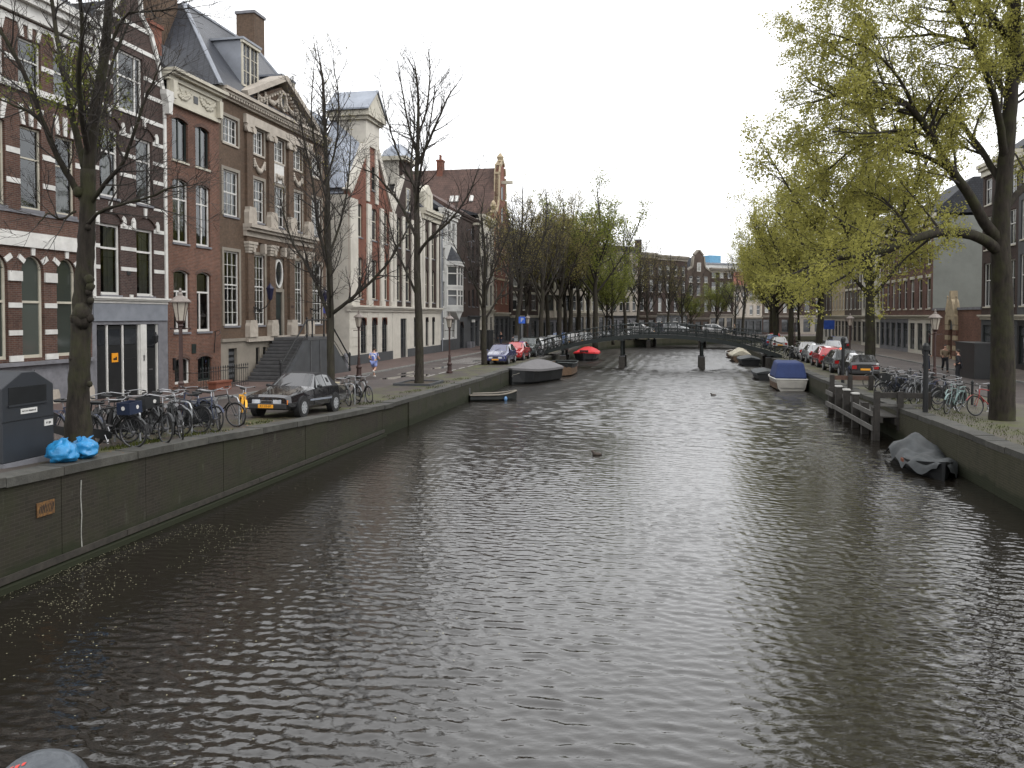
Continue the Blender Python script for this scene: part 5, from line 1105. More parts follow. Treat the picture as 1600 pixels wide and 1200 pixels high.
h.part('portal_door', MB().box(c - .55, .15, 1, c + .55, .25, 4.2), MT['black']); h.part('portal_fan', MB().prism([(c - .55, 3.6), (c + .55, 3.6), (c + .4, 4.3), (c, 4.45), (c - .4, 4.3)], -.05, 0), MT['dkgrey'])
# ------------------------------------------------------------------ trees
def bark(name, c, moss):
    m, nt, b = newmat(name); b.inputs['Roughness'].default_value = .9; b.inputs['Specular IOR Level'].default_value = .2
    tc = N(nt, 'TexCoord'); mp = N(nt, 'Mapping'); mp.inputs['Scale'].default_value = (9, 9, 2.2); L(nt, tc.outputs['Object'], mp.inputs[0])
    n = N(nt, 'TexNoise', i_Scale=1., i_Detail=8.0, i_Roughness=.7); L(nt, mp.outputs[0], n.inputs['Vector'])
    rp = ramp(nt, n.outputs['Fac'], [(.32, [x * .45 for x in c]), (.68, [x * 1.3 for x in c])]); out = rp.outputs[0]
    if moss:
        n2 = N(nt, 'TexNoise', i_Scale=1.6, i_Detail=7.0, i_Roughness=.7); L(nt, tc.outputs['Object'], n2.inputs['Vector']); r2 = ramp(nt, n2.outputs['Fac'], [(.45, (0, 0, 0)), (.65, (moss,) * 3)])
        mx = N(nt, 'MixRGB'); L(nt, r2.outputs[0], mx.inputs[0]); L(nt, out, mx.inputs[1]); mx.inputs[2].default_value = (.045, .05, .018, 1); out = mx.outputs[0]
    L(nt, out, b.inputs['Base Color'])
    bp = N(nt, 'Bump', i_Strength=1., i_Distance=.03); L(nt, n.outputs['Fac'], bp.inputs['Height']); L(nt, bp.outputs[0], b.inputs['Normal']); return m
BARK = bark('elm_bark', (.03, .025, .02), .5); BARK2 = bark('elm_bark_grey', (.042, .036, .03), .35); TWIG = mat('twig_bark', (.028, .023, .019), .9, var=.4, vs=2)
def leafmat(name, c, c2, tr=.45):
    m, nt, b = newmat(name); nt.nodes.remove(b); out = nt.nodes['Material Output']
    tc = N(nt, 'TexCoord'); n = N(nt, 'TexNoise', i_Scale=1.1, i_Detail=6.0, i_Roughness=.8); L(nt, tc.outputs['Object'], n.inputs['Vector'])
    rp = ramp(nt, n.outputs['Fac'], [(.3, [x * .75 for x in c2]), (.48, c2), (.66, c)])
    d = N(nt, 'BsdfDiffuse'); t = N(nt, 'BsdfTranslucent'); L(nt, rp.outputs[0], d.inputs[0]); L(nt, rp.outputs[0], t.inputs[0])
    mx = N(nt, 'MixShader'); mx.inputs[0].default_value = tr; L(nt, d.outputs[0], mx.inputs[1]); L(nt, t.outputs[0], mx.inputs[2]); L(nt, mx.outputs[0], out.inputs[0]); return m
LEAF_Y = leafmat('young_elm_leaf', (.47, .44, .125), (.31, .3, .085), .5); LEAF_G = leafmat('spring_green_leaf', (.3, .32, .08), (.18, .2, .05), .5); LEAF_B = leafmat('elm_seed_buff', (.36, .32, .12), (.22, .19, .075), .5)
class TreeB:
    def __init__(s, seed, P): s.r = random.Random(seed); s.wood = MB(); s.twig = MB(); s.lv = []; s.P = P
    def rnd(s): return Vector((s.r.gauss(0, 1), s.r.gauss(0, 1), s.r.gauss(0, 1))).normalized()
    def path(s, p, d, ln, n, wander, up):
        pts = [p.copy()]; d = d.normalized()
        for i in range(n):
            d = (d + s.rnd() * wander + Vector((0, 0, up))).normalized(); p = p + d * (ln / n); pts.append(p.copy())
        return pts
    def limb(s, pts, r0, r1, n=8, start=.25, lvl=1, smooth=2):
        pts = [Vector(p) for p in pts]
        for _ in range(smooth):                      # corner cutting
            q = [pts[0]]
            for a, b in zip(pts, pts[1:]): q += [a.lerp(b, .25), a.lerp(b, .75)]
            q.append(pts[-1]); pts = q
        rad = [r0 + (r1 - r0) * i / (len(pts) - 1) for i in range(len(pts))]
        s.wood.tube([p + s.rnd() * .012 for p in pts], rad, n, cap=True); s.sprout(pts, rad, lvl, start)
    def sprout(s, pts, rad, lvl, start):
        P = s.P; seg = [(b - a).length for a, b in zip(pts, pts[1:])]; tot = sum(seg); x = tot * start; r = s.r
        sp = P['sp'][lvl]; 
        while True:
            x += sp * r.uniform(.5, 1.5)
            if x >= tot: break
            a = 0; k = 0
            while k < len(seg) - 1 and a + seg[k] < x: a += seg[k]; k += 1
            f = (x - a) / max(seg[k], 1e-6); p = pts[k].lerp(pts[k + 1], min(f, 1)); t = (pts[k + 1] - pts[k]).normalized(); rr = rad[k]
            q = t.cross(s.rnd())
            if q.length < 1e-3: continue
            q.normalize(); an = R(r.uniform(*P['ang'])); d = t * math.cos(an) + q * math.sin(an); d.z += P['lift'][lvl] * r.random()
            ln = P['len'][lvl] * r.uniform(.55, 1.25) * (1 - .5 * x / tot); s.grow(p, d, ln, min(rr * .6, P['rad'][lvl]), lvl)
        s.grow(pts[-1], (pts[-1] - pts[-2]), P['len'][lvl] * .4, min(rad[-1], P['rad'][lvl]), lvl)
    def grow(s, p, d, ln, r0, lvl):
        P = s.P; n = (0, 5, 3, 2)[lvl]; pts = s.path(p, d, ln, n, P['wander'], P['up'][lvl]); rmin = P['tip']
        rad = [max(rmin, r0 + (rmin - r0) * i / n) for i in range(n + 1)]
        s.twig.tube(pts, rad, (0, 5, 3, 3)[lvl], cap=False)
        if lvl < 3: s.sprout(pts, rad, lvl + 1, .12)
        if lvl == 3 or (lvl == 2 and P['leaf'] > 0):
            k = P['leaf'] * ln
            m = int(k) + (s.r.random() < k - int(k))
            z = P.get('lmask')
            for _ in range(m):
                q = pts[0].lerp(pts[-1], s.r.random())
                if z is None or z(q): s.lv.append(q)
    def leaves(s, name, mat_, parent, size, per=3, spread=.12):
        if not s.lv: return None
        rs_ = np.random.RandomState(s.r.randint(0, 9999)); c = np.repeat(np.array([tuple(p) for p in s.lv]), per, 0); n = len(c); c = c + rs_.normal(0, spread, (n, 3))
        a = rs_.normal(0, 1, (n, 3)); a /= np.linalg.norm(a, axis=1)[:, None]; b = rs_.normal(0, 1, (n, 3)); b -= (b * a).sum(1)[:, None] * a; b /= np.linalg.norm(b, axis=1)[:, None]
        sz = (size * rs_.uniform(.55, 1.3, n))[:, None]; nn = np.cross(a, b)
        v = np.stack([c - a * sz, c - b * sz * .5 + nn * sz * .15, c + a * sz, c + b * sz * .5 + nn * sz * .15], 1).reshape(-1, 3)
        me = bpy.data.meshes.new(name); me.vertices.add(n * 4); me.vertices.foreach_set('co', v.ravel()); me.loops.add(n * 4); me.loops.foreach_set('vertex_index', np.arange(n * 4)); me.polygons.add(n); me.polygons.foreach_set('loop_start', np.arange(0, n * 4, 4)); me.update(calc_edges=True); me.materials.append(mat_)
        return obj(name, me, parent)
    def finish(s, name, label, base, bk, leaf=None, lsize=.06, per=3, spread=.12, group=None, scale=1, rz=0):
        root = empty(name, base, rz); root.scale = (scale,) * 3
        if label: tag(root, label, 'tree', group)
        s.wood.build('trunk', bk, root, smooth=True); o = s.twig.build('branches', TWIG, root); o['kind'] = 'stuff'
        if leaf and s.lv: c = s.leaves('crown', leaf, root, lsize, per, spread); c['kind'] = 'stuff'
        return root
def pix(base, *pts):
    """limb traced in the photograph, each point with its own distance; returned relative to the trunk's foot"""
    return [at_Y(x, y, Y) - base for x, y, Y in pts]
PB = dict(sp=(0, .42, .26, .2), len=(0, 2.0, .8, .36), rad=(0, .045, .013, .007), ang=(28, 62), lift=(0, .25, .2, .15), up=(0, .06, .05, .04), wander=.2, tip=.0045, leaf=0)
# ---- near left tree with burls
b0 = Vector((-9.25, 17.3, 1.93)); base = b0
T = TreeB(5, dict(PB, sp=(0, .2, .15, .12), len=(0, 1.5, .75, .36), tip=.0038, rad=(0, .022, .008, .0055), leaf=3.2, lmask=lambda q: (q.z > 6.4 and q.x < .3 and math.sin(q.x * 2.7 + 1) + math.sin(q.y * 2.1) + math.sin(q.z * 1.9 + q.x) > .35)))
tr_ = pix(base, (118, 697, 17.3), (122, 640, 17.3), (125, 560, 17.3), (129, 470, 17.3), (134, 400, 17.3), (137, 330, 17.3), (138, 265, 17.3)); tr_[0] = Vector((0, 0, -.15))
rd = [.34, .225, .2, .195, .175, .16, .15]
pp = []; rr_ = []
for i in range(len(tr_) - 1):
    for k in range(5): f = k / 5; pp.append(tr_[i].lerp(tr_[i + 1], f)); rr_.append((rd[i] + (rd[i + 1] - rd[i]) * f) * (1 + .06 * math.sin(7 * i + 2.3 * k)))
pp.append(tr_[-1]); rr_.append(rd[-1]); T.wood.tube(pp, rr_, 12)
for (px, py, r_) in ((139, 437, .1), (141, 448, .09), (139, 456, .07), (117, 498, .1), (114, 496, .06), (140, 497, .085), (128, 488, .185), (127, 500, .175), (142, 470, .07), (122, 300, .1), (138, 355, .06), (112, 560, .05), (140, 600, .06)):
    q = at_Y(px, py, 17.15) - base; k0 = len(T.wood.v); T.wood.ball(q, (r_, r_, r_ * 1.15), 10, 7); T.wood.v[k0:] = [tuple(Vector(v) + T.rnd() * r_ * .13) for v in T.wood.v[k0:]]
T.limb(pix(base, (138, 275, 17.3), (146, 190, 17.2), (160, 110, 17.1), (170, 20, 17.0), (178, -90, 17.2), (182, -200, 17.4)), .135, .05, 10, .12)
T.limb(pix(base, (132, 262, 17.3), (112, 180, 17.6), (98, 110, 17.9), (84, 30, 18.2), (76, -60, 18.3)), .08, .03, 8, .1)
T.limb(pix(base, (128, 310, 17.3), (100, 265, 17.0), (76, 215, 16.8), (45, 130, 16.6), (12, 62, 16.5), (-20, 20, 16.4)), .072, .025, 8, .1)
T.limb(pix(base, (140, 320, 17.3), (165, 285, 17.0), (194, 255, 16.8), (214, 195, 16.6), (228, 150, 16.5), (246, 112, 16.4)), .055, .015, 7, .1)
T.limb(pix(base, (137, 350, 17.2), (152, 332, 16.9), (190, 318, 16.6), (232, 310, 16.3), (262, 294, 16.1), (290, 290, 15.9)), .045, .012, 6, .1)
T.limb(pix(base, (134, 300, 17.2), (150, 240, 18), (165, 170, 18.4), (172, 100, 18.8), (200, 40, 19)), .06, .02, 6, .1)
T.limb(pix(base, (158, 120, 17.1), (190, 20, 16.9), (225, 18, 16.8), (300, 12, 16.5)), .035, .01, 6, .1)
T.limb(pix(base, (118, 330, 17.2), (95, 345, 16.9), (75, 330, 16.7), (60, 350, 16.6)), .03, .01, 6, .1)
T.limb(pix(base, (80, 215, 16.8), (55, 175, 16.7), (20, 165, 16.6), (-25, 140, 16.5)), .04, .012, 6, .1)
T.limb(pix(base, (140, 250, 17.3), (120, 130, 16.2), (130, 40, 15.6), (120, -60, 15.3)), .07, .02, 6, .1)
T.finish('elm_tree', 'near bare tree with burled mossy trunk beside the dark container', base, BARK, LEAF_G, .045, 3, .07)
# ---- slim tree behind the convertible
base = Vector((-6.7, 30.3, 1.2)); PBm = dict(PB, sp=(0, .24, .19, .15), len=(0, 1.7, .8, .4), tip=.0055)
T = TreeB(8, dict(PBm, leaf=.5, lmask=lambda q: q.z > 8.2)); Yt = 30.3
T.limb([Vector((0, 0, -.2))] + pix(base, (516, 640, Yt), (517, 560, Yt), (516, 470, Yt), (513, 380, Yt), (512, 300, Yt), (508, 210, Yt), (505, 130, Yt), (500, 95, Yt)), .185, .025, 9, .62)
T.limb(pix(base, (518, 490, Yt), (545, 470, 30), (580, 440, 29.7), (612, 405, 29.4), (640, 350, 29.2)), .085, .02, 7, .12)
T.limb(pix(base, (515, 500, Yt), (500, 455, 30.6), (482, 415, 30.9), (455, 380, 31.2), (440, 320, 31.4)), .08, .02, 7, .12)
T.limb(pix(base, (513, 420, Yt), (498, 360, 30), (490, 290, 29.6), (475, 220, 29.4), (465, 160, 29.2)), .07, .015, 7, .12)
T.limb(pix(base, (514, 400, Yt), (535, 340, 30.6), (545, 280, 30.9), (548, 220, 31)), .055, .015, 7, .12)
T.limb(pix(base, (512, 320, Yt), (495, 250, 31), (485, 180, 31.5), (490, 110, 31.6)), .05, .012, 6, .12)
T.limb(pix(base, (510, 280, Yt), (528, 220, 29.6), (530, 150, 29.2), (520, 95, 29)), .045, .012, 6, .12)
T.limb(pix(base, (516, 500, Yt), (515, 440, 29), (505, 350, 28), (515, 270, 27.5)), .06, .015, 6, .12)
T.finish('elm_tree', 'slim bare tree rising behind the black convertible', base, BARK2, LEAF_B, .035, 2, .05)
# ---- tall bare tree in the square planter
base = Vector((-4.95, 43.2, 1.08)); Yt = 43.2; T = TreeB(12, dict(PBm, sp=(0, .34, .26, .2), len=(0, 2.0, .95, .5), tip=.0065, rad=(0, .04, .014, .009)))
T.limb([Vector((0, 0, -.1))] + pix(base, (655, 590, Yt), (655, 520, Yt), (652, 440, Yt), (651, 350, Yt), (651, 270, Yt), (653, 215, Yt), (654, 150, Yt), (649, 105, Yt)), .28, .03, 10, .66)
T.limb(pix(base, (651, 400, Yt), (672, 370, 42.6), (705, 345, 42.2), (735, 300, 41.8), (745, 270, 41.6)), .1, .02, 7, .12)
T.limb(pix(base, (650, 370, Yt), (632, 330, 43.8), (612, 300, 44.3), (585, 270, 44.6), (560, 262, 44.8)), .1, .02, 7, .12)
T.limb(pix(base, (652, 260, Yt), (668, 225, 42.6), (688, 180, 42), (700, 150, 41.8), (715, 130, 41.5)), .09, .02, 7, .12)
T.limb(pix(base, (651, 240, Yt), (638, 200, 43.8), (630, 150, 44.2), (622, 100, 44.5)), .08, .015, 7, .12)
T.limb(pix(base, (653, 215, Yt), (668, 170, 43.6), (673, 110, 44), (668, 75, 44.3)), .07, .015, 7, .12)
T.limb(pix(base, (651, 330, Yt), (655, 270, 42), (672, 200, 41), (680, 130, 40.5)), .09, .015, 7, .12)
T.limb(pix(base, (651, 310, Yt), (640, 260, 44.5), (650, 190, 45.5), (640, 130, 46)), .09, .015, 7, .12)
T.limb(pix(base, (651, 460, Yt), (628, 410, 43.5), (612, 370, 43.8), (600, 310, 44)), .08, .015, 7, .12)
T.limb(pix(base, (652, 300, Yt), (625, 250, 42.6), (605, 190, 42.2), (596, 140, 42)), .07, .015, 7, .12)
T.finish('elm_tree', 'tall bare tree standing in the square planting bed before the lamp post', base, BARK2)
# ---- big leafy tree on the right
base = Vector((16.2, 26.8, 1.27)); Yt = 26.8; T = TreeB(31, dict(PB, sp=(0, .38, .27, .2), len=(0, 3.1, 1.1, .45), up=(0, .01, -.04, -.08), lift=(0, .12, .05, 0), tip=.005, rad=(0, .05, .014, .007), leaf=8.0, wander=.24))
T.limb([Vector((0, 0, -.2))] + pix(base, (1566, 600, Yt), (1567, 520, Yt), (1565, 440, Yt), (1563, 380, Yt), (1566, 310, Yt), (1574, 230, Yt), (1580, 140, Yt), (1586, 40, Yt), (1590, -80, Yt), (1592, -190, Yt)), .41, .1, 12, .6)
T.limb(pix(base, (1560, 392, Yt), (1525, 366, 26.3), (1470, 362, 25.8), (1425, 374, 25.4), (1380, 392, 25), (1335, 402, 24.7), (1290, 404, 24.4), (1255, 420, 24.2)), .2, .03, 9, .22)
T.limb(pix(base, (1560, 375, Yt), (1536, 345, 26.6), (1514, 302, 26.4), (1486, 267, 26.2), (1459, 218, 25.8), (1430, 172, 25.4), (1384, 144, 25), (1330, 142, 24.6), (1270, 160, 24.2)), .2, .03, 9, .22)
T.limb(pix(base, (1485, 265, 26.2), (1440, 240, 26.6), (1399, 233, 27), (1347, 222, 27.4), (1320, 242, 27.7), (1284, 275, 28)), .09, .02, 7, .1)
T.limb(pix(base, (1566, 290, Yt), (1536, 238, 27.4), (1511, 204, 27.8), (1482, 177, 28.2), (1440, 168, 28.6), (1390, 190, 29)), .12, .02, 8, .15)
T.limb(pix(base, (1570, 250, Yt), (1560, 172, 26.2), (1542, 115, 25.6), (1510, 50, 25.2), (1480, -10, 24.8), (1440, -70, 24.4)), .15, .02, 8, .15)
T.limb(pix(base, (1578, 160, Yt), (1530, 75, 27.6), (1468, 52, 28.2), (1427, 57, 28.8), (1370, 60, 29.2)), .1, .02, 7, .1)
T.limb(pix(base, (1583, 70, Yt), (1530, 0, 25.4), (1460, -40, 24.6), (1390, -50, 24), (1330, -20, 23.6)), .11, .02, 7, .1)
T.limb(pix(base, (1586, 20, Yt), (1530, -60, 28), (1440, -110, 29), (1360, -100, 30)), .11, .02, 7, .1)
T.limb(pix(base, (1430, 172, 25.4), (1400, 110, 24.8), (1350, 70, 24.2), (1290, 50, 23.8)), .06, .015, 6, .1)
T.limb(pix(base, (1459, 218, 25.8), (1420, 200, 24.6), (1360, 210, 23.8), (1300, 205, 23.2)), .06, .015, 6, .1)
T.limb(pix(base, (1430, 374, 25.4), (1400, 330, 26), (1370, 300, 26.6), (1320, 300, 27)), .06, .015, 6, .1)
T.limb(pix(base, (1380, 144, 25), (1330, 95, 25.4), (1280, 60, 25.8)), .05, .015, 6, .1)
T.limb(pix(base, (1566, 330, Yt), (1600, 290, 27.2), (1660, 240, 27.8), (1740, 200, 28.4)), .15, .03, 7, .2); T.limb(pix(base, (1580, 130, Yt), (1630, 60, 26), (1690, -10, 25), (1740, -60, 24.4)), .12, .02, 7, .2); T.limb(pix(base, (1575, 220, Yt), (1590, 150, 29), (1580, 60, 31), (1600, -40, 32.5)), .12, .02, 7, .2)
T.finish('elm_tree', 'big yellow green tree at the right edge with long low limb over the canal', base, BARK, LEAF_Y, .046, 7, .1)
# ---- tree types for the rows, each built once and copied
def auto_tree(seed, H, fork, nl, spread, P, bk, leaf, lsize, per, sprd, r0=.3, name='elm_tree'):
    T = TreeB(seed, P); r = T.r; tr_ = [Vector((0, 0, -.3))]; d = Vector((r.uniform(-.05, .05), r.uniform(-.05, .05), 1))
    for k in range(1, 9): tr_.append(Vector((d.x * k * H / 8, d.y * k * H / 8, k * H / 8)) + Vector((r.uniform(-.12, .12), r.uniform(-.12, .12), 0)) * min(k, 4) * .5)
    T.limb(tr_, r0, .03, 8, .55, smooth=1)
    for k in range(nl):
        z = fork + (H * .55 - fork) * k / nl * r.uniform(.7, 1.1); a = 2.4 * k + r.uniform(-.4, .4); f = z / H; p = Vector((tr_[0].lerp(tr_[-1], f).x, tr_[0].lerp(tr_[-1], f).y, z)); ln = (H - z) * r.uniform(.62, .9); o = Vector((math.cos(a), math.sin(a), 0))
        pts = [p, p + o * ln * spread * .35 + Vector((0, 0, ln * .25)), p + o * ln * spread * .7 + Vector((0, 0, ln * .55)), p + o * ln * spread + Vector((r.uniform(-.5, .5), r.uniform(-.5, .5), ln * .9))]
        T.limb(pts, r0 * .45 * (1 - f * .5), .02, 6, .18, smooth=1)
    return T.finish(name, None, (0, 0, 0), bk, leaf, lsize, per, sprd)
PF = dict(PB, sp=(0, .45, .32, .3), len=(0, 2.3, 1.1, .6), tip=.011, rad=(0, .055, .02, .013))
bareA = auto_tree(41, 13.5, 3.6, 7, .45, PF, BARK2, None, 0, 0, 0, .26); bareB = auto_tree(42, 14.5, 4.5, 8, .4, dict(PF, leaf=1.4, lmask=lambda q: q.z > 5), BARK2, LEAF_B, .07, 3, .14, .27)
budA = auto_tree(43, 14.5, 4.2, 8, .5, dict(PF, leaf=3.0), BARK2, LEAF_B, .075, 4, .2, .28)
leafA = auto_tree(44, 15, 4.0, 9, .62, dict(PF, leaf=4.6, up=(0, .02, 0, -.02)), BARK, LEAF_Y, .095, 5, .28, .3); leafB = auto_tree(45, 14, 3.8, 9, .7, dict(PF, leaf=5, up=(0, .02, -.02, -.04)), BARK, LEAF_Y, .095, 5, .28, .3); leafC = auto_tree(46, 13, 3.6, 8, .55, dict(PF, leaf=3.4), BARK2, LEAF_G, .09, 5, .25, .26)
used = set()
def plant(proto, x, y, z, sc, rz, label, group):
    o = proto if proto.name not in used else copy_tree(proto); used.add(proto.name)
    o.location = (x, y, z); o.rotation_euler = (0, 0, rz); o.scale = (sc,) * 3; tag(o, label, 'tree', group); return o
gl, grp = 'trees along the left quay', 'trees along the right quay'
def pl(proto, px, Y, sc, rz, label): X_ = (px - 800) / 1270 * Y; plant(proto, X_, Y, 1.03, sc, rz, label, gl if px < 1080 else grp)
pl(bareA, 757, 61, .92, 0, 'bare tree standing in front of the blue estate car')
pl(bareB, 806, 80, 1.1, 1, 'dark bare tree just right of the tall red gable house'); pl(bareA, 845, 88, 1.22, 2, 'bare tree behind the blue parking sign'); pl(budA, 872, 96, 1.2, 3, 'tree with buff buds beside the left end of the footbridge')
pl(budA, 890, 108, 1.3, 4.4, 'buff budding tree behind the left end of the footbridge'); pl(budA, 905, 116, 1.35, 5.5, 'buff budding tree just left of the tall green tree'); pl(leafC, 930, 100, 1.5, 1.2, 'tall fresh green tree beyond the left end of the footbridge'); pl(leafC, 958, 112, .92, 2.6, 'low fresh green tree right of the tall green tree beyond the footbridge')
pl(bareB, 978, 122, 1.15, 3.3, 'bare tree right of the green trees beyond the footbridge'); pl(bareA, 1012, 132, .95, 4.1, 'bare tree before the dark brown corner house'); pl(bareB, 1042, 134, .95, .7, 'bare tree before the brown house with white windows')
pl(leafC, 1080, 140, .62, 4, 'small round green tree before the closing row, over the middle of the footbridge'); pl(leafC, 1119, 142, .78, 5, 'upright green tree before the red brick side wall')
plant(leafA, 20.9, 47.5, 1.05, 1.1, .4, 'leafy tree with forked trunk behind the parked scooter and bicycles on the right', grp); plant(leafB, 25.6, 68, 1.05, 1.12, 2.2, 'leafy tree with dark trunk right of the silver car', grp)
plant(leafA, 28.2, 82, 1.05, 1.1, 3.9, 'leafy tree left of the silver car with lit tail lamp', grp); plant(leafB, 30.6, 94, 1.05, 1.1, 5.2, 'leafy tree at the right end of the footbridge', grp); plant(leafA, 33.8, 106, 1.05, .95, .9, 'leafy tree beyond the right end of the footbridge', grp); plant(bareB, 37.5, 118, 1.05, 1.05, 1.9, 'thin budding tree at the bend of the right bank', grp); plant(leafB, 41, 126, 1.05, .9, 3, 'leafy tree farthest along the right bank', grp); plant(budA, 47, 133, 1.05, .9, 1, 'buff budding tree behind the far end of the right bank', grp)
pl(budA, 822, 97, 1.15, 5, 'buff budding tree second to the right of the tall red gable house'); pl(budA, 858, 106, 1.2, .6, 'buff budding tree behind the bare trees near the parking sign'); pl(leafC, 884, 121, 1.4, 2.9, 'fresh green tree deep behind the buff budding trees'); pl(budA, 920, 126, 1.15, 1.7, 'buff budding tree behind the trunk of the tall green tree'); pl(leafC, 947, 118, .8, .2, 'low green tree between the two fresh green trees beyond the footbridge'); pl(bareB, 996, 130, 1.05, 2.1, 'bare tree at the left edge of the dark brown corner house'); pl(bareA, 1066, 138, .9, 3.6, 'bare tree beside the small round green tree')
pl(bareB, 1160, 150, 1.15, .3, 'bare tree standing alone left of the far right foliage'); pl(bareA, 1148, 138, .8, 1.3, 'slim bare tree at the far left of the right bank trees')
# ------------------------------------------------------------------ bridges
IRON_G = mat('bridge_iron_green', (.016, .021, .02), .5, metal=.2, var=.3, bump=.1)
def footbridge(name, label, Pa, Pb, z_end, rise, width, piers, rail=True, thick=.28, trestle=True, ng=26):
    d = (Pb - Pa); Lb = d.length; root = empty(name, (Pa.x, Pa.y, 0), math.atan2(d.y, d.x)); tag(root, label, 'bridge')
    zz = lambda u: z_end + rise * (1 - (2 * u / Lb - 1) ** 2)
    n = 24; us = [Lb * i / n for i in range(n + 1)]; dk = MB()
    for a, b in zip(us, us[1:]): dk.hexa([(a, 0, zz(a) - .12), (b, 0, zz(b) - .12), (b, width, zz(b) - .12), (a, width, zz(a) - .12)], [(a, 0, zz(a)), (b, 0, zz(b)), (b, width, zz(b)), (a, width, zz(a))])
    dk.build('deck', PV_ROAD, root)
    for y in (-.08, width - .06):
        g = MB()
        for a, b in zip(us, us[1:]): g.hexa([(a, y, zz(a) - thick), (b, y, zz(b) - thick), (b, y + .14, zz(b) - thick), (a, y + .14, zz(a) - thick)], [(a, y, zz(a) + .06), (b, y, zz(b) + .06), (b, y + .14, zz(b) + .06), (a, y + .14, zz(a) + .06)])
        g.build('girder', IRON_G, root)
        for hh, r in ((1.05, .035), (.62, .02), (.2, .02)): MB().tube([(u, y + .07, zz(u) + hh) for u in us], r * 1.35, 5).build('rail', IRON_G, root)
        k = 0; u = .2
        pm = None
        while u < Lb:
            if pm is None: pm = MB().tube([(0, 0, 0), (0, 0, 1.06)], [.05, .042], 5).ball((0, 0, 1.1), .065, 6, 4).mesh('rail_post', IRON_G)
            obj('rail_post', pm, root, (u, y + .07, zz(u) + .02)); u += Lb / ng
        bars = MB()
        for i in range(int(Lb / .32)):
            u = .2 + i * .32; bars.tube([(u, y + .07, zz(u) + .2), (u + .3, y + .07, zz(u) + .62)], .014, 3, cap=False); bars.tube([(u + .3, y + .07, zz(u) + .2), (u, y + .07, zz(u) + .62)], .014, 3, cap=False)
        bars.build('lattice', IRON_G, root)
    if trestle:
        for u in piers:
            for y in (.25, width - .35):
                MB().tube([(u, y, -.8), (u, y, zz(u) - .1)], .13, 8).build('pile', IRON_G, root); p = MB(); p.hexa([(u - .3, y - .3, -.8), (u + .3, y - .3, -.8), (u + .3, y + .3, -.8), (u - .3, y + .3, -.8)], [(u - .26, y - .26, 1.05), (u + .26, y - .26, 1.05), (u + .26, y + .26, 1.05), (u - .26, y + .26, 1.05)]); p.build('pile_fender', TIMBER, root)
                MB().box(u - .27, y - .27, 1.052, u + .27, y + .27, 1.09).build('fender_cap', MT['stone'], root)
            MB().box(u - .14, -.1, zz(u) - .42, u + .14, width + .1, zz(u) - .125).build('cross_beam', IRON_G, root)
    return root
Pa = Vector((2.3, 75.2, 0)); Pb = Vector((23.6, 70.9, 0))
footbridge('footbridge', 'dark green iron footbridge arching over the canal on slim piles', Pa, Pb, 1.25, 1.75, 3.2, (2.4, 7.8, 14.9, 20.6))
footbridge('road_bridge', 'far low bridge with railings crossing the canal behind the footbridge', Vector((13.2, 124, 0)), Vector((36, 116, 0)), 1.4, .8, 6, (7.6, 15.2), thick=.5, ng=18)
# the bridge the camera stands on: deck, railing and the ball finial at the bottom left
bd = MB(); bd.box(-16, -9, 2.75, 16, .98, 3.05); kind(bd.build('bridge_deck', PV_ROAD), 'structure')
rl = empty('bridge_railing', (0, 1.05, 3.05)); tag(rl, 'grey bridge railing with ball topped post at the bottom left corner', 'railing')
fp = at_Y(62, 1255, 1.045)
for x in np.arange(-12, 12.1, 2.0):
    x = fp.x if abs(x - fp.x) < 1 else x
    MB().tube([(x, 0, -.1), (x, 0, .92)], .035, 8).build('post', MT['iron'], rl)
BALL = mat('chipped_grey_paint', (.03, .035, .042), .45, var=.6, vs=30, c2=(.08, .09, .1), bump=.3, bs=60)
bo = MB().ball((fp.x, fp.y - 1.05, fp.z - 3.05), .064, 28, 16).build('ball_finial', BALL, rl, smooth=True)
st_ = MB()
for (a, e, s_) in ((-.45, 1.0, .005), (-.65, .95, .004), (-.3, 1.1, .004)):
    c = Vector((math.sin(a) * math.cos(e), -math.cos(a) * math.cos(e) * .6, math.sin(e))).normalized(); q = Vector((fp.x, fp.y - 1.05, fp.z - 3.05)) + c * .0646; t1 = c.orthogonal().normalized(); t2 = c.cross(t1)
    st_.add([q + t1 * s_ + t2 * s_ * .3, q + t2 * s_, q - t1 * s_ * .8, q - t2 * s_ * .5], [(0, 1, 2, 3)])
st_.build('red_paint_chip', mat('red_paint', (.5, .03, .02), .5), bo)
for z in (.35, .75): MB().tube([(-13, 0, z), (13, 0, z)], .025, 6).build('rail', MT['iron'], rl)

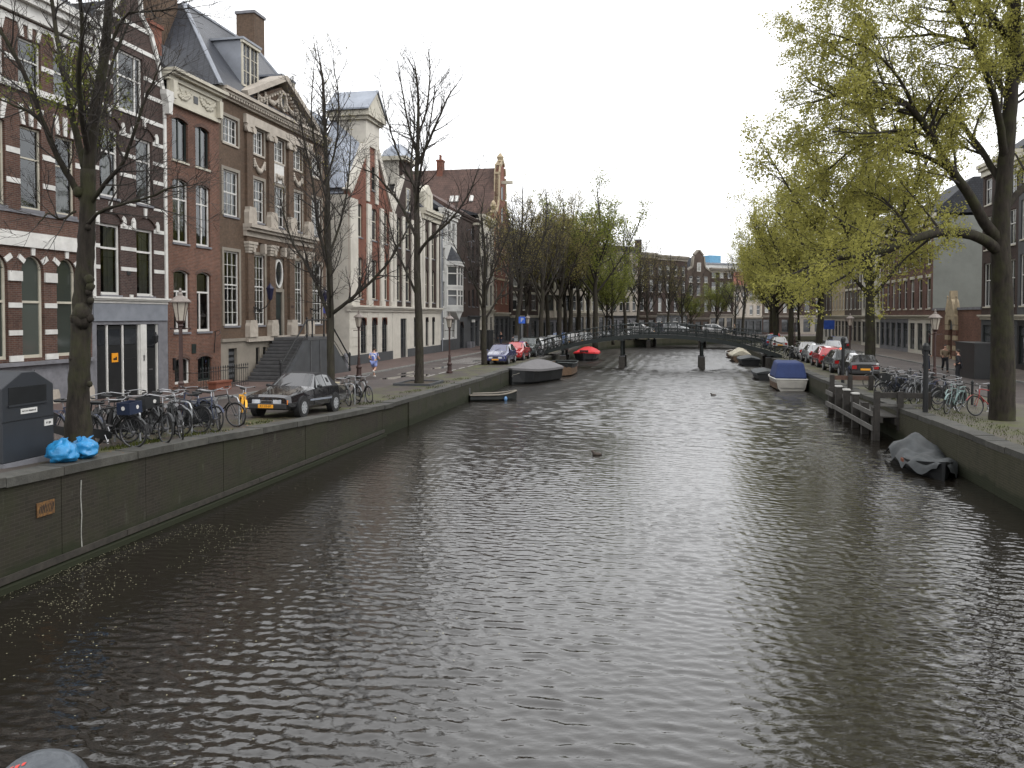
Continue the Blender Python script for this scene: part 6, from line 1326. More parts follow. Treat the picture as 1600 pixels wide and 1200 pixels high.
# ------------------------------------------------------------------ street lamps
LAMPG = mat('lamp_glass', (.42, .38, .32), .2, var=.2, vs=6); LAMPI = mat('lamp_iron_maroon', (.05, .026, .022), .45, metal=.2, var=.3); LAMPC = mat('lamp_cap_grey', (.2, .17, .15), .5, var=.3)
def make_lamp():
    r_ = empty('street_lamp')
    MB().lathe([(.2, 0), (.2, .12), (.15, .16), (.13, .5), (.17, .55), (.17, .62), (.1, .7), (.075, 1.1), (.09, 1.14), (.06, 1.2), (.05, 2.75), (.08, 2.8), (.05, 2.86)], 10).build('post', LAMPI, r_, smooth=False)
    MB().tube([(-.28, 0, 2.72), (.28, 0, 2.72)], .018, 5).ball((-.28, 0, 2.72), .035, 6, 4).ball((.28, 0, 2.72), .035, 6, 4).build('ladder_rest', LAMPI, r_)
    l = MB().lathe([(.12, 0), (.22, .52)], 6, (0, 0, 2.95)).build('lantern_glass', LAMPG, r_)
    fr = MB()
    for k in range(6): g = 2 * math.pi * (k + .5) / 6; fr.tube([(.122 * math.cos(g), .122 * math.sin(g), 2.94), (.223 * math.cos(g), .223 * math.sin(g), 3.48)], .012, 4)
    fr.lathe([(.06, -.1), (.13, 0), (.13, .02)], 6, (0, 0, 2.93)); fr.build('lantern_frame', LAMPI, r_)
    MB().lathe([(.3, 0), (.3, .03), (.14, .17), (.07, .2), (.07, .25), (.03, .3), (.05, .34), (.01, .42)], 12, (0, 0, 3.47)).build('lantern_cap', LAMPC, r_)
    return r_
lamp0 = make_lamp(); first = True
def lamp(p, label, sc=1):
    global first
    o = lamp0 if first else copy_tree(lamp0); first = False; o.location = p; o.scale = (sc,) * 3; tag(o, label, 'street lamp', 'cast iron street lamps')
lamp(streetL(23.5, 3.2), 'maroon lantern post beside the parked bicycles in front of the narrow red house', 1.03)
lamp(Vector((-8.9, 47.2, 1.15)), 'lantern post on the pavement edge behind the jogger'); lamp(Vector((-4.0, 52, 1.05)), 'maroon lantern post between the planted tree and the blue estate car')
lamp(streetL(80, 3.1), 'lantern post right of the blue parking sign'); lamp(streetR(38, 3.4), 'dark lantern post among the bicycles on the right'); lamp(streetR(62, 4.6), 'lantern post beside the red parked car on the right'); lamp(streetR(90, 4.6), 'lantern post near the right end of the footbridge')
# ------------------------------------------------------------------ bicycles
FRAME_MATS = {'black': MT['black'], 'yellow': mat('yellow_bike_paint', (.75, .36, .01), .4, var=.1), 'grey': mat('grey_bike_paint', (.12, .125, .13), .4, var=.2), 'mint': mat('mint_bike_paint', (.2, .28, .27), .4, var=.15), 'blue': mat('navy_bike_paint', (.02, .03, .07), .4), 'red': mat('red_bike_paint', (.3, .02, .02), .4)}
BIKE_RIM = mat('dull_rim', (.1, .1, .105), .5, metal=.4, var=.2)
def wheel_meshes():
    t = MB().ring((0, 0, 0), 'y', .335, .02, 24, 6).mesh('wheel', MT['rubber'], smooth=True); r_ = MB().ring((0, 0, 0), 'y', .312, .011, 24, 4).disc((0, 0, 0), 'y', 0, .03, .09, 8).mesh('rim', BIKE_RIM)
    s = MB()
    for k in range(18): g = 2 * math.pi * k / 18; s.tube([(0, .02 * (-1) ** k, 0), (.31 * math.cos(g), 0, .31 * math.sin(g))], .0022, 3, cap=False)
    return t, r_, s.mesh('spokes', BIKE_RIM)
WT, WR, WS = wheel_meshes()
def make_bike(frame, bars='up', rack=True, crate=None, chain=True, name='bicycle'):
    fm = FRAME_MATS[frame]; b = empty(name)
    for x in (-.54, .56):
        w_ = obj('wheel', WT, b, (x, 0, .355)); obj('rim', WR, w_); obj('spokes', WS, w_)
        g = MB(); a0, a1 = (R(10), R(190)) if x < 0 else (R(30), R(165)); k = 10
        A = [(x + .385 * math.cos(a0 + (a1 - a0) * i / k), .355 + .385 * math.sin(a0 + (a1 - a0) * i / k)) for i in range(k + 1)]
        for p, q in zip(A, A[1:]): g.quad((p[0], -.03, p[1]), (q[0], -.03, q[1]), (q[0], .03, q[1]), (p[0], .03, p[1]))
        g.build('mudguard', fm, b)
    f = MB(); ra, bb, st, ht, hb, fa = (-.54, 0, .355), (-.08, 0, .3), (-.24, 0, .84), (.33, 0, .93), (.37, 0, .72), (.56, 0, .355)
    f.tube([bb, st], .016, 6); f.tube([st, ht], .016, 6); f.tube([bb, hb], .019, 6); f.tube([ht, hb], .02, 6)
    for y in (-.05, .05): f.tube([ra[:1] + (y,) + ra[2:], (bb[0], y * .6, bb[2])], .01, 5); f.tube([(ra[0], y, ra[2]), (st[0], y * .4, st[2] - .05)], .009, 5); f.tube([(hb[0] + .01, y * .6, hb[2]), (.47, y, .56), (fa[0], y, fa[2])], .011, 5)
    f.build('frame', fm, b)
    MB().tube([st, (-.265, 0, .98)], .013, 5).build('seat_post', MT['chrome'], b)
    s = MB(); s.hexa([(-.42, -.1, .97), (-.14, -.03, .97), (-.14, .03, .97), (-.42, .1, .97)], [(-.43, -.11, 1.04), (-.12, -.025, 1.02), (-.12, .025, 1.02), (-.43, .11, 1.04)]); s.build('saddle', MT['black'], b, bevel=.02)
    h = MB(); h.tube([ht, (.31, 0, 1.06)], .013, 6); h.tube([(.12, -.29, 1.1), (.2, -.27, 1.12), (.31, -.14, 1.1), (.34, 0, 1.08), (.31, .14, 1.1), (.2, .27, 1.12), (.12, .29, 1.1)], .012, 6)
    hb_ = h.build('handlebar', MT['chrome'], b)
    for y in (-.28, .28): MB().tube([(.02, y, 1.085), (.14, y, 1.105)], .017, 6).build('grip', MT['rubber'], hb_)
    if chain: c = MB(); c.prism([(-.6, .29), (-.55, .27), (-.1, .18), (.06, .22), (.08, .34), (-.02, .4), (-.54, .44), (-.6, .4)], -.075, -.045); c.build('chain_case', MT['black'], b); MB().prism([(-.85, .4), (-.72, .25), (-.5, .4), (-.36, .68), (-.5, .74), (-.75, .66)], -.045, -.04).build('coat_guard', MT['black'], b)
    p = MB(); p.disc((-.08, -.06, .3), 'y', 0, .09, .01, 14); p.tube([(-.08, -.09, .3), (-.02, -.09, .15)], .01, 4); p.tube([(-.08, .09, .3), (-.14, .09, .45)], .01, 4); p.box(-.07, -.19, .135, .03, -.1, .16); p.box(-.19, .1, .44, -.09, .19, .465); p.build('crank', MT['chrome'], b)
    if rack:
        k = MB(); k.tube([(-.3, -.06, .76), (-.82, -.06, .76), (-.82, .06, .76), (-.3, .06, .76)], .009, 4)
        for x in (-.45, -.6, -.75): k.tube([(x, -.06, .76), (x, .06, .76)], .007, 4)
        for y in (-.06, .06): k.tube([(-.7, y, .76), (-.54, y, .37)], .008, 4)
        k.build('luggage_rack', fm, b)
    MB().tube([(-.1, .05, .28), (-.16, .2, .02)], .012, 5).build('kickstand', MT['chrome'], b)
    hl = MB(); hl.lathe([(.02, 0), (.045, .03), (.045, .06)], 8, (0, 0, 0)); hl.build('headlamp', MT['chrome'], b, (.42, 0, .87), (0, R(90), 0))
    if crate:
        cm, cx, cz = crate
        c = MB(); t = .02; w2, d2, hh = .21, .16, .26
        c.box(cx - d2, -w2, cz, cx + d2, w2, cz + t); c.box(cx - d2, -w2, cz + t, cx - d2 + t, w2, cz + hh); c.box(cx + d2 - t, -w2, cz + t, cx + d2, w2, cz + hh); c.box(cx - d2 + t, -w2, cz + t, cx + d2 - t, -w2 + t, cz + hh); c.box(cx - d2 + t, w2 - t, cz + t, cx + d2 - t, w2, cz + hh)
        o = c.build('crate', cm, b); MB().disc((cx, -w2 - .004, cz + .14), 'y', 0, .045, .004, 12).build('sticker', MT['white'], o); MB().disc((cx + d2 + .003, .05, cz + .14), 'x', 0, .045, .004, 12).build('sticker', MT['white'], o)
        MB().tube([(.4, -.08, .55), (cx, -.08, cz)], .01, 4).tube([(.4, .08, .55), (cx, .08, cz)], .01, 4).build('carrier', MT['black'], b)
    return b
NAVY = mat('navy_crate', (.012, .02, .045), .5); BLKP = mat('black_crate', (.01, .011, .012), .55)
bikes = {'plain': make_bike('black'), 'navycrate': make_bike('black', crate=(NAVY, .5, .78)), 'blackcrate': make_bike('black', crate=(BLKP, .5, .82)), 'grey': make_bike('grey', chain=False), 'yellow': make_bike('yellow', chain=False), 'mint': make_bike('mint'), 'blue': make_bike('blue', rack=True), 'red': make_bike('red', chain=False)}
bused = set()
def bike(kind_, x, y, z, hd, label, lean=4, group='bicycles parked on the left quay'):
    src = bikes[kind_]; o = src if kind_ not in bused else copy_tree(src); bused.add(kind_)
    o.location = (x, y, z); o.rotation_euler = (R(lean), 0, R(hd)); tag(o, label, 'bicycle', group); return o
def bl(k, Y, e, hd, label, lean=4): p = streetL(Y, e); return bike(k, p.x, p.y, p.z, hd, label, lean)
bl('navycrate', 17.75, 1.05, -12, 'black bicycle with navy crate standing side on right behind the near tree', 3)
bl('plain', 18.5, 1.75, 170, 'black bicycle half hidden behind the navy crate bicycle', -5); bl('blackcrate', 19.1, 1.45, -24, 'black bicycle with big black crate on its front carrier', 5)
bl('plain', 19.7, .75, -58, 'black bicycle with its front wheel nearest the quay edge', 6); bl('grey', 20.2, 1.5, -20, 'grey bicycle tucked in the middle of the parked bicycles', -4); bl('plain', 20.8, 1.4, 165, 'black bicycle in the middle of the row with its back to the canal', 5)
bl('blue', 21.5, 1.25, -35, 'dark blue bicycle beside the chrome handled bicycle', -5); bl('grey', 22.1, 1.2, -62, 'grey bicycle with bright chrome handlebar near the yellow bicycle', 6); bl('plain', 22.8, 1.5, -20, 'black bicycle leaning on the hoop rack next to the yellow bicycle', 5); bl('yellow', 24.0, 1.55, -66, 'yellow bicycle in front of the black convertible', -6)
bl('blue', 18.0, 2.2, -18, 'dark blue bicycle at the back behind the navy crate bicycle', 4); bl('plain', 19.4, 2.3, -30, 'black bicycle at the back behind the black crate bicycle', -4); bl('plain', 20.4, 2.4, 160, 'black bicycle at the back in the middle of the row', 4); bl('grey', 21.2, 2.2, -28, 'grey bicycle at the back near the chrome handled bicycle', -5); bl('blue', 22.6, 2.3, 150, 'dark blue bicycle at the back near the yellow bicycle', 5); bl('plain', 18.9, .85, -40, 'black bicycle between the two crate bicycles, near the quay edge', -5)
bl('plain', 31.6, 1.55, -60, 'black bicycle behind the convertible, nearer the canal', 5); bl('grey', 32.6, 1.75, -50, 'grey bicycle with pale wooden tray behind the convertible', -5); bl('plain', 33.0, 1.3, -55, 'black bicycle behind the convertible, farther along the hoop rack', 5)
tray = empty('cargo_tray', streetL(31.7, 2.3) + Vector((0, 0, .0)), ANG); tag(tray, 'pale wooden tray on a black transport frame behind the convertible', 'tray'); MB().box(-.5, -.32, .82, .5, .32, .87).build('board', mat('pale_wood', (.5, .44, .3), .7, var=.2, vs=8), tray)
for a, b in ((-.4, -.25), (.4, -.25), (.4, .25), (-.4, .25)): MB().tube([(a, b, .82), (a * .8, b, .0)], .02, 5).build('leg', MT['black'], tray)
pk = MB(); pk.lathe([(.13, 0), (.17, .12), (.15, .25), (.06, .3)], 9, (0, 0, 0)); tag(pk.build('saddle_bag', mat('pink_plastic', (.45, .16, .22), .6, var=.2), None, streetL(31.7, 2.25) + Vector((0, 0, .872)), smooth=True), 'pink bag standing on the pale wooden tray', 'bag')
HOOP = mat('galvanised', (.3, .31, .32), .4, metal=.6, var=.2)
hoop_me = MB().tube([(-.42, 0, -.1), (-.42, 0, .68), (-.36, 0, .8), (-.25, 0, .84), (.25, 0, .84), (.36, 0, .8), (.42, 0, .68), (.42, 0, -.1)], .024, 6).mesh('bike_rack', HOOP)
for i, (Y, e, lab) in enumerate(((23.2, 1.5, 'hoop bike rack left of the yellow bicycle'), (20.6, 1.3, 'hoop bike rack in the middle of the bicycles'), (18.6, 1.3, 'hoop bike rack near the navy crate bicycle'), (31.9, 1.6, 'hoop bike rack just behind the convertible'), (33.2, 1.7, 'hoop bike rack farther behind the convertible'))): tag(obj('bike_rack', hoop_me, None, streetL(Y, e), (0, 0, R(-25))), lab, 'bike rack', 'hoop bike racks')
rg = random.Random(3); gR = 'bicycles parked on the right quay'
rb = [('plain', 33.5, 1.2), ('grey', 34.3, 1.6), ('blue', 35.0, 1.3), ('plain', 35.8, 1.5), ('grey', 36.6, 1.7), ('plain', 37.4, 1.4), ('mint', 31.2, 2.2), ('plain', 30.4, 1.6), ('mint', 29.2, 1.4), ('plain', 39.2, 1.8), ('red', 28.6, 2.4), ('grey', 40.2, 1.6), ('plain', 70, 1.2), ('grey', 71.3, 1.4), ('plain', 66.5, 1.3), ('blue', 33.9, 2.3), ('grey', 35.4, 2.2), ('plain', 36.2, 2.5), ('blue', 37.0, 2.3), ('plain', 38.3, 1.6), ('grey', 32.2, 1.2), ('plain', 32.7, 2.4), ('blackcrate', 34.7, .9)]
rl_ = ['black bicycle by the landing stage gangway', 'grey bicycle second from the landing stage gangway', 'dark blue bicycle by the landing stage', 'black bicycle in the thick of the row by the landing stage', 'grey bicycle in the thick of the row by the landing stage', 'black bicycle behind the landing stage posts', 'mint green bicycle left of the big right hand tree', 'black bicycle beside the mint green bicycle', 'mint bicycle closest to the foot of the big right hand tree', 'black bicycle at the far end of the landing stage', 'bicycle with red frame just left of the big tree foot', 'grey bicycle at the far end of the landing stage', 'black bicycle at the right end of the footbridge', 'grey bicycle at the right end of the footbridge', 'black bicycle before the right end of the footbridge', 'dark blue bicycle in the second row by the landing stage gangway', 'grey bicycle in the second row by the landing stage', 'black bicycle in the second row by the landing stage', 'dark blue bicycle at the back of the row behind the landing stage', 'black bicycle last in the row behind the landing stage', 'grey bicycle just right of the landing stage gangway', 'black bicycle in the second row right of the gangway', 'black bicycle with crate nearest the landing stage railing']
for (k, Y, e), lab in zip(rb, rl_): p = streetR(Y, e); bike(k, p.x, p.y, p.z, rg.choice((200, 215, 25, 190)) + rg.uniform(-15, 15), lab, rg.choice((-6, 6)), gR)
for i, (Y, e) in enumerate(((72.6, 1.0), (73.6, 1.3), (77.5, 1.2))): p = streetL(Y, e); bike('plain' if i != 1 else 'grey', p.x, p.y, p.z, -20 + 30 * i, ['black bicycle at the left end of the footbridge', 'grey bicycle at the left end of the footbridge', 'black bicycle just beyond the left end of the footbridge'][i])
# ------------------------------------------------------------------ cars
CARG = mat('car_glass', (.02, .024, .026), .04, var=.1, spec=.9); TAIL = mat('tail_lamp', (.35, .012, .012), .2, var=.1); TAILON = emit('tail_lamp_lit', (1, .12, .05), 1.6); HEADL = mat('headlamp_glass', (.5, .52, .55), .1, metal=.4, var=.2); AMBER = mat('amber_lamp', (.8, .22, .02), .25, var=.1); TRIM = mat('black_trim', (.018, .018, .019), .5, var=.2)
RIMM = mat('alloy_silver', (.36, .37, .38), .45, metal=.2, var=.1)
def paint(name, c): return mat('paint_' + name, c, .22, var=.06, vs=4, coat=1, spec=.5)
def sect(w_, zs, zb, zt, tw, cr=.03):
    h = [(w_ * .86, zs), (w_ * .97, zs + .1), (w_, zs + (zb - zs) * .55), (w_ * .965, zb), (tw, zt)]
    return [(-y, z) for y, z in h] + [(-tw * .5, zt + cr * .8), (tw * .5, zt + cr * .8)] + h[::-1]
CAR_TYPES = {   # x, half width, sill, belt, top, top half width
 'convertible': dict(st=[(2.34, .70, .34, .62, .66, .6), (2.2, .79, .27, .70, .735, .68), (1.4, .835, .24, .80, .85, .72), (.72, .845, .24, .88, .95, .74), (.12, .845, .24, .90, 1.36, .56), (-.35, .845, .24, .91, 1.4, .57), (-.85, .845, .24, .92, 1.36, .56), (-1.4, .84, .25, .92, 1.0, .66), (-2.15, .80, .3, .88, .93, .66), (-2.34, .73, .38, .78, .82, .6)], wh=(1.45, -1.07), r=.31, glass=(3, 4, 6, 7), cloth=True),
 'estate': dict(st=[(2.1, .68, .32, .62, .68, .55), (1.95, .80, .24, .70, .76, .64), (1.2, .85, .22, .88, .94, .7), (.95, .855, .22, .92, .99, .72), (.2, .86, .22, .95, 1.42, .58), (-.6, .86, .22, .96, 1.47, .59), (-1.6, .85, .24, .97, 1.44, .57), (-2.0, .83, .28, .96, 1.02, .66), (-2.1, .78, .34, .85, .9, .62)], wh=(1.3, -1.28), r=.31, glass=(3, 4, 6, 7)),
 'suv': dict(st=[(2.2, .72, .4, .8, .86, .6), (2.05, .85, .32, .92, .98, .7), (1.25, .9, .3, 1.06, 1.12, .74), (1.0, .905, .3, 1.1, 1.16, .76), (.35, .91, .3, 1.12, 1.64, .64), (-.6, .91, .3, 1.13, 1.7, .65), (-1.8, .9, .32, 1.13, 1.66, .63), (-2.12, .88, .36, 1.1, 1.2, .72), (-2.2, .84, .42, 1.0, 1.05, .7)], wh=(1.35, -1.32), r=.36, glass=(3, 4, 6, 7)),
 'hatch': dict(st=[(1.9, .66, .32, .66, .7, .55), (1.75, .78, .24, .74, .8, .62), (1.15, .83, .22, .9, .95, .68), (.9, .835, .22, .93, 1.0, .7), (.2, .84, .22, .95, 1.42, .56), (-.5, .84, .22, .97, 1.47, .57), (-1.45, .83, .24, .98, 1.4, .55), (-1.8, .8, .3, .95, 1.0, .62), (-1.88, .75, .36, .85, .88, .58)], wh=(1.18, -1.2), r=.3, glass=(3, 4, 6, 7))}
def make_car(kind_, pm, plate='yellow', txt=None, lit=False, rear_detail=True, seats=None):
    T_ = CAR_TYPES[kind_]; S = T_['st']; c = empty('parked_car'); secs = [[(x, y, z) for y, z in sect(w_, zs, zb, zt, tw)] for (x, w_, zs, zb, zt, tw) in S]
    n = len(secs[0]); g0, g1, g2, g3 = T_['glass']; body = MB(); roof = MB()
    for i in range(len(S) - 1):
        for j in range(n - 1):
            q = (secs[i][j], secs[i][j + 1], secs[i + 1][j + 1], secs[i + 1][j])
            top = j in (3, 4, 5, 6, 7) and g0 < i + .5 < g3 and not (j in (3, 7) and False)
            (roof if (top and T_.get('cloth') and j in (3, 4, 5, 6, 7) and i >= g1 - 0) else body).quad(*q)
        body.quad(secs[i][0], secs[i + 1][0], secs[i + 1][-1], secs[i][-1])
    body.add(secs[0], [tuple(range(n))]); body.add(secs[-1], [tuple(range(n))[::-1]])
    bo_ = body.build('body', pm, c, smooth=False, fixn=True)
    for p in bo_.data.polygons: p.use_smooth = False
    if roof.v: roof.build('soft_top', mat('soft_top_cloth', (.016, .016, .017), .9, var=.2), c, fixn=False)
    def glassq(a, b, d, e, mx, my, name):
        a, b, d, e = map(Vector, (a, b, d, e)); lerp = lambda u, v: (a.lerp(b, u)).lerp(e.lerp(d, u), v); nrm = (b - a).cross(e - a).normalized(); ctr = lerp(.5, .5)
        if nrm.dot(Vector((ctr.x, ctr.y * 3, ctr.z - .6 if abs(ctr.y) < .1 else 0)) - Vector((0, 0, 0))) < 0 and abs(ctr.y) > .1: nrm = -nrm
        if abs(ctr.y) < .1 and nrm.z < 0: nrm = -nrm
        q = [lerp(mx, my), lerp(1 - mx, my), lerp(1 - mx, 1 - my), lerp(mx, 1 - my)]; m_ = MB(); m_.add([p + nrm * .008 for p in q] , [(0, 1, 2, 3)]); m_.build(name, CARG, c, fixn=False)
    glassq(secs[g0][4], secs[g0][7], secs[g1][7], secs[g1][4], .06, .08, 'windscreen')
    glassq(secs[g2][4], secs[g2][7], secs[g3][7], secs[g3][4], .1, .14, 'rear_window')
    for (j, k) in ((3, 4), (8, 7)):
        m_ = MB(); sg_ = -1 if j == 3 else 1
        i0 = g0
        def P(i, t): return Vector(secs[i][j]).lerp(Vector(secs[i][k]), t) + Vector((0, sg_ * .008, .004))
        A = Vector(secs[g0][j]).lerp(Vector(secs[g1][j]), .35)
        tri = [A + Vector((0, sg_ * .01, .03)), P(g1, .06), P(g1, .86)]; m_.add(tri, [(0, 1, 2)])
        last = g2 if not T_.get('cloth') else g2
        for i in range(g1, last):
            a, b = P(i, .06), P(i + 1, .06); d, e = P(i + 1, .86), P(i, .86); gap = (b - a) * .05; m_.add([a + gap, b - gap, d - gap, e + gap], [(0, 1, 2, 3)])
        m_.build('side_window', CARG, c)
    for x in T_['wh']:
        for sg_ in (-1, 1):
            w_ = .845 if kind_ == 'convertible' else S[4][1]; r = T_['r']
            MB().disc((x, sg_ * (w_ - .09), r + .02), 'y', 0, r * 1.2, .2, 20).build('wheel_arch', TRIM, c)
            t = MB().disc((0, 0, 0), 'y', r * .62, r, .2, 22).build('wheel', MT['rubber'], c, (x, sg_ * (w_ - .08), r), smooth=False); rim = MB().disc((0, sg_ * .025, 0), 'y', 0, r * .64, .17, 18); rim.build('rim', RIMM, t)
            sp_ = MB()
            for k in range(8): g = 2 * math.pi * k / 8; sp_.box(-.011, sg_ * .108, .1, .011, sg_ * .114, r * .58); v = sp_.v[-8:]; sp_.v[-8:] = [(a * math.cos(g) - z * math.sin(g), y, a * math.sin(g) + z * math.cos(g)) for a, y, z in v]
            sp_.build('spokes', TRIM, t)
    xf, xr = S[0][0], S[-1][0]; wf, wr = S[0][1], S[-1][1]; zf, zr = S[0][3], S[-1][3]
    for sg_ in (-1, 1):
        MB().hexa([(xf - .12, sg_ * .36 - .14, zf - .17), (xf + .012, sg_ * .36 - .14, zf - .17), (xf + .012, sg_ * .36 + .14, zf - .17), (xf - .12, sg_ * .36 + .14, zf - .17)], [(xf - .12, sg_ * .36 - .14, zf - .02), (xf + .006, sg_ * .36 - .14, zf - .02), (xf + .006, sg_ * .36 + .14, zf - .02), (xf - .12, sg_ * .36 + .14, zf - .02)]).build('headlight', HEADL, c)
        MB().box(xf - .2, sg_ * .6 - .1, zf - .16, xf + .004 - .01, sg_ * .6 + .1 + .015, zf - .03).build('indicator', AMBER if kind_ == 'convertible' else HEADL, c)
        MB().box(xr - .012, sg_ * (wr - .17) - .13, zr - .22, xr + .12, sg_ * (wr - .17) + .13, zr - .02).build('tail_light', TAILON if lit else TAIL, c)
        mi = MB().ball((S[3][0] - .25, sg_ * (S[4][1] + .09), S[4][3] + .07), (.06, .1, .06), 8, 5); mi.build('mirror', TRIM if kind_ == 'convertible' else pm, c, smooth=True)
        MB().box(-.05 + .1, sg_ * (S[4][1] + .012) - .012, S[4][3] - .12, .22, sg_ * (S[4][1] + .012) + .012, S[4][3] - .09).build('door_handle', TRIM, c)
        MB().box(-.98 + .1, sg_ * (S[4][1] - .005) - .008, .5, .95, sg_ * (S[4][1] - .005) + .008, .56).build('side_moulding', MT['zinc'] if kind_ == 'convertible' else TRIM, c)
        dl = MB()
        for x in (.62, -.55): dl.box(x, sg_ * (S[4][1] - .004) - .006, .34, x + .012, sg_ * (S[4][1] - .004) + .006, S[4][3])
        dl.build('door_gap', TRIM, c)
    MB().box(xf - .16, -wf + .02, .3, xf + .06, wf - .02, .48).build('front_bumper', TRIM if kind_ in ('convertible', 'hatch') else pm, c, bevel=.03); MB().box(xr - .06, -wr + .02, .36, xr + .16, wr - .02, .54).build('rear_bumper', TRIM if kind_ in ('convertible', 'hatch') else pm, c, bevel=.03)
    MB().box(xf - .05, -.2, zf - .15, xf + .015, .2, zf - .04).build('grille', MT['chrome'] if kind_ == 'convertible' else TRIM, c); MB().box(xf, -.18, zf - .135, xf + .02, .18, zf - .055).box(xf + .02, -.185, zf - .1, xf + .024, .185, zf - .09).build('grille_bar', TRIM, c)
    if plate:
        a = MB().box(xf + .061, -.26, .34, xf + .07, .26, .45).build('number_plate', MT['yplate'], c)
        if txt: text('lettering', txt, .1, MT['black'], a, (xf + .0715, 0, .395), (R(90), 0, R(90)), .001)
        MB().box(xr - .072, -.26, .56, xr - .02, .26, .67).build('number_plate', MT['yplate'], c)
    MB().tube([(S[3][0] + .02, -.3, S[3][4] + .035), (S[3][0] - .25, .1, S[3][4] + .17)], .01, 4).build('wiper', TRIM, c)
    return c
def put(c, p, hd, label, tilt=0): c.location = p; c.rotation_euler = (0, tilt, hd); tag(c, label, 'car', None); return c
BACK = ANG + math.pi
put(make_car('convertible', paint('black', (.008, .008, .01)), txt='RY-03-BF'), streetL(27.7, 1.5), BACK, 'black convertible with soft top, amber lamps and yellow number plate parked at the quay', -.042).name = 'convertible_car'
put(make_car('estate', paint('violet_blue', (.035, .04, .12))), streetL(62.6, 2.0), BACK, 'violet blue estate car behind the bare tree on the left quay')
put(make_car('estate', paint('red', (.38, .02, .02)), rear_detail=False), streetL(68.3, 1.9), BACK, 'red estate car parked behind the violet blue car'); put(make_car('suv', paint('dark_green', (.03, .04, .04))), streetL(74, 1.9), BACK, 'dark grey green estate car parked behind the red car')
def along(P, dist_e, side, Y):
    for (a, b) in zip(P, P[1:]):
        if a[1] <= Y <= b[1]:
            f = (Y - a[1]) / (b[1] - a[1]); t = Vector((b[0] - a[0], b[1] - a[1], 0)).normalized(); return Vector((a[0] + (b[0] - a[0]) * f, Y, 1.05)) + Vector((-t.y, t.x, 0)) * side * dist_e, math.atan2(t.y, t.x)
PT = {'white': paint('white', (.5, .5, .5)), 'silver': paint('silver', (.36, .37, .38)), 'grey': paint('grey', (.1, .105, .11)), 'blue': paint('blue', (.05, .08, .16)), 'black': paint('black2', (.01, .01, .012)), 'red': paint('red2', (.4, .02, .025))}
for Y, k, m_, lab in ((80.5, 'hatch', 'white', 'white hatchback parked just before the left end of the footbridge'), (86, 'estate', 'grey', 'grey car parked beyond the left end of the footbridge'), (92, 'hatch', 'silver', 'silver hatchback beyond the footbridge, in front of the buff trees'), (98, 'suv', 'blue', 'blue high car under the buff budding trees'), (104.5, 'hatch', 'white', 'white hatchback under the tall green tree'), (111, 'estate', 'silver', 'silver estate car under the low green tree'), (117.5, 'hatch', 'black', 'black hatchback near the far bridge'), (124, 'estate', 'white', 'white estate car just past the far bridge on the left bank')):
    p, a = along(QLP, 2.1, 1, Y); put(make_car(k, PT[m_]), p, a + math.pi, lab)
put(make_car('hatch', PT['red']), streetR(59.5, 2.5), ANG, 'red hatchback parked tail first on the right quay'); put(make_car('estate', PT['grey']), streetR(54, 2.4), ANG, 'grey estate car parked between the red and the dark car on the right'); put(make_car('hatch', PT['black']), streetR(48.4, 2.3), ANG, 'dark hatchback parked nearest the bicycles on the right')
put(make_car('hatch', PT['silver']), streetR(65, 2.6), ANG, 'silver hatchback parked ahead of the red hatchback on the right'); put(make_car('estate', PT['white']), streetR(70.5, 2.7), ANG, 'white estate car parked before the right end of the footbridge')
put(make_car('estate', PT['silver'], lit=True), streetR(75.5, 5.6), ANG, 'silver estate car with lit red tail lamps on the right street'); put(make_car('suv', PT['black']), streetR(82, 7.4), ANG, 'black high car ahead of the silver car on the right street')
for Y, k, m_, e, lab in ((88, 'hatch', 'white', 2.6, 'white hatchback parked near the right end of the footbridge'), (94, 'estate', 'blue', 2.6, 'blue estate car parked beyond the right end of the footbridge'), (101, 'hatch', 'silver', 2.6, 'silver hatchback parked under the far right trees'), (107, 'estate', 'red', 2.6, 'red estate car parked under the far right trees')):
    p, a = along(QRP, e, -1, Y); put(make_car(k, PT[m_]), p, a, lab)
put(make_car('estate', PT['black']), streetR(20.4, 2.9), ANG, 'black car cut off by the right edge beside the big tree')
for k, (u, m_, kk, lab) in enumerate(((5.5, 'white', 'suv', 'white van like car crossing the far bridge'), (11, 'silver', 'estate', 'silver car in the middle of the far bridge'), (17, 'white', 'hatch', 'white hatchback at the right end of the far bridge'))):
    d = Vector((36 - 13.2, 116 - 124, 0)).normalized(); p = Vector((13.2, 124, 0)) + d * u + Vector((-d.y, d.x, 0)) * 4.2; put(make_car(kk, PT[m_]), p + Vector((0, 0, 1.4 + .8 * (1 - (2 * u / 24.2 - 1) ** 2))), math.atan2(d.y, d.x), lab)
# ------------------------------------------------------------------ boats
def hull(mb, Lh, W_, zg, n=9, bluff=.35, stern=.85, bow_up=.18, inner=None, m=0):
    """boat shell: bow at +x; returns the gunwale line of the port side"""
    secs = []
    for i in range(n + 1):
        t = i / n; x = -Lh / 2 + Lh * t; w_ = W_ / 2 * (stern + (1 - stern) * min(1, t * 3)) * (1 - max(0, (t - (1 - bluff)) / bluff) ** 2.2 * .93); up = bow_up * max(0, t - .5) ** 2 * 4
        secs.append([(x, -w_, zg + up), (x, -w_ * .86, .12 + up * .4), (x, -w_ * .45, -.25), (x, 0, -.3), (x, w_ * .45, -.25), (x, w_ * .86, .12 + up * .4), (x, w_, zg + up)])
    for a, b in zip(secs, secs[1:]):
        for j in range(6): mb.quad(a[j], b[j], b[j + 1], a[j + 1], m)
    mb.add(secs[0], [tuple(range(7))], m); mb.add(secs[-1], [tuple(range(7))[::-1]], m)
    return [s[0] for s in secs], [s[6] for s in secs]
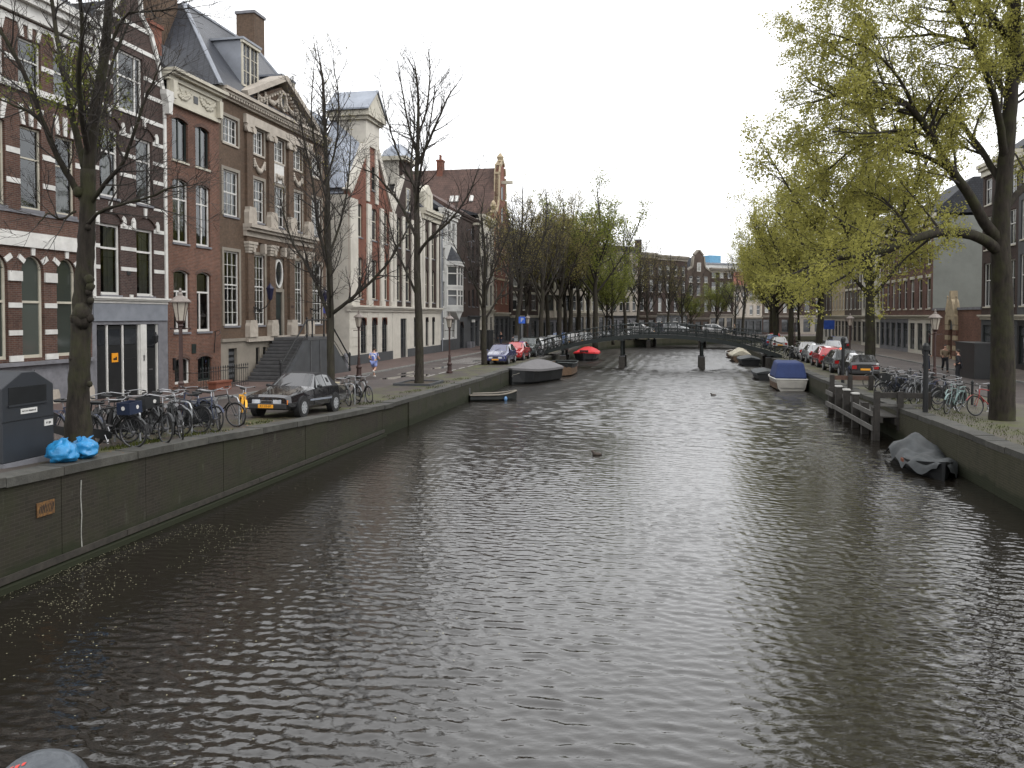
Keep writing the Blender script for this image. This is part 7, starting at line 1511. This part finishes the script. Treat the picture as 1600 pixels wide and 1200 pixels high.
def boat(name, label, p, hd, Lh, W_, zg, hm, cover=None, rim=None, inside=None, ridge=.45, group=None, cat='boat', bluff=.35, stern=.85, rnd=False):
    b = empty(name, p, hd); tag(b, label, cat, group); mb = MB(); lft, rgt = hull(mb, Lh, W_, zg, bluff=bluff, stern=stern); mb.build('hull', hm, b, smooth=False)
    if rim: MB().tube(lft, .045, 6).build('gunwale', rim, b); MB().tube(rgt, .045, 6).build('gunwale', rim, b); MB().tube([lft[0], rgt[0]], .045, 6).build('gunwale', rim, b)
    if inside:
        t = MB()
        for (a, c, d, e) in zip(lft, lft[1:], rgt[1:], rgt): t.quad((a[0], a[1] * .93, .1), (c[0], c[1] * .93, .1), (d[0], d[1] * .93, .1), (e[0], e[1] * .93, .1)); t.quad((a[0], a[1] * .95, a[2]), (c[0], c[1] * .95, c[2]), (c[0], c[1] * .93, .1), (a[0], a[1] * .93, .1)); t.quad((e[0], e[1] * .93, .1), (d[0], d[1] * .93, .1), (d[0], d[1] * .95, d[2]), (e[0], e[1] * .95, e[2]))
        t.build('floor_boards', inside, b)
        for x in (-Lh * .25, .05 * Lh, Lh * .25): MB().box(x - .13, -W_ * .43, zg - .17, x + .13, W_ * .43, zg - .13).build('thwart', inside, b)
    if cover:
        t = MB(); n = len(lft); rr = random.Random(int(Lh * 100)); rows = []
        for i, (a, c) in enumerate(zip(lft, rgt)):
            q = i / (n - 1); h = zg + ridge * (math.sin(math.pi * min(1, .12 + q * .95)) ** .6 if q < .96 else .2) ; row = []
            for k in range(7):
                f = k / 6; y = a[1] * 1.04 + (c[1] * 1.04 - a[1] * 1.04) * f; zt = a[2] + .03 + (h - a[2]) * ((1 - abs(2 * f - 1)) ** .9 if not rnd else (1 - (2 * f - 1) ** 2)) + rr.uniform(-.012, .012); row.append((a[0], y, zt))
            row = [(a[0], a[1] * 1.06, a[2] - .12)] + row + [(a[0], c[1] * 1.06, c[2] - .12)]; rows.append(row)
        for a, c in zip(rows, rows[1:]):
            for j in range(8): t.quad(a[j], c[j], c[j + 1], a[j + 1])
        t.add(rows[0], [tuple(range(9))]); t.add(rows[-1], [tuple(range(9))[::-1]]); t.build('cover', cover, b, smooth=False, fixn=True)
    return b
HB = mat('hull_black', (.01, .011, .012), .5, var=.3); HW = mat('hull_white', (.42, .4, .36), .4, var=.12, dirt=.3); HG = mat('hull_grey_green', (.02, .022, .02), .5, var=.3); CVG = mat('grey_tarp', (.13, .125, .128), .8, var=.12, vs=3, bump=.2, bs=6); CVR = mat('red_tarp', (.55, .02, .025), .6, var=.12, vs=3); CVB = mat('navy_canvas', (.025, .045, .14), .8, var=.2, vs=3, bump=.2, bs=7); CVC = mat('cream_canvas', (.5, .46, .36), .8, var=.12); CVD = mat('dark_tarp', (.042, .047, .05), .6, var=.4, vs=4, bump=.4, bs=7); WOOD = mat('boat_wood', (.12, .075, .045), .6, var=.4, vs=8)
def near_left(Y, off): return Vector((QL(Y) + off, Y, 0))
b = boat('covered_boat', 'black sloop under a ridged grey cover moored at the left quay', Vector((1.45, 58.2, 0)), R(60) + math.pi, 6.0, 2.3, .95, HB, CVG, ridge=.6, bluff=.3)
MB().disc((3.42, .32, .6), 'x', 0, .06, .06, 10).disc((3.42, -.32, .6), 'x', 0, .06, .06, 10).build('hawse_ring', MT['chrome'], b)
MB().tube([(3.5, .4, .7), (4.0, 1.2, .9)], .015, 4).build('mooring_line', MT['offwhite'], b)
boat('open_boat', 'open black wooden boat moored beyond the grey covered sloop', near_left(65.5, 2.3), ANG + math.pi, 6.0, 2.3, .95, HB, None, MT['dkgreen'], WOOD, bluff=.3)
b = boat('covered_boat', 'boat under a bright red cover just beyond the left end of the footbridge', Vector((8.2, 88.5, 0)), ANG + math.pi, 6.6, 2.5, .75, HB, CVR, ridge=.6, bluff=.2, rnd=True); MB().box(3.05, -.45, .95, 3.3, .45, 1.12).build('vent_panel', HB, b)
b = boat('dinghy', 'small low grey dinghy with outboard motor below the planted tree', near_left(45.4, 1.25), R(12), 2.7, 1.2, .34, HG, None, MT['plinth'], HG, bluff=.5)
MB().box(-1.55, -.12, .35, -1.3, .12, .72).tube([(-1.45, 0, .4), (-1.5, 0, -.2)], .05, 6).build('outboard_motor', MT['stone'], b, bevel=.03); MB().ball((.6, -.62, .12), (.1, .1, .14), 8, 6).build('fender', mat('blue_fender', (.12, .25, .45), .4), b)
# white cruiser with blue canopy
b = boat('motor_boat', 'white motor boat with navy blue canopy moored at the right quay', Vector((QR(53.8) - 1.12, 53.8, 0)), ANG, 5.8, 2.1, .72, HW, None, MT['white'], WOOD, bluff=.5, stern=.9)
t = MB(); t.hexa([(-2.7, -.98, .74), (.6, -1.0, .74), (.6, 1.0, .74), (-2.7, .98, .74)], [(-2.3, -.8, 1.75), (.1, -.75, 1.8), (.1, .75, 1.8), (-2.3, .8, 1.75)]); t.build('canopy', CVB, b, bevel=.12); MB().hexa([(.6, -.95, .74), (2.2, -.5, .8), (2.2, .5, .8), (.6, .95, .74)], [(.6, -.8, 1.05), (1.9, -.35, .95), (1.9, .35, .95), (.6, .8, 1.05)]).build('foredeck', HW, b); MB().box(-2.98, -.7, .2, -2.9, .7, .62).build('transom_panel', HW, b)
boat('small_boat', 'dark rowing boat hidden behind the white motor boat', Vector((QR(61.5) - 1.7, 61.5, 0)), ANG, 4.5, 1.7, .5, HB, CVD, ridge=.3)
boat('covered_boat', 'dark covered boat right of the footbridge pile', Vector((QR(79) - 1.3, 79, 0)), ANG, 5.2, 2, .6, HB, CVD, ridge=.35); boat('covered_boat', 'brown boat with cream canopy beyond the right end of the footbridge', Vector((QR(86) - 1.6, 86, 0)), ANG, 5.5, 2.1, .7, WOOD, CVC, ridge=.8); boat('open_boat', 'small white boat farthest along the right quay', Vector((QR(93) - 1.6, 93, 0)), ANG, 5, 1.9, .6, HW, None, MT['white'], WOOD)
# boat under a loose dark tarpaulin beside the landing stage
b = boat('tarp_boat', 'small boat under a loose crumpled dark tarpaulin right of the landing stage', Vector((QR(24.9) - .8, 24.9, 0)), ANG + math.pi, 3.7, 1.3, .36, HB, None, None, bluff=.45)
t = MB(); nx, ny = 26, 14; rr = random.Random(9)
for i in range(nx + 1):
    for j in range(ny + 1):
        x = -1.85 + 3.7 * i / nx; f = 2 * j / ny - 1; wv = .74 * (1 - max(0, (i / nx - .6) / .4) ** 2 * .75); y = f * wv
        z = .38 + .42 * math.exp(-((x + .95) ** 2) / .22 - (y * 1.3) ** 2) + .14 * (1 - f * f) * (1 - i / nx * .5) + .05 * math.sin(x * 5 + y * 7) + .035 * math.sin(x * 11 - y * 9) - (.2 + .12 * math.sin(x * 6)) * max(0, abs(f) - .75) * 4
        t.v.append((x, y, z))
for i in range(nx):
    for j in range(ny): a = i * (ny + 1) + j; t.f.append((a, a + ny + 1, a + ny + 2, a + 1)); t.m.append(0)
t.build('tarpaulin', CVD, b, smooth=True); MB().box(.4, -.78, .3, .6, -.74, .4).build('red_tag', MT['terracotta'], b)
# ------------------------------------------------------------------ landing stage
lj = empty('landing_stage', (QR(30.4), 30.4, 0), ANG); tag(lj, 'dark timber landing stage with railings and white capped posts at the right quay', 'landing stage')
Lj = 9.0 * K; wj = .62                                 # local +y points to the water
JT = mat('jetty_timber', (.03, .026, .022), .75, var=.5, vs=5, bump=.4, bs=12); JR = mat('jetty_rail_grey', (.13, .125, .115), .75, var=.4, vs=5, bump=.2); JB = mat('jetty_rail_brown', (.09, .045, .03), .7, var=.35, vs=5)
for k in range(30): u = .05 + k * Lj / 30; MB().box(u, .02, .87, u + Lj / 30 - .02, wj, .92).build('deck_plank', JT, lj)
MB().box(0, wj, .68, Lj, wj + .1, .93).build('edge_beam', JT, lj); MB().box(0, .1, .6, Lj, .2, .868).build('edge_beam', JT, lj)
for k, u in enumerate(np.linspace(.15, Lj - .15, 6)):
    cap = k in (2, 3, 4); MB().box(u - .13, wj + .1, -.8, u + .13, wj + .36, 1.25 if not cap else 1.42).build('post', JT, lj); 
    if cap: MB().box(u - .15, wj + .08, 1.422, u + .15, wj + .38, 1.48).build('post_cap', MT['white'], lj)
for z, m_ in ((1.02, JR), (.47, JR)): MB().box(.0, wj + .365, z - .09, Lj if z < 1 else Lj * .36, wj + .42, z + .09).build('rail', m_, lj); MB().box(Lj * .82, wj + .43, z - .1, Lj, wj + .47, z + .1).build('rail', m_, lj)
for u in (.1, Lj - .15):
    MB().box(u - .05, -1.0, 1.72 - .1, u + .05, wj + .3, 1.72 + .1).build('top_rail', JT if u < 1 else JB, lj); MB().box(u - .04, -1.0, 1.3, u + .04, wj + .3, 1.4).build('top_rail', JR, lj)
    for y in (-.95, .0, wj + .2): MB().box(u - .1, y - .1, .4 if y < 0.5 else -.8, u + .1, y + .1, 1.86).build('post', JT, lj)
# ------------------------------------------------------------------ street furniture, left
ct = empty('waste_container', streetL(15.35, .95), ANG); tag(ct, 'dark blue grey waste container with pitched top and white stickers at the left edge', 'container')
def marks(par, x0, x1, z, h_, n):
    t = MB(); r = random.Random(n)
    for k in range(n): w_ = (x1 - x0) / n; x = x0 + k * w_; t.box(x, -.0145, z - h_ * r.uniform(.3, .5), x + w_ * r.uniform(.4, .75), -.0125, z + h_ * r.uniform(.25, .5))
    t.build('faded_print', MT['black'], par)
CT = mat('container_paint', (.018, .021, .026), .5, var=.15, vs=3, dirt=.15); hw = .64
pf = [(-hw, .1), (hw, .1), (hw, 1.5), (.16, 1.78), (-.16, 1.78), (-hw, 1.5)]
MB().prism(pf, 0, 1.1).build('body', CT, ct, bevel=.02); MB().box(-hw, -.03, -.1, hw, 1.1, .1).build('base', MT['stone'], ct); MB().box(-.48, -.012, 1.18, .44, .0, 1.5).build('hatch', MT['black'], ct)
MB().box(-.5, -.03, 1.14, .46, -.002, 1.175).build('hatch_lip', CT, ct)
MB().box(-hw, -.006, .86, hw, 0, .875).build('seam', MT['black'], ct)
a = MB().box(-.2, -.012, .98, .2, 0, 1.08).build('sticker', MT['white'], ct); marks(a, -.17, .17, 1.03, .035, 13)
a = MB().box(.38, -.012, .68, .6, 0, .8).build('sticker', MT['white'], ct); marks(a, .42, .56, .74, .05, 4)
BAG = mat('blue_plastic', (.022, .2, .43), .3, var=.2, vs=6, bump=.5, bs=16)
from mathutils import noise as mnoise
def bag(p, rx, ry, rz_, seed, label, ears):
    t = MB(); n, k = 40, 26
    for i in range(k + 1):
        th = math.pi * i / k
        for j in range(n):
            g = 2 * math.pi * j / n; d = Vector((math.sin(th) * math.cos(g), math.sin(th) * math.sin(g), -math.cos(th))); q = d * 2.2 + Vector((seed * 3.1, seed, 0))
            f = 1 + .22 * mnoise.noise(q) - .16 * abs(mnoise.noise(q * 2.3)) - .08 * abs(mnoise.noise(q * 5)); z = d.z * (1.0 if d.z > 0 else .6) * f
            pinch = 1 - .5 * max(0, d.z - .55) / .45
            t.v.append((rx * d.x * f * pinch, ry * d.y * f * pinch, max(0, rz_ * (z + .5))))
    for i in range(k):
        for j in range(n): t.f.append((i * n + j, i * n + (j + 1) % n, (i + 1) * n + (j + 1) % n, (i + 1) * n + j)); t.m.append(0)
    for (x, y, z, dx, dz) in ears: t.add([(x - .05, y, z), (x + .05, y + .02, z), (x + dx + .05, y, z + dz), (x + dx - .02, y + .03, z + dz * .8)], [(0, 1, 2, 3)])
    o = t.build('rubbish_bag', BAG, None, p, (0, 0, R(60)), smooth=True); tag(o, label, 'bag', 'blue rubbish bags'); return o
p = streetL(15.55, .4); bag(p + Vector((0, 0, .03)), .27, .36, .3, 2, 'blue plastic rubbish bag leaning on the container', [(0, 0, .36, .08, .1)]); bag(streetL(16.1, .38) + Vector((0, 0, .03)), .25, .34, .28, 5, 'blue plastic rubbish bag with knotted ears nearest the tree', [(.05, 0, .33, .12, .1), (-.06, 0, .33, -.06, .12)])
lf = MB(); rr = random.Random(77)
for i in range(420):
    Y = rr.uniform(15.6, 26); c = streetL(Y, rr.uniform(.1, 2.4)) + Vector((0, 0, .035)); a = rr.uniform(0, 6.3); s = rr.uniform(.015, .05); d1 = Vector((math.cos(a), math.sin(a), rr.uniform(-.2, .3))) * s; d2 = Vector((-math.sin(a), math.cos(a), 0)) * s * .6; lf.quad(c - d1, c - d2, c + d1, c + d2)
kind(tag(lf.build('fallen_leaves', mat('dry_leaf', (.2, .13, .07), .9, var=.5, vs=9)), 'dry brown leaves scattered along the left quay under the bicycles', 'leaves'), 'stuff')
mg = MB()
for i in range(3000):
    z_ = rr.choice(((18.4, 24.5, .35, 1.0), (29.5, 40, .4, 1.2), (16.5, 20, .5, .9), (40, 47, .3, 1.4))); Y = rr.uniform(z_[0], z_[1]); e = rr.uniform(z_[2], z_[3])
    if math.sin(Y * 2.2) + math.sin(Y * .9 + e * 5) < .2: continue
    c = streetL(Y, e) + Vector((0, 0, .03)); a = rr.uniform(0, 6.3); hgt = rr.uniform(.03, .1); d = Vector((math.cos(a), math.sin(a), 0)) * .012; mg.add([c - d, c + d, c + Vector((rr.uniform(-.04, .04), rr.uniform(-.04, .04), hgt))], [(0, 1, 2)])
for i in range(1300):
    Y = rr.uniform(16, 36); e = rr.uniform(.5, 1.6); c = streetR(Y, e) + Vector((0, 0, .03)); a = rr.uniform(0, 6.3); hgt = rr.uniform(.03, .1); d = Vector((math.cos(a), math.sin(a), 0)) * .012; mg.add([c - d, c + d, c + Vector((rr.uniform(-.04, .04), rr.uniform(-.04, .04), hgt))], [(0, 1, 2)])
kind(tag(mg.build('grass', leafmat('moss_grass', (.085, .095, .025), (.05, .06, .018), .3)), 'short mossy grass along the quay edges', 'grass'), 'stuff')
# planting bed round the tall bare tree
pb = empty('planting_bed', (-4.95, 43.2, 1.07), ANG); tag(pb, 'square raised planting bed with dark stone edging round the tall bare tree', 'planting bed')
for (a, b_, c, d) in ((-1.3, -1.0, 1.3, -.85), (-1.3, .85, 1.3, 1.0), (-1.3, -.85, -1.15, .85), (1.15, -.85, 1.3, .85)): MB().box(a, b_, -.1, c, d, .14).build('edging', MT['dkgrey'], pb)
MB().box(-1.15, -.85, 0, 1.15, .85, .07).build('soil', mat('soil', (.06, .045, .03), .95, var=.5, vs=9, bump=.5), pb)
# basement railing and flower box at the narrow red house
rl = empty('area_railing', PL(9.8) - DN * 1.5 + Vector((0, 0, 1.2)), ANG); tag(rl, 'black iron railing before the basement windows of the narrow red house', 'railing')
for k in range(21): MB().tube([(k * .21, 0, -.15), (k * .21, 0, 1.0)], .014, 4).lathe([(.02, 0), (.035, .05), (.005, .14)], 5, (k * .21, 0, 1.0)).build('baluster', MT['iron'], rl)
for z in (.18, .88): MB().tube([(-.05, 0, z), (4.25, 0, z)], .018, 5).build('rail', MT['iron'], rl)
for u in (-.05, 4.25): MB().tube([(u, 0, .88), (u, 1.4, .88)], .018, 5).tube([(u, 0, .18), (u, 1.4, .18)], .018, 5).build('rail', MT['iron'], rl)
fb = MB().box(0, -.2, 0, 1.3, .2, .42).box(-.04, -.24, .42, 1.34, .24, .5); tag(fb.build('flower_box', MT['terracotta'], None, PL(10.0) - DN * 1.95 + Vector((0, 0, 1.17)), (0, 0, ANG)), 'terracotta flower box in front of the iron railing', 'flower box')
bl_ = MB().lathe([(.16, 0), (.15, .8), (.17, .84), (.15, 1.0), (.1, 1.08), (.02, 1.1)], 12); tag(bl_.build('stone_bollard', MT['stone'], None, (-11.0, 53.8, 1.15), smooth=False), 'pale grey stone bollard beside the alley', 'bollard')
# parking sign and ticket machine, bins, posts
sg_ = empty('parking_sign', streetL(78, 3.3)); tag(sg_, 'blue parking sign with white P on a pole by the left end of the footbridge', 'sign'); MB().tube([(0, 0, 0), (0, 0, 3.6)], .04, 6).build('pole', HOOP, sg_); a = MB().box(-.32, -.05, 2.95, .32, -.02, 3.6).build('panel', mat('sign_blue', (.02, .1, .5), .4, var=.05), sg_); text('lettering', 'P', .55, MT['white'], a, (0, -.054, 3.27), (R(90), 0, 0), .002)
tm = empty('ticket_machine', streetL(76.5, 3.6)); tag(tm, 'grey ticket machine pillar below the parking sign', 'ticket machine'); MB().box(-.2, -.18, 0, .2, .18, 1.55).build('body', HOOP, tm, bevel=.03); MB().hexa([(-.22, -.2, 1.56), (.22, -.2, 1.56), (.22, .2, 1.56), (-.22, .2, 1.56)], [(-.2, -.1, 1.8), (.2, -.1, 1.8), (.2, .2, 1.8), (-.2, .2, 1.8)]).build('solar_cap', MT['dkgrey'], tm)
sn = empty('street_sign', streetR(92, 8.5)); tag(sn, 'blue direction sign on a pole behind the right end of the footbridge', 'sign'); MB().tube([(0, 0, 0), (0, 0, 3.3)], .05, 6).build('pole', HOOP, sn); MB().box(-.6, -.05, 2.2, .6, -.01, 3.2).build('panel', mat('sign_blue2', (.03, .08, .35), .4), sn)
cb = MB().box(-1, -.5, 0, 1, .5, 2.1).box(-1.05, -.55, 2.1, 1.05, .55, 2.2); tag(cb.build('utility_cabinet', MT['black'], None, streetL(84, 8.2), (0, 0, ANG)), 'black utility cabinet before the dark house past the red gable', 'cabinet')
cb = MB().box(-1.6, -.6, 0, 1.6, .6, 2.0).box(-1.65, -.65, 2.0, 1.65, .65, 2.1); tag(cb.build('utility_cabinet', MT['black'], None, streetR(50, 9.2), (0, 0, ANG)), 'black hoarding box beside the big right hand tree', 'cabinet')
# iron fence posts and rail along the right bicycles
fn = empty('quay_fence', streetR(29, 3.1), ANG); tag(fn, 'low black iron post and rail fence behind the right bank bicycles', 'fence')
for k in range(8): MB().lathe([(.05, 0), (.045, .85), (.06, .87), (.06, .92), (.02, .97)], 7, (k * 1.7, 0, .0 - k * .012)).build('post', MT['iron'], fn)
for z in (.45, .8): MB().tube([(0, 0, z), (11.9, 0, z - .08)], .018, 5).build('rail', MT['iron'], fn)
for i, (Y, e, lab) in enumerate(((29.0, .45, 'dark mooring post at the quay edge left of the big right hand tree'), (44, .6, 'dark mooring post beyond the landing stage'))): tag(MB().lathe([(.09, 0), (.08, 2.2), (.12, 2.24), (.12, 2.4), (.05, 2.5)], 8).build('mooring_post', MT['iron'], None, streetR(Y, e)), lab, 'post', 'mooring posts')
# ------------------------------------------------------------------ people
SKIN = mat('skin', (.5, .29, .21), .6, var=.1); 
def stripes():
    m, nt, b = newmat('striped_shirt'); tc = N(nt, 'TexCoord'); w_ = N(nt, 'TexWave', i_Scale=6.5); L(nt, tc.outputs['Object'], w_.inputs['Vector']); r = ramp(nt, w_.outputs['Fac'], [(.45, (.62, .64, .72)), (.55, (.13, .17, .5))]); L(nt, r.outputs[0], b.inputs['Base Color']); b.inputs['Roughness'].default_value = .85; return m
def skinned(name, verts, edges, radii, m, parent, sub=2, root=0):
    me = bpy.data.meshes.new(name); me.from_pydata(verts, edges, []); me.materials.append(m); o = obj(name, me, parent); sk = o.modifiers.new('skin', 'SKIN'); sk.use_smooth_shade = True
    for v, r in zip(me.skin_vertices[0].data, radii): v.radius = (r, r) if not hasattr(r, '__len__') else r
    me.skin_vertices[0].data[root].use_root = True
    s = o.modifiers.new('sub', 'SUBSURF'); s.levels = 1; s.render_levels = sub; return o
def person(label, p, hd, top, legs, hair, shorts=False, pose='walk', bag=None, sc=1.0, striped=False):
    o = empty('person', p, hd); o.scale = (sc,) * 3; tag(o, label, 'person')       # faces +x
    k = {'walk': (.22, -.22, .18), 'run': (.3, -.34, .42), 'stand': (.03, -.03, .0)}[pose]
    lf_, lr, lift = k
    V = [(0, 0, .95), (0, 0, 1.15), (.02, 0, 1.38), (.03, 0, 1.5), (.05, 0, 1.6),
         (.0, .1, .9), (lf_ * .6 + .06, .1, .5), (lf_, .1, .09), (lf_ + .16, .1, .04),
         (.0, -.1, .9), (lr * .3 + .08, -.1, .52), (lr, -.1, .1 + lift * .8), (lr + .1, -.1, .02 + lift * .75),
         (.02, .2, 1.42), (-.08 - lift * .1, .26, 1.15), (.1 + lift * .3, .24, 1.0 + lift * .25),
         (.02, -.2, 1.42), (.06 + lift * .1, -.26, 1.15), (.22 + lift * .2, -.22, 1.02 + lift * .3)]
    Ed = [(0, 1), (1, 2), (2, 3), (3, 4), (0, 5), (5, 6), (6, 7), (7, 8), (0, 9), (9, 10), (10, 11), (11, 12), (2, 13), (13, 14), (14, 15), (2, 16), (16, 17), (17, 18)]
    rad = [.13, .125, .14, .06, .06, .095, .065, .042, .04, .095, .065, .042, .04, .065, .045, .035, .065, .045, .035]
    skinned('body', V, Ed, rad, SKIN, o)
    hd_ = MB().ball((.06, 0, 1.67), (.095, .078, .12), 12, 8).ball((.155, 0, 1.655), (.02, .016, .025), 6, 4); hd_.build('head', SKIN, o, smooth=True)
    MB().ball((.04, 0, 1.71), (.105, .088, .1), 12, 7).build('hair', hair, o, smooth=True)
    if shorts: skinned('top', [V[0], V[1], V[2], V[13], Vector(V[13]).lerp(Vector(V[14]), .55)[:], V[16], Vector(V[16]).lerp(Vector(V[17]), .55)[:]], [(0, 1), (1, 2), (2, 3), (3, 4), (2, 5), (5, 6)], [.15, .15, .165, .085, .07, .085, .07], top, o)
    else: skinned('top', [V[0], V[1], V[2], V[13], V[14], V[15], V[16], V[17], V[18]], [(0, 1), (1, 2), (2, 3), (3, 4), (4, 5), (2, 6), (6, 7), (7, 8)], [.155, .15, .165, .085, .062, .048, .085, .062, .048], top, o)
    f = .62 if shorts else 1
    if shorts: skinned('shorts', [V[0], V[5], Vector(V[5]).lerp(Vector(V[6]), .75)[:], V[9], Vector(V[9]).lerp(Vector(V[10]), .75)[:]], [(0, 1), (1, 2), (0, 3), (3, 4)], [.15, .12, .11, .12, .11], legs, o)
    else: skinned('trousers', [V[0], V[5], V[6], V[7], V[9], V[10], V[11]], [(0, 1), (1, 2), (2, 3), (0, 4), (4, 5), (5, 6)], [.15, .115, .085, .07, .115, .085, .07], legs, o)
    for a, b_ in ((V[7], V[8]), (V[11], V[12])): MB().tube([(a[0] - .05, a[1], a[2] - .03), (b_[0] + .05, b_[1], b_[2])], [.05, .045], 8).build('shoe', MT['black'] if not shorts else MT['white'], o, smooth=True)
    for q, s_ in ((V[15], 1), (V[18], -1)):                       # hands with fingers
        hnd = MB(); hnd.ball((q[0] + .03, q[1], q[2] - .03), (.045, .022, .05), 8, 5)
        for kf in range(4): y = q[1] + (kf - 1.5) * .014; hnd.tube([(q[0] + .05, y, q[2] - .05), (q[0] + .085, y, q[2] - .075 - .004 * kf), (q[0] + .075, y, q[2] - .105)], [.0085, .008, .007], 5)
        hnd.tube([(q[0] + .05, q[1] + s_ * .02, q[2] - .01), (q[0] + .085, q[1] + s_ * .03, q[2] - .02), (q[0] + .1, q[1] + s_ * .02, q[2] - .04)], [.01, .009, .008], 5); hnd.build('hand', SKIN, o, smooth=True)
    return o
DK = mat('dark_jacket', (.018, .018, .022), .85, var=.3); JN = mat('dark_jeans', (.025, .032, .055), .85, var=.3); HR = mat('dark_hair', (.02, .014, .01), .6); SH = mat('pale_blue_shorts', (.24, .3, .6), .8, var=.1); TAN = mat('tan_coat', (.2, .15, .1), .85, var=.2); GY = mat('grey_coat', (.1, .1, .11), .85, var=.2)
person('person jogging away in blue and white striped shirt and pale blue shorts', Vector((-8.2, 48.2, 1.06)), ANG, stripes(), SH, HR, True, 'run')
person('person in dark clothes walking by the cream house on the left', streetL(92, 8.4) + Vector((0, 0, .1)), ANG + 2.6, DK, JN, HR); person('person in dark coat standing by the ticket machine', streetL(79.5, 4.2), ANG + 3, DK, DK, HR, pose='stand'); person('person in grey coat standing on the left street near the footbridge', streetL(81.5, 4.8), ANG, GY, JN, HR, pose='stand')
person('person in dark jacket walking on the right street, nearer of two', streetR(56, 8.2), ANG + 3.3, DK, JN, HR); person('person in tan coat walking on the right street beside the dark jacket', streetR(54.5, 8.9), ANG + 3.1, TAN, DK, HR); person('person in black standing beside the bicycles on the right bank', streetR(46, 7.0), ANG + 1, DK, DK, HR, pose='stand')
for k, (u, m_, lab) in enumerate(((1.5, DK, 'person in dark coat at the left end of the far bridge'), (8.5, GY, 'person in grey coat walking on the far bridge'), (9.4, DK, 'person in black walking beside the grey coat on the far bridge'), (20, TAN, 'person in tan coat at the right end of the far bridge'))):
    d = Vector((36 - 13.2, 116 - 124, 0)).normalized(); p = Vector((13.2, 124, 0)) + d * u + Vector((-d.y, d.x, 0)) * 1.2; person(lab, p + Vector((0, 0, 1.4 + .8 * (1 - (2 * u / 24.2 - 1) ** 2))), math.atan2(d.y, d.x) + k, m_, JN, HR)
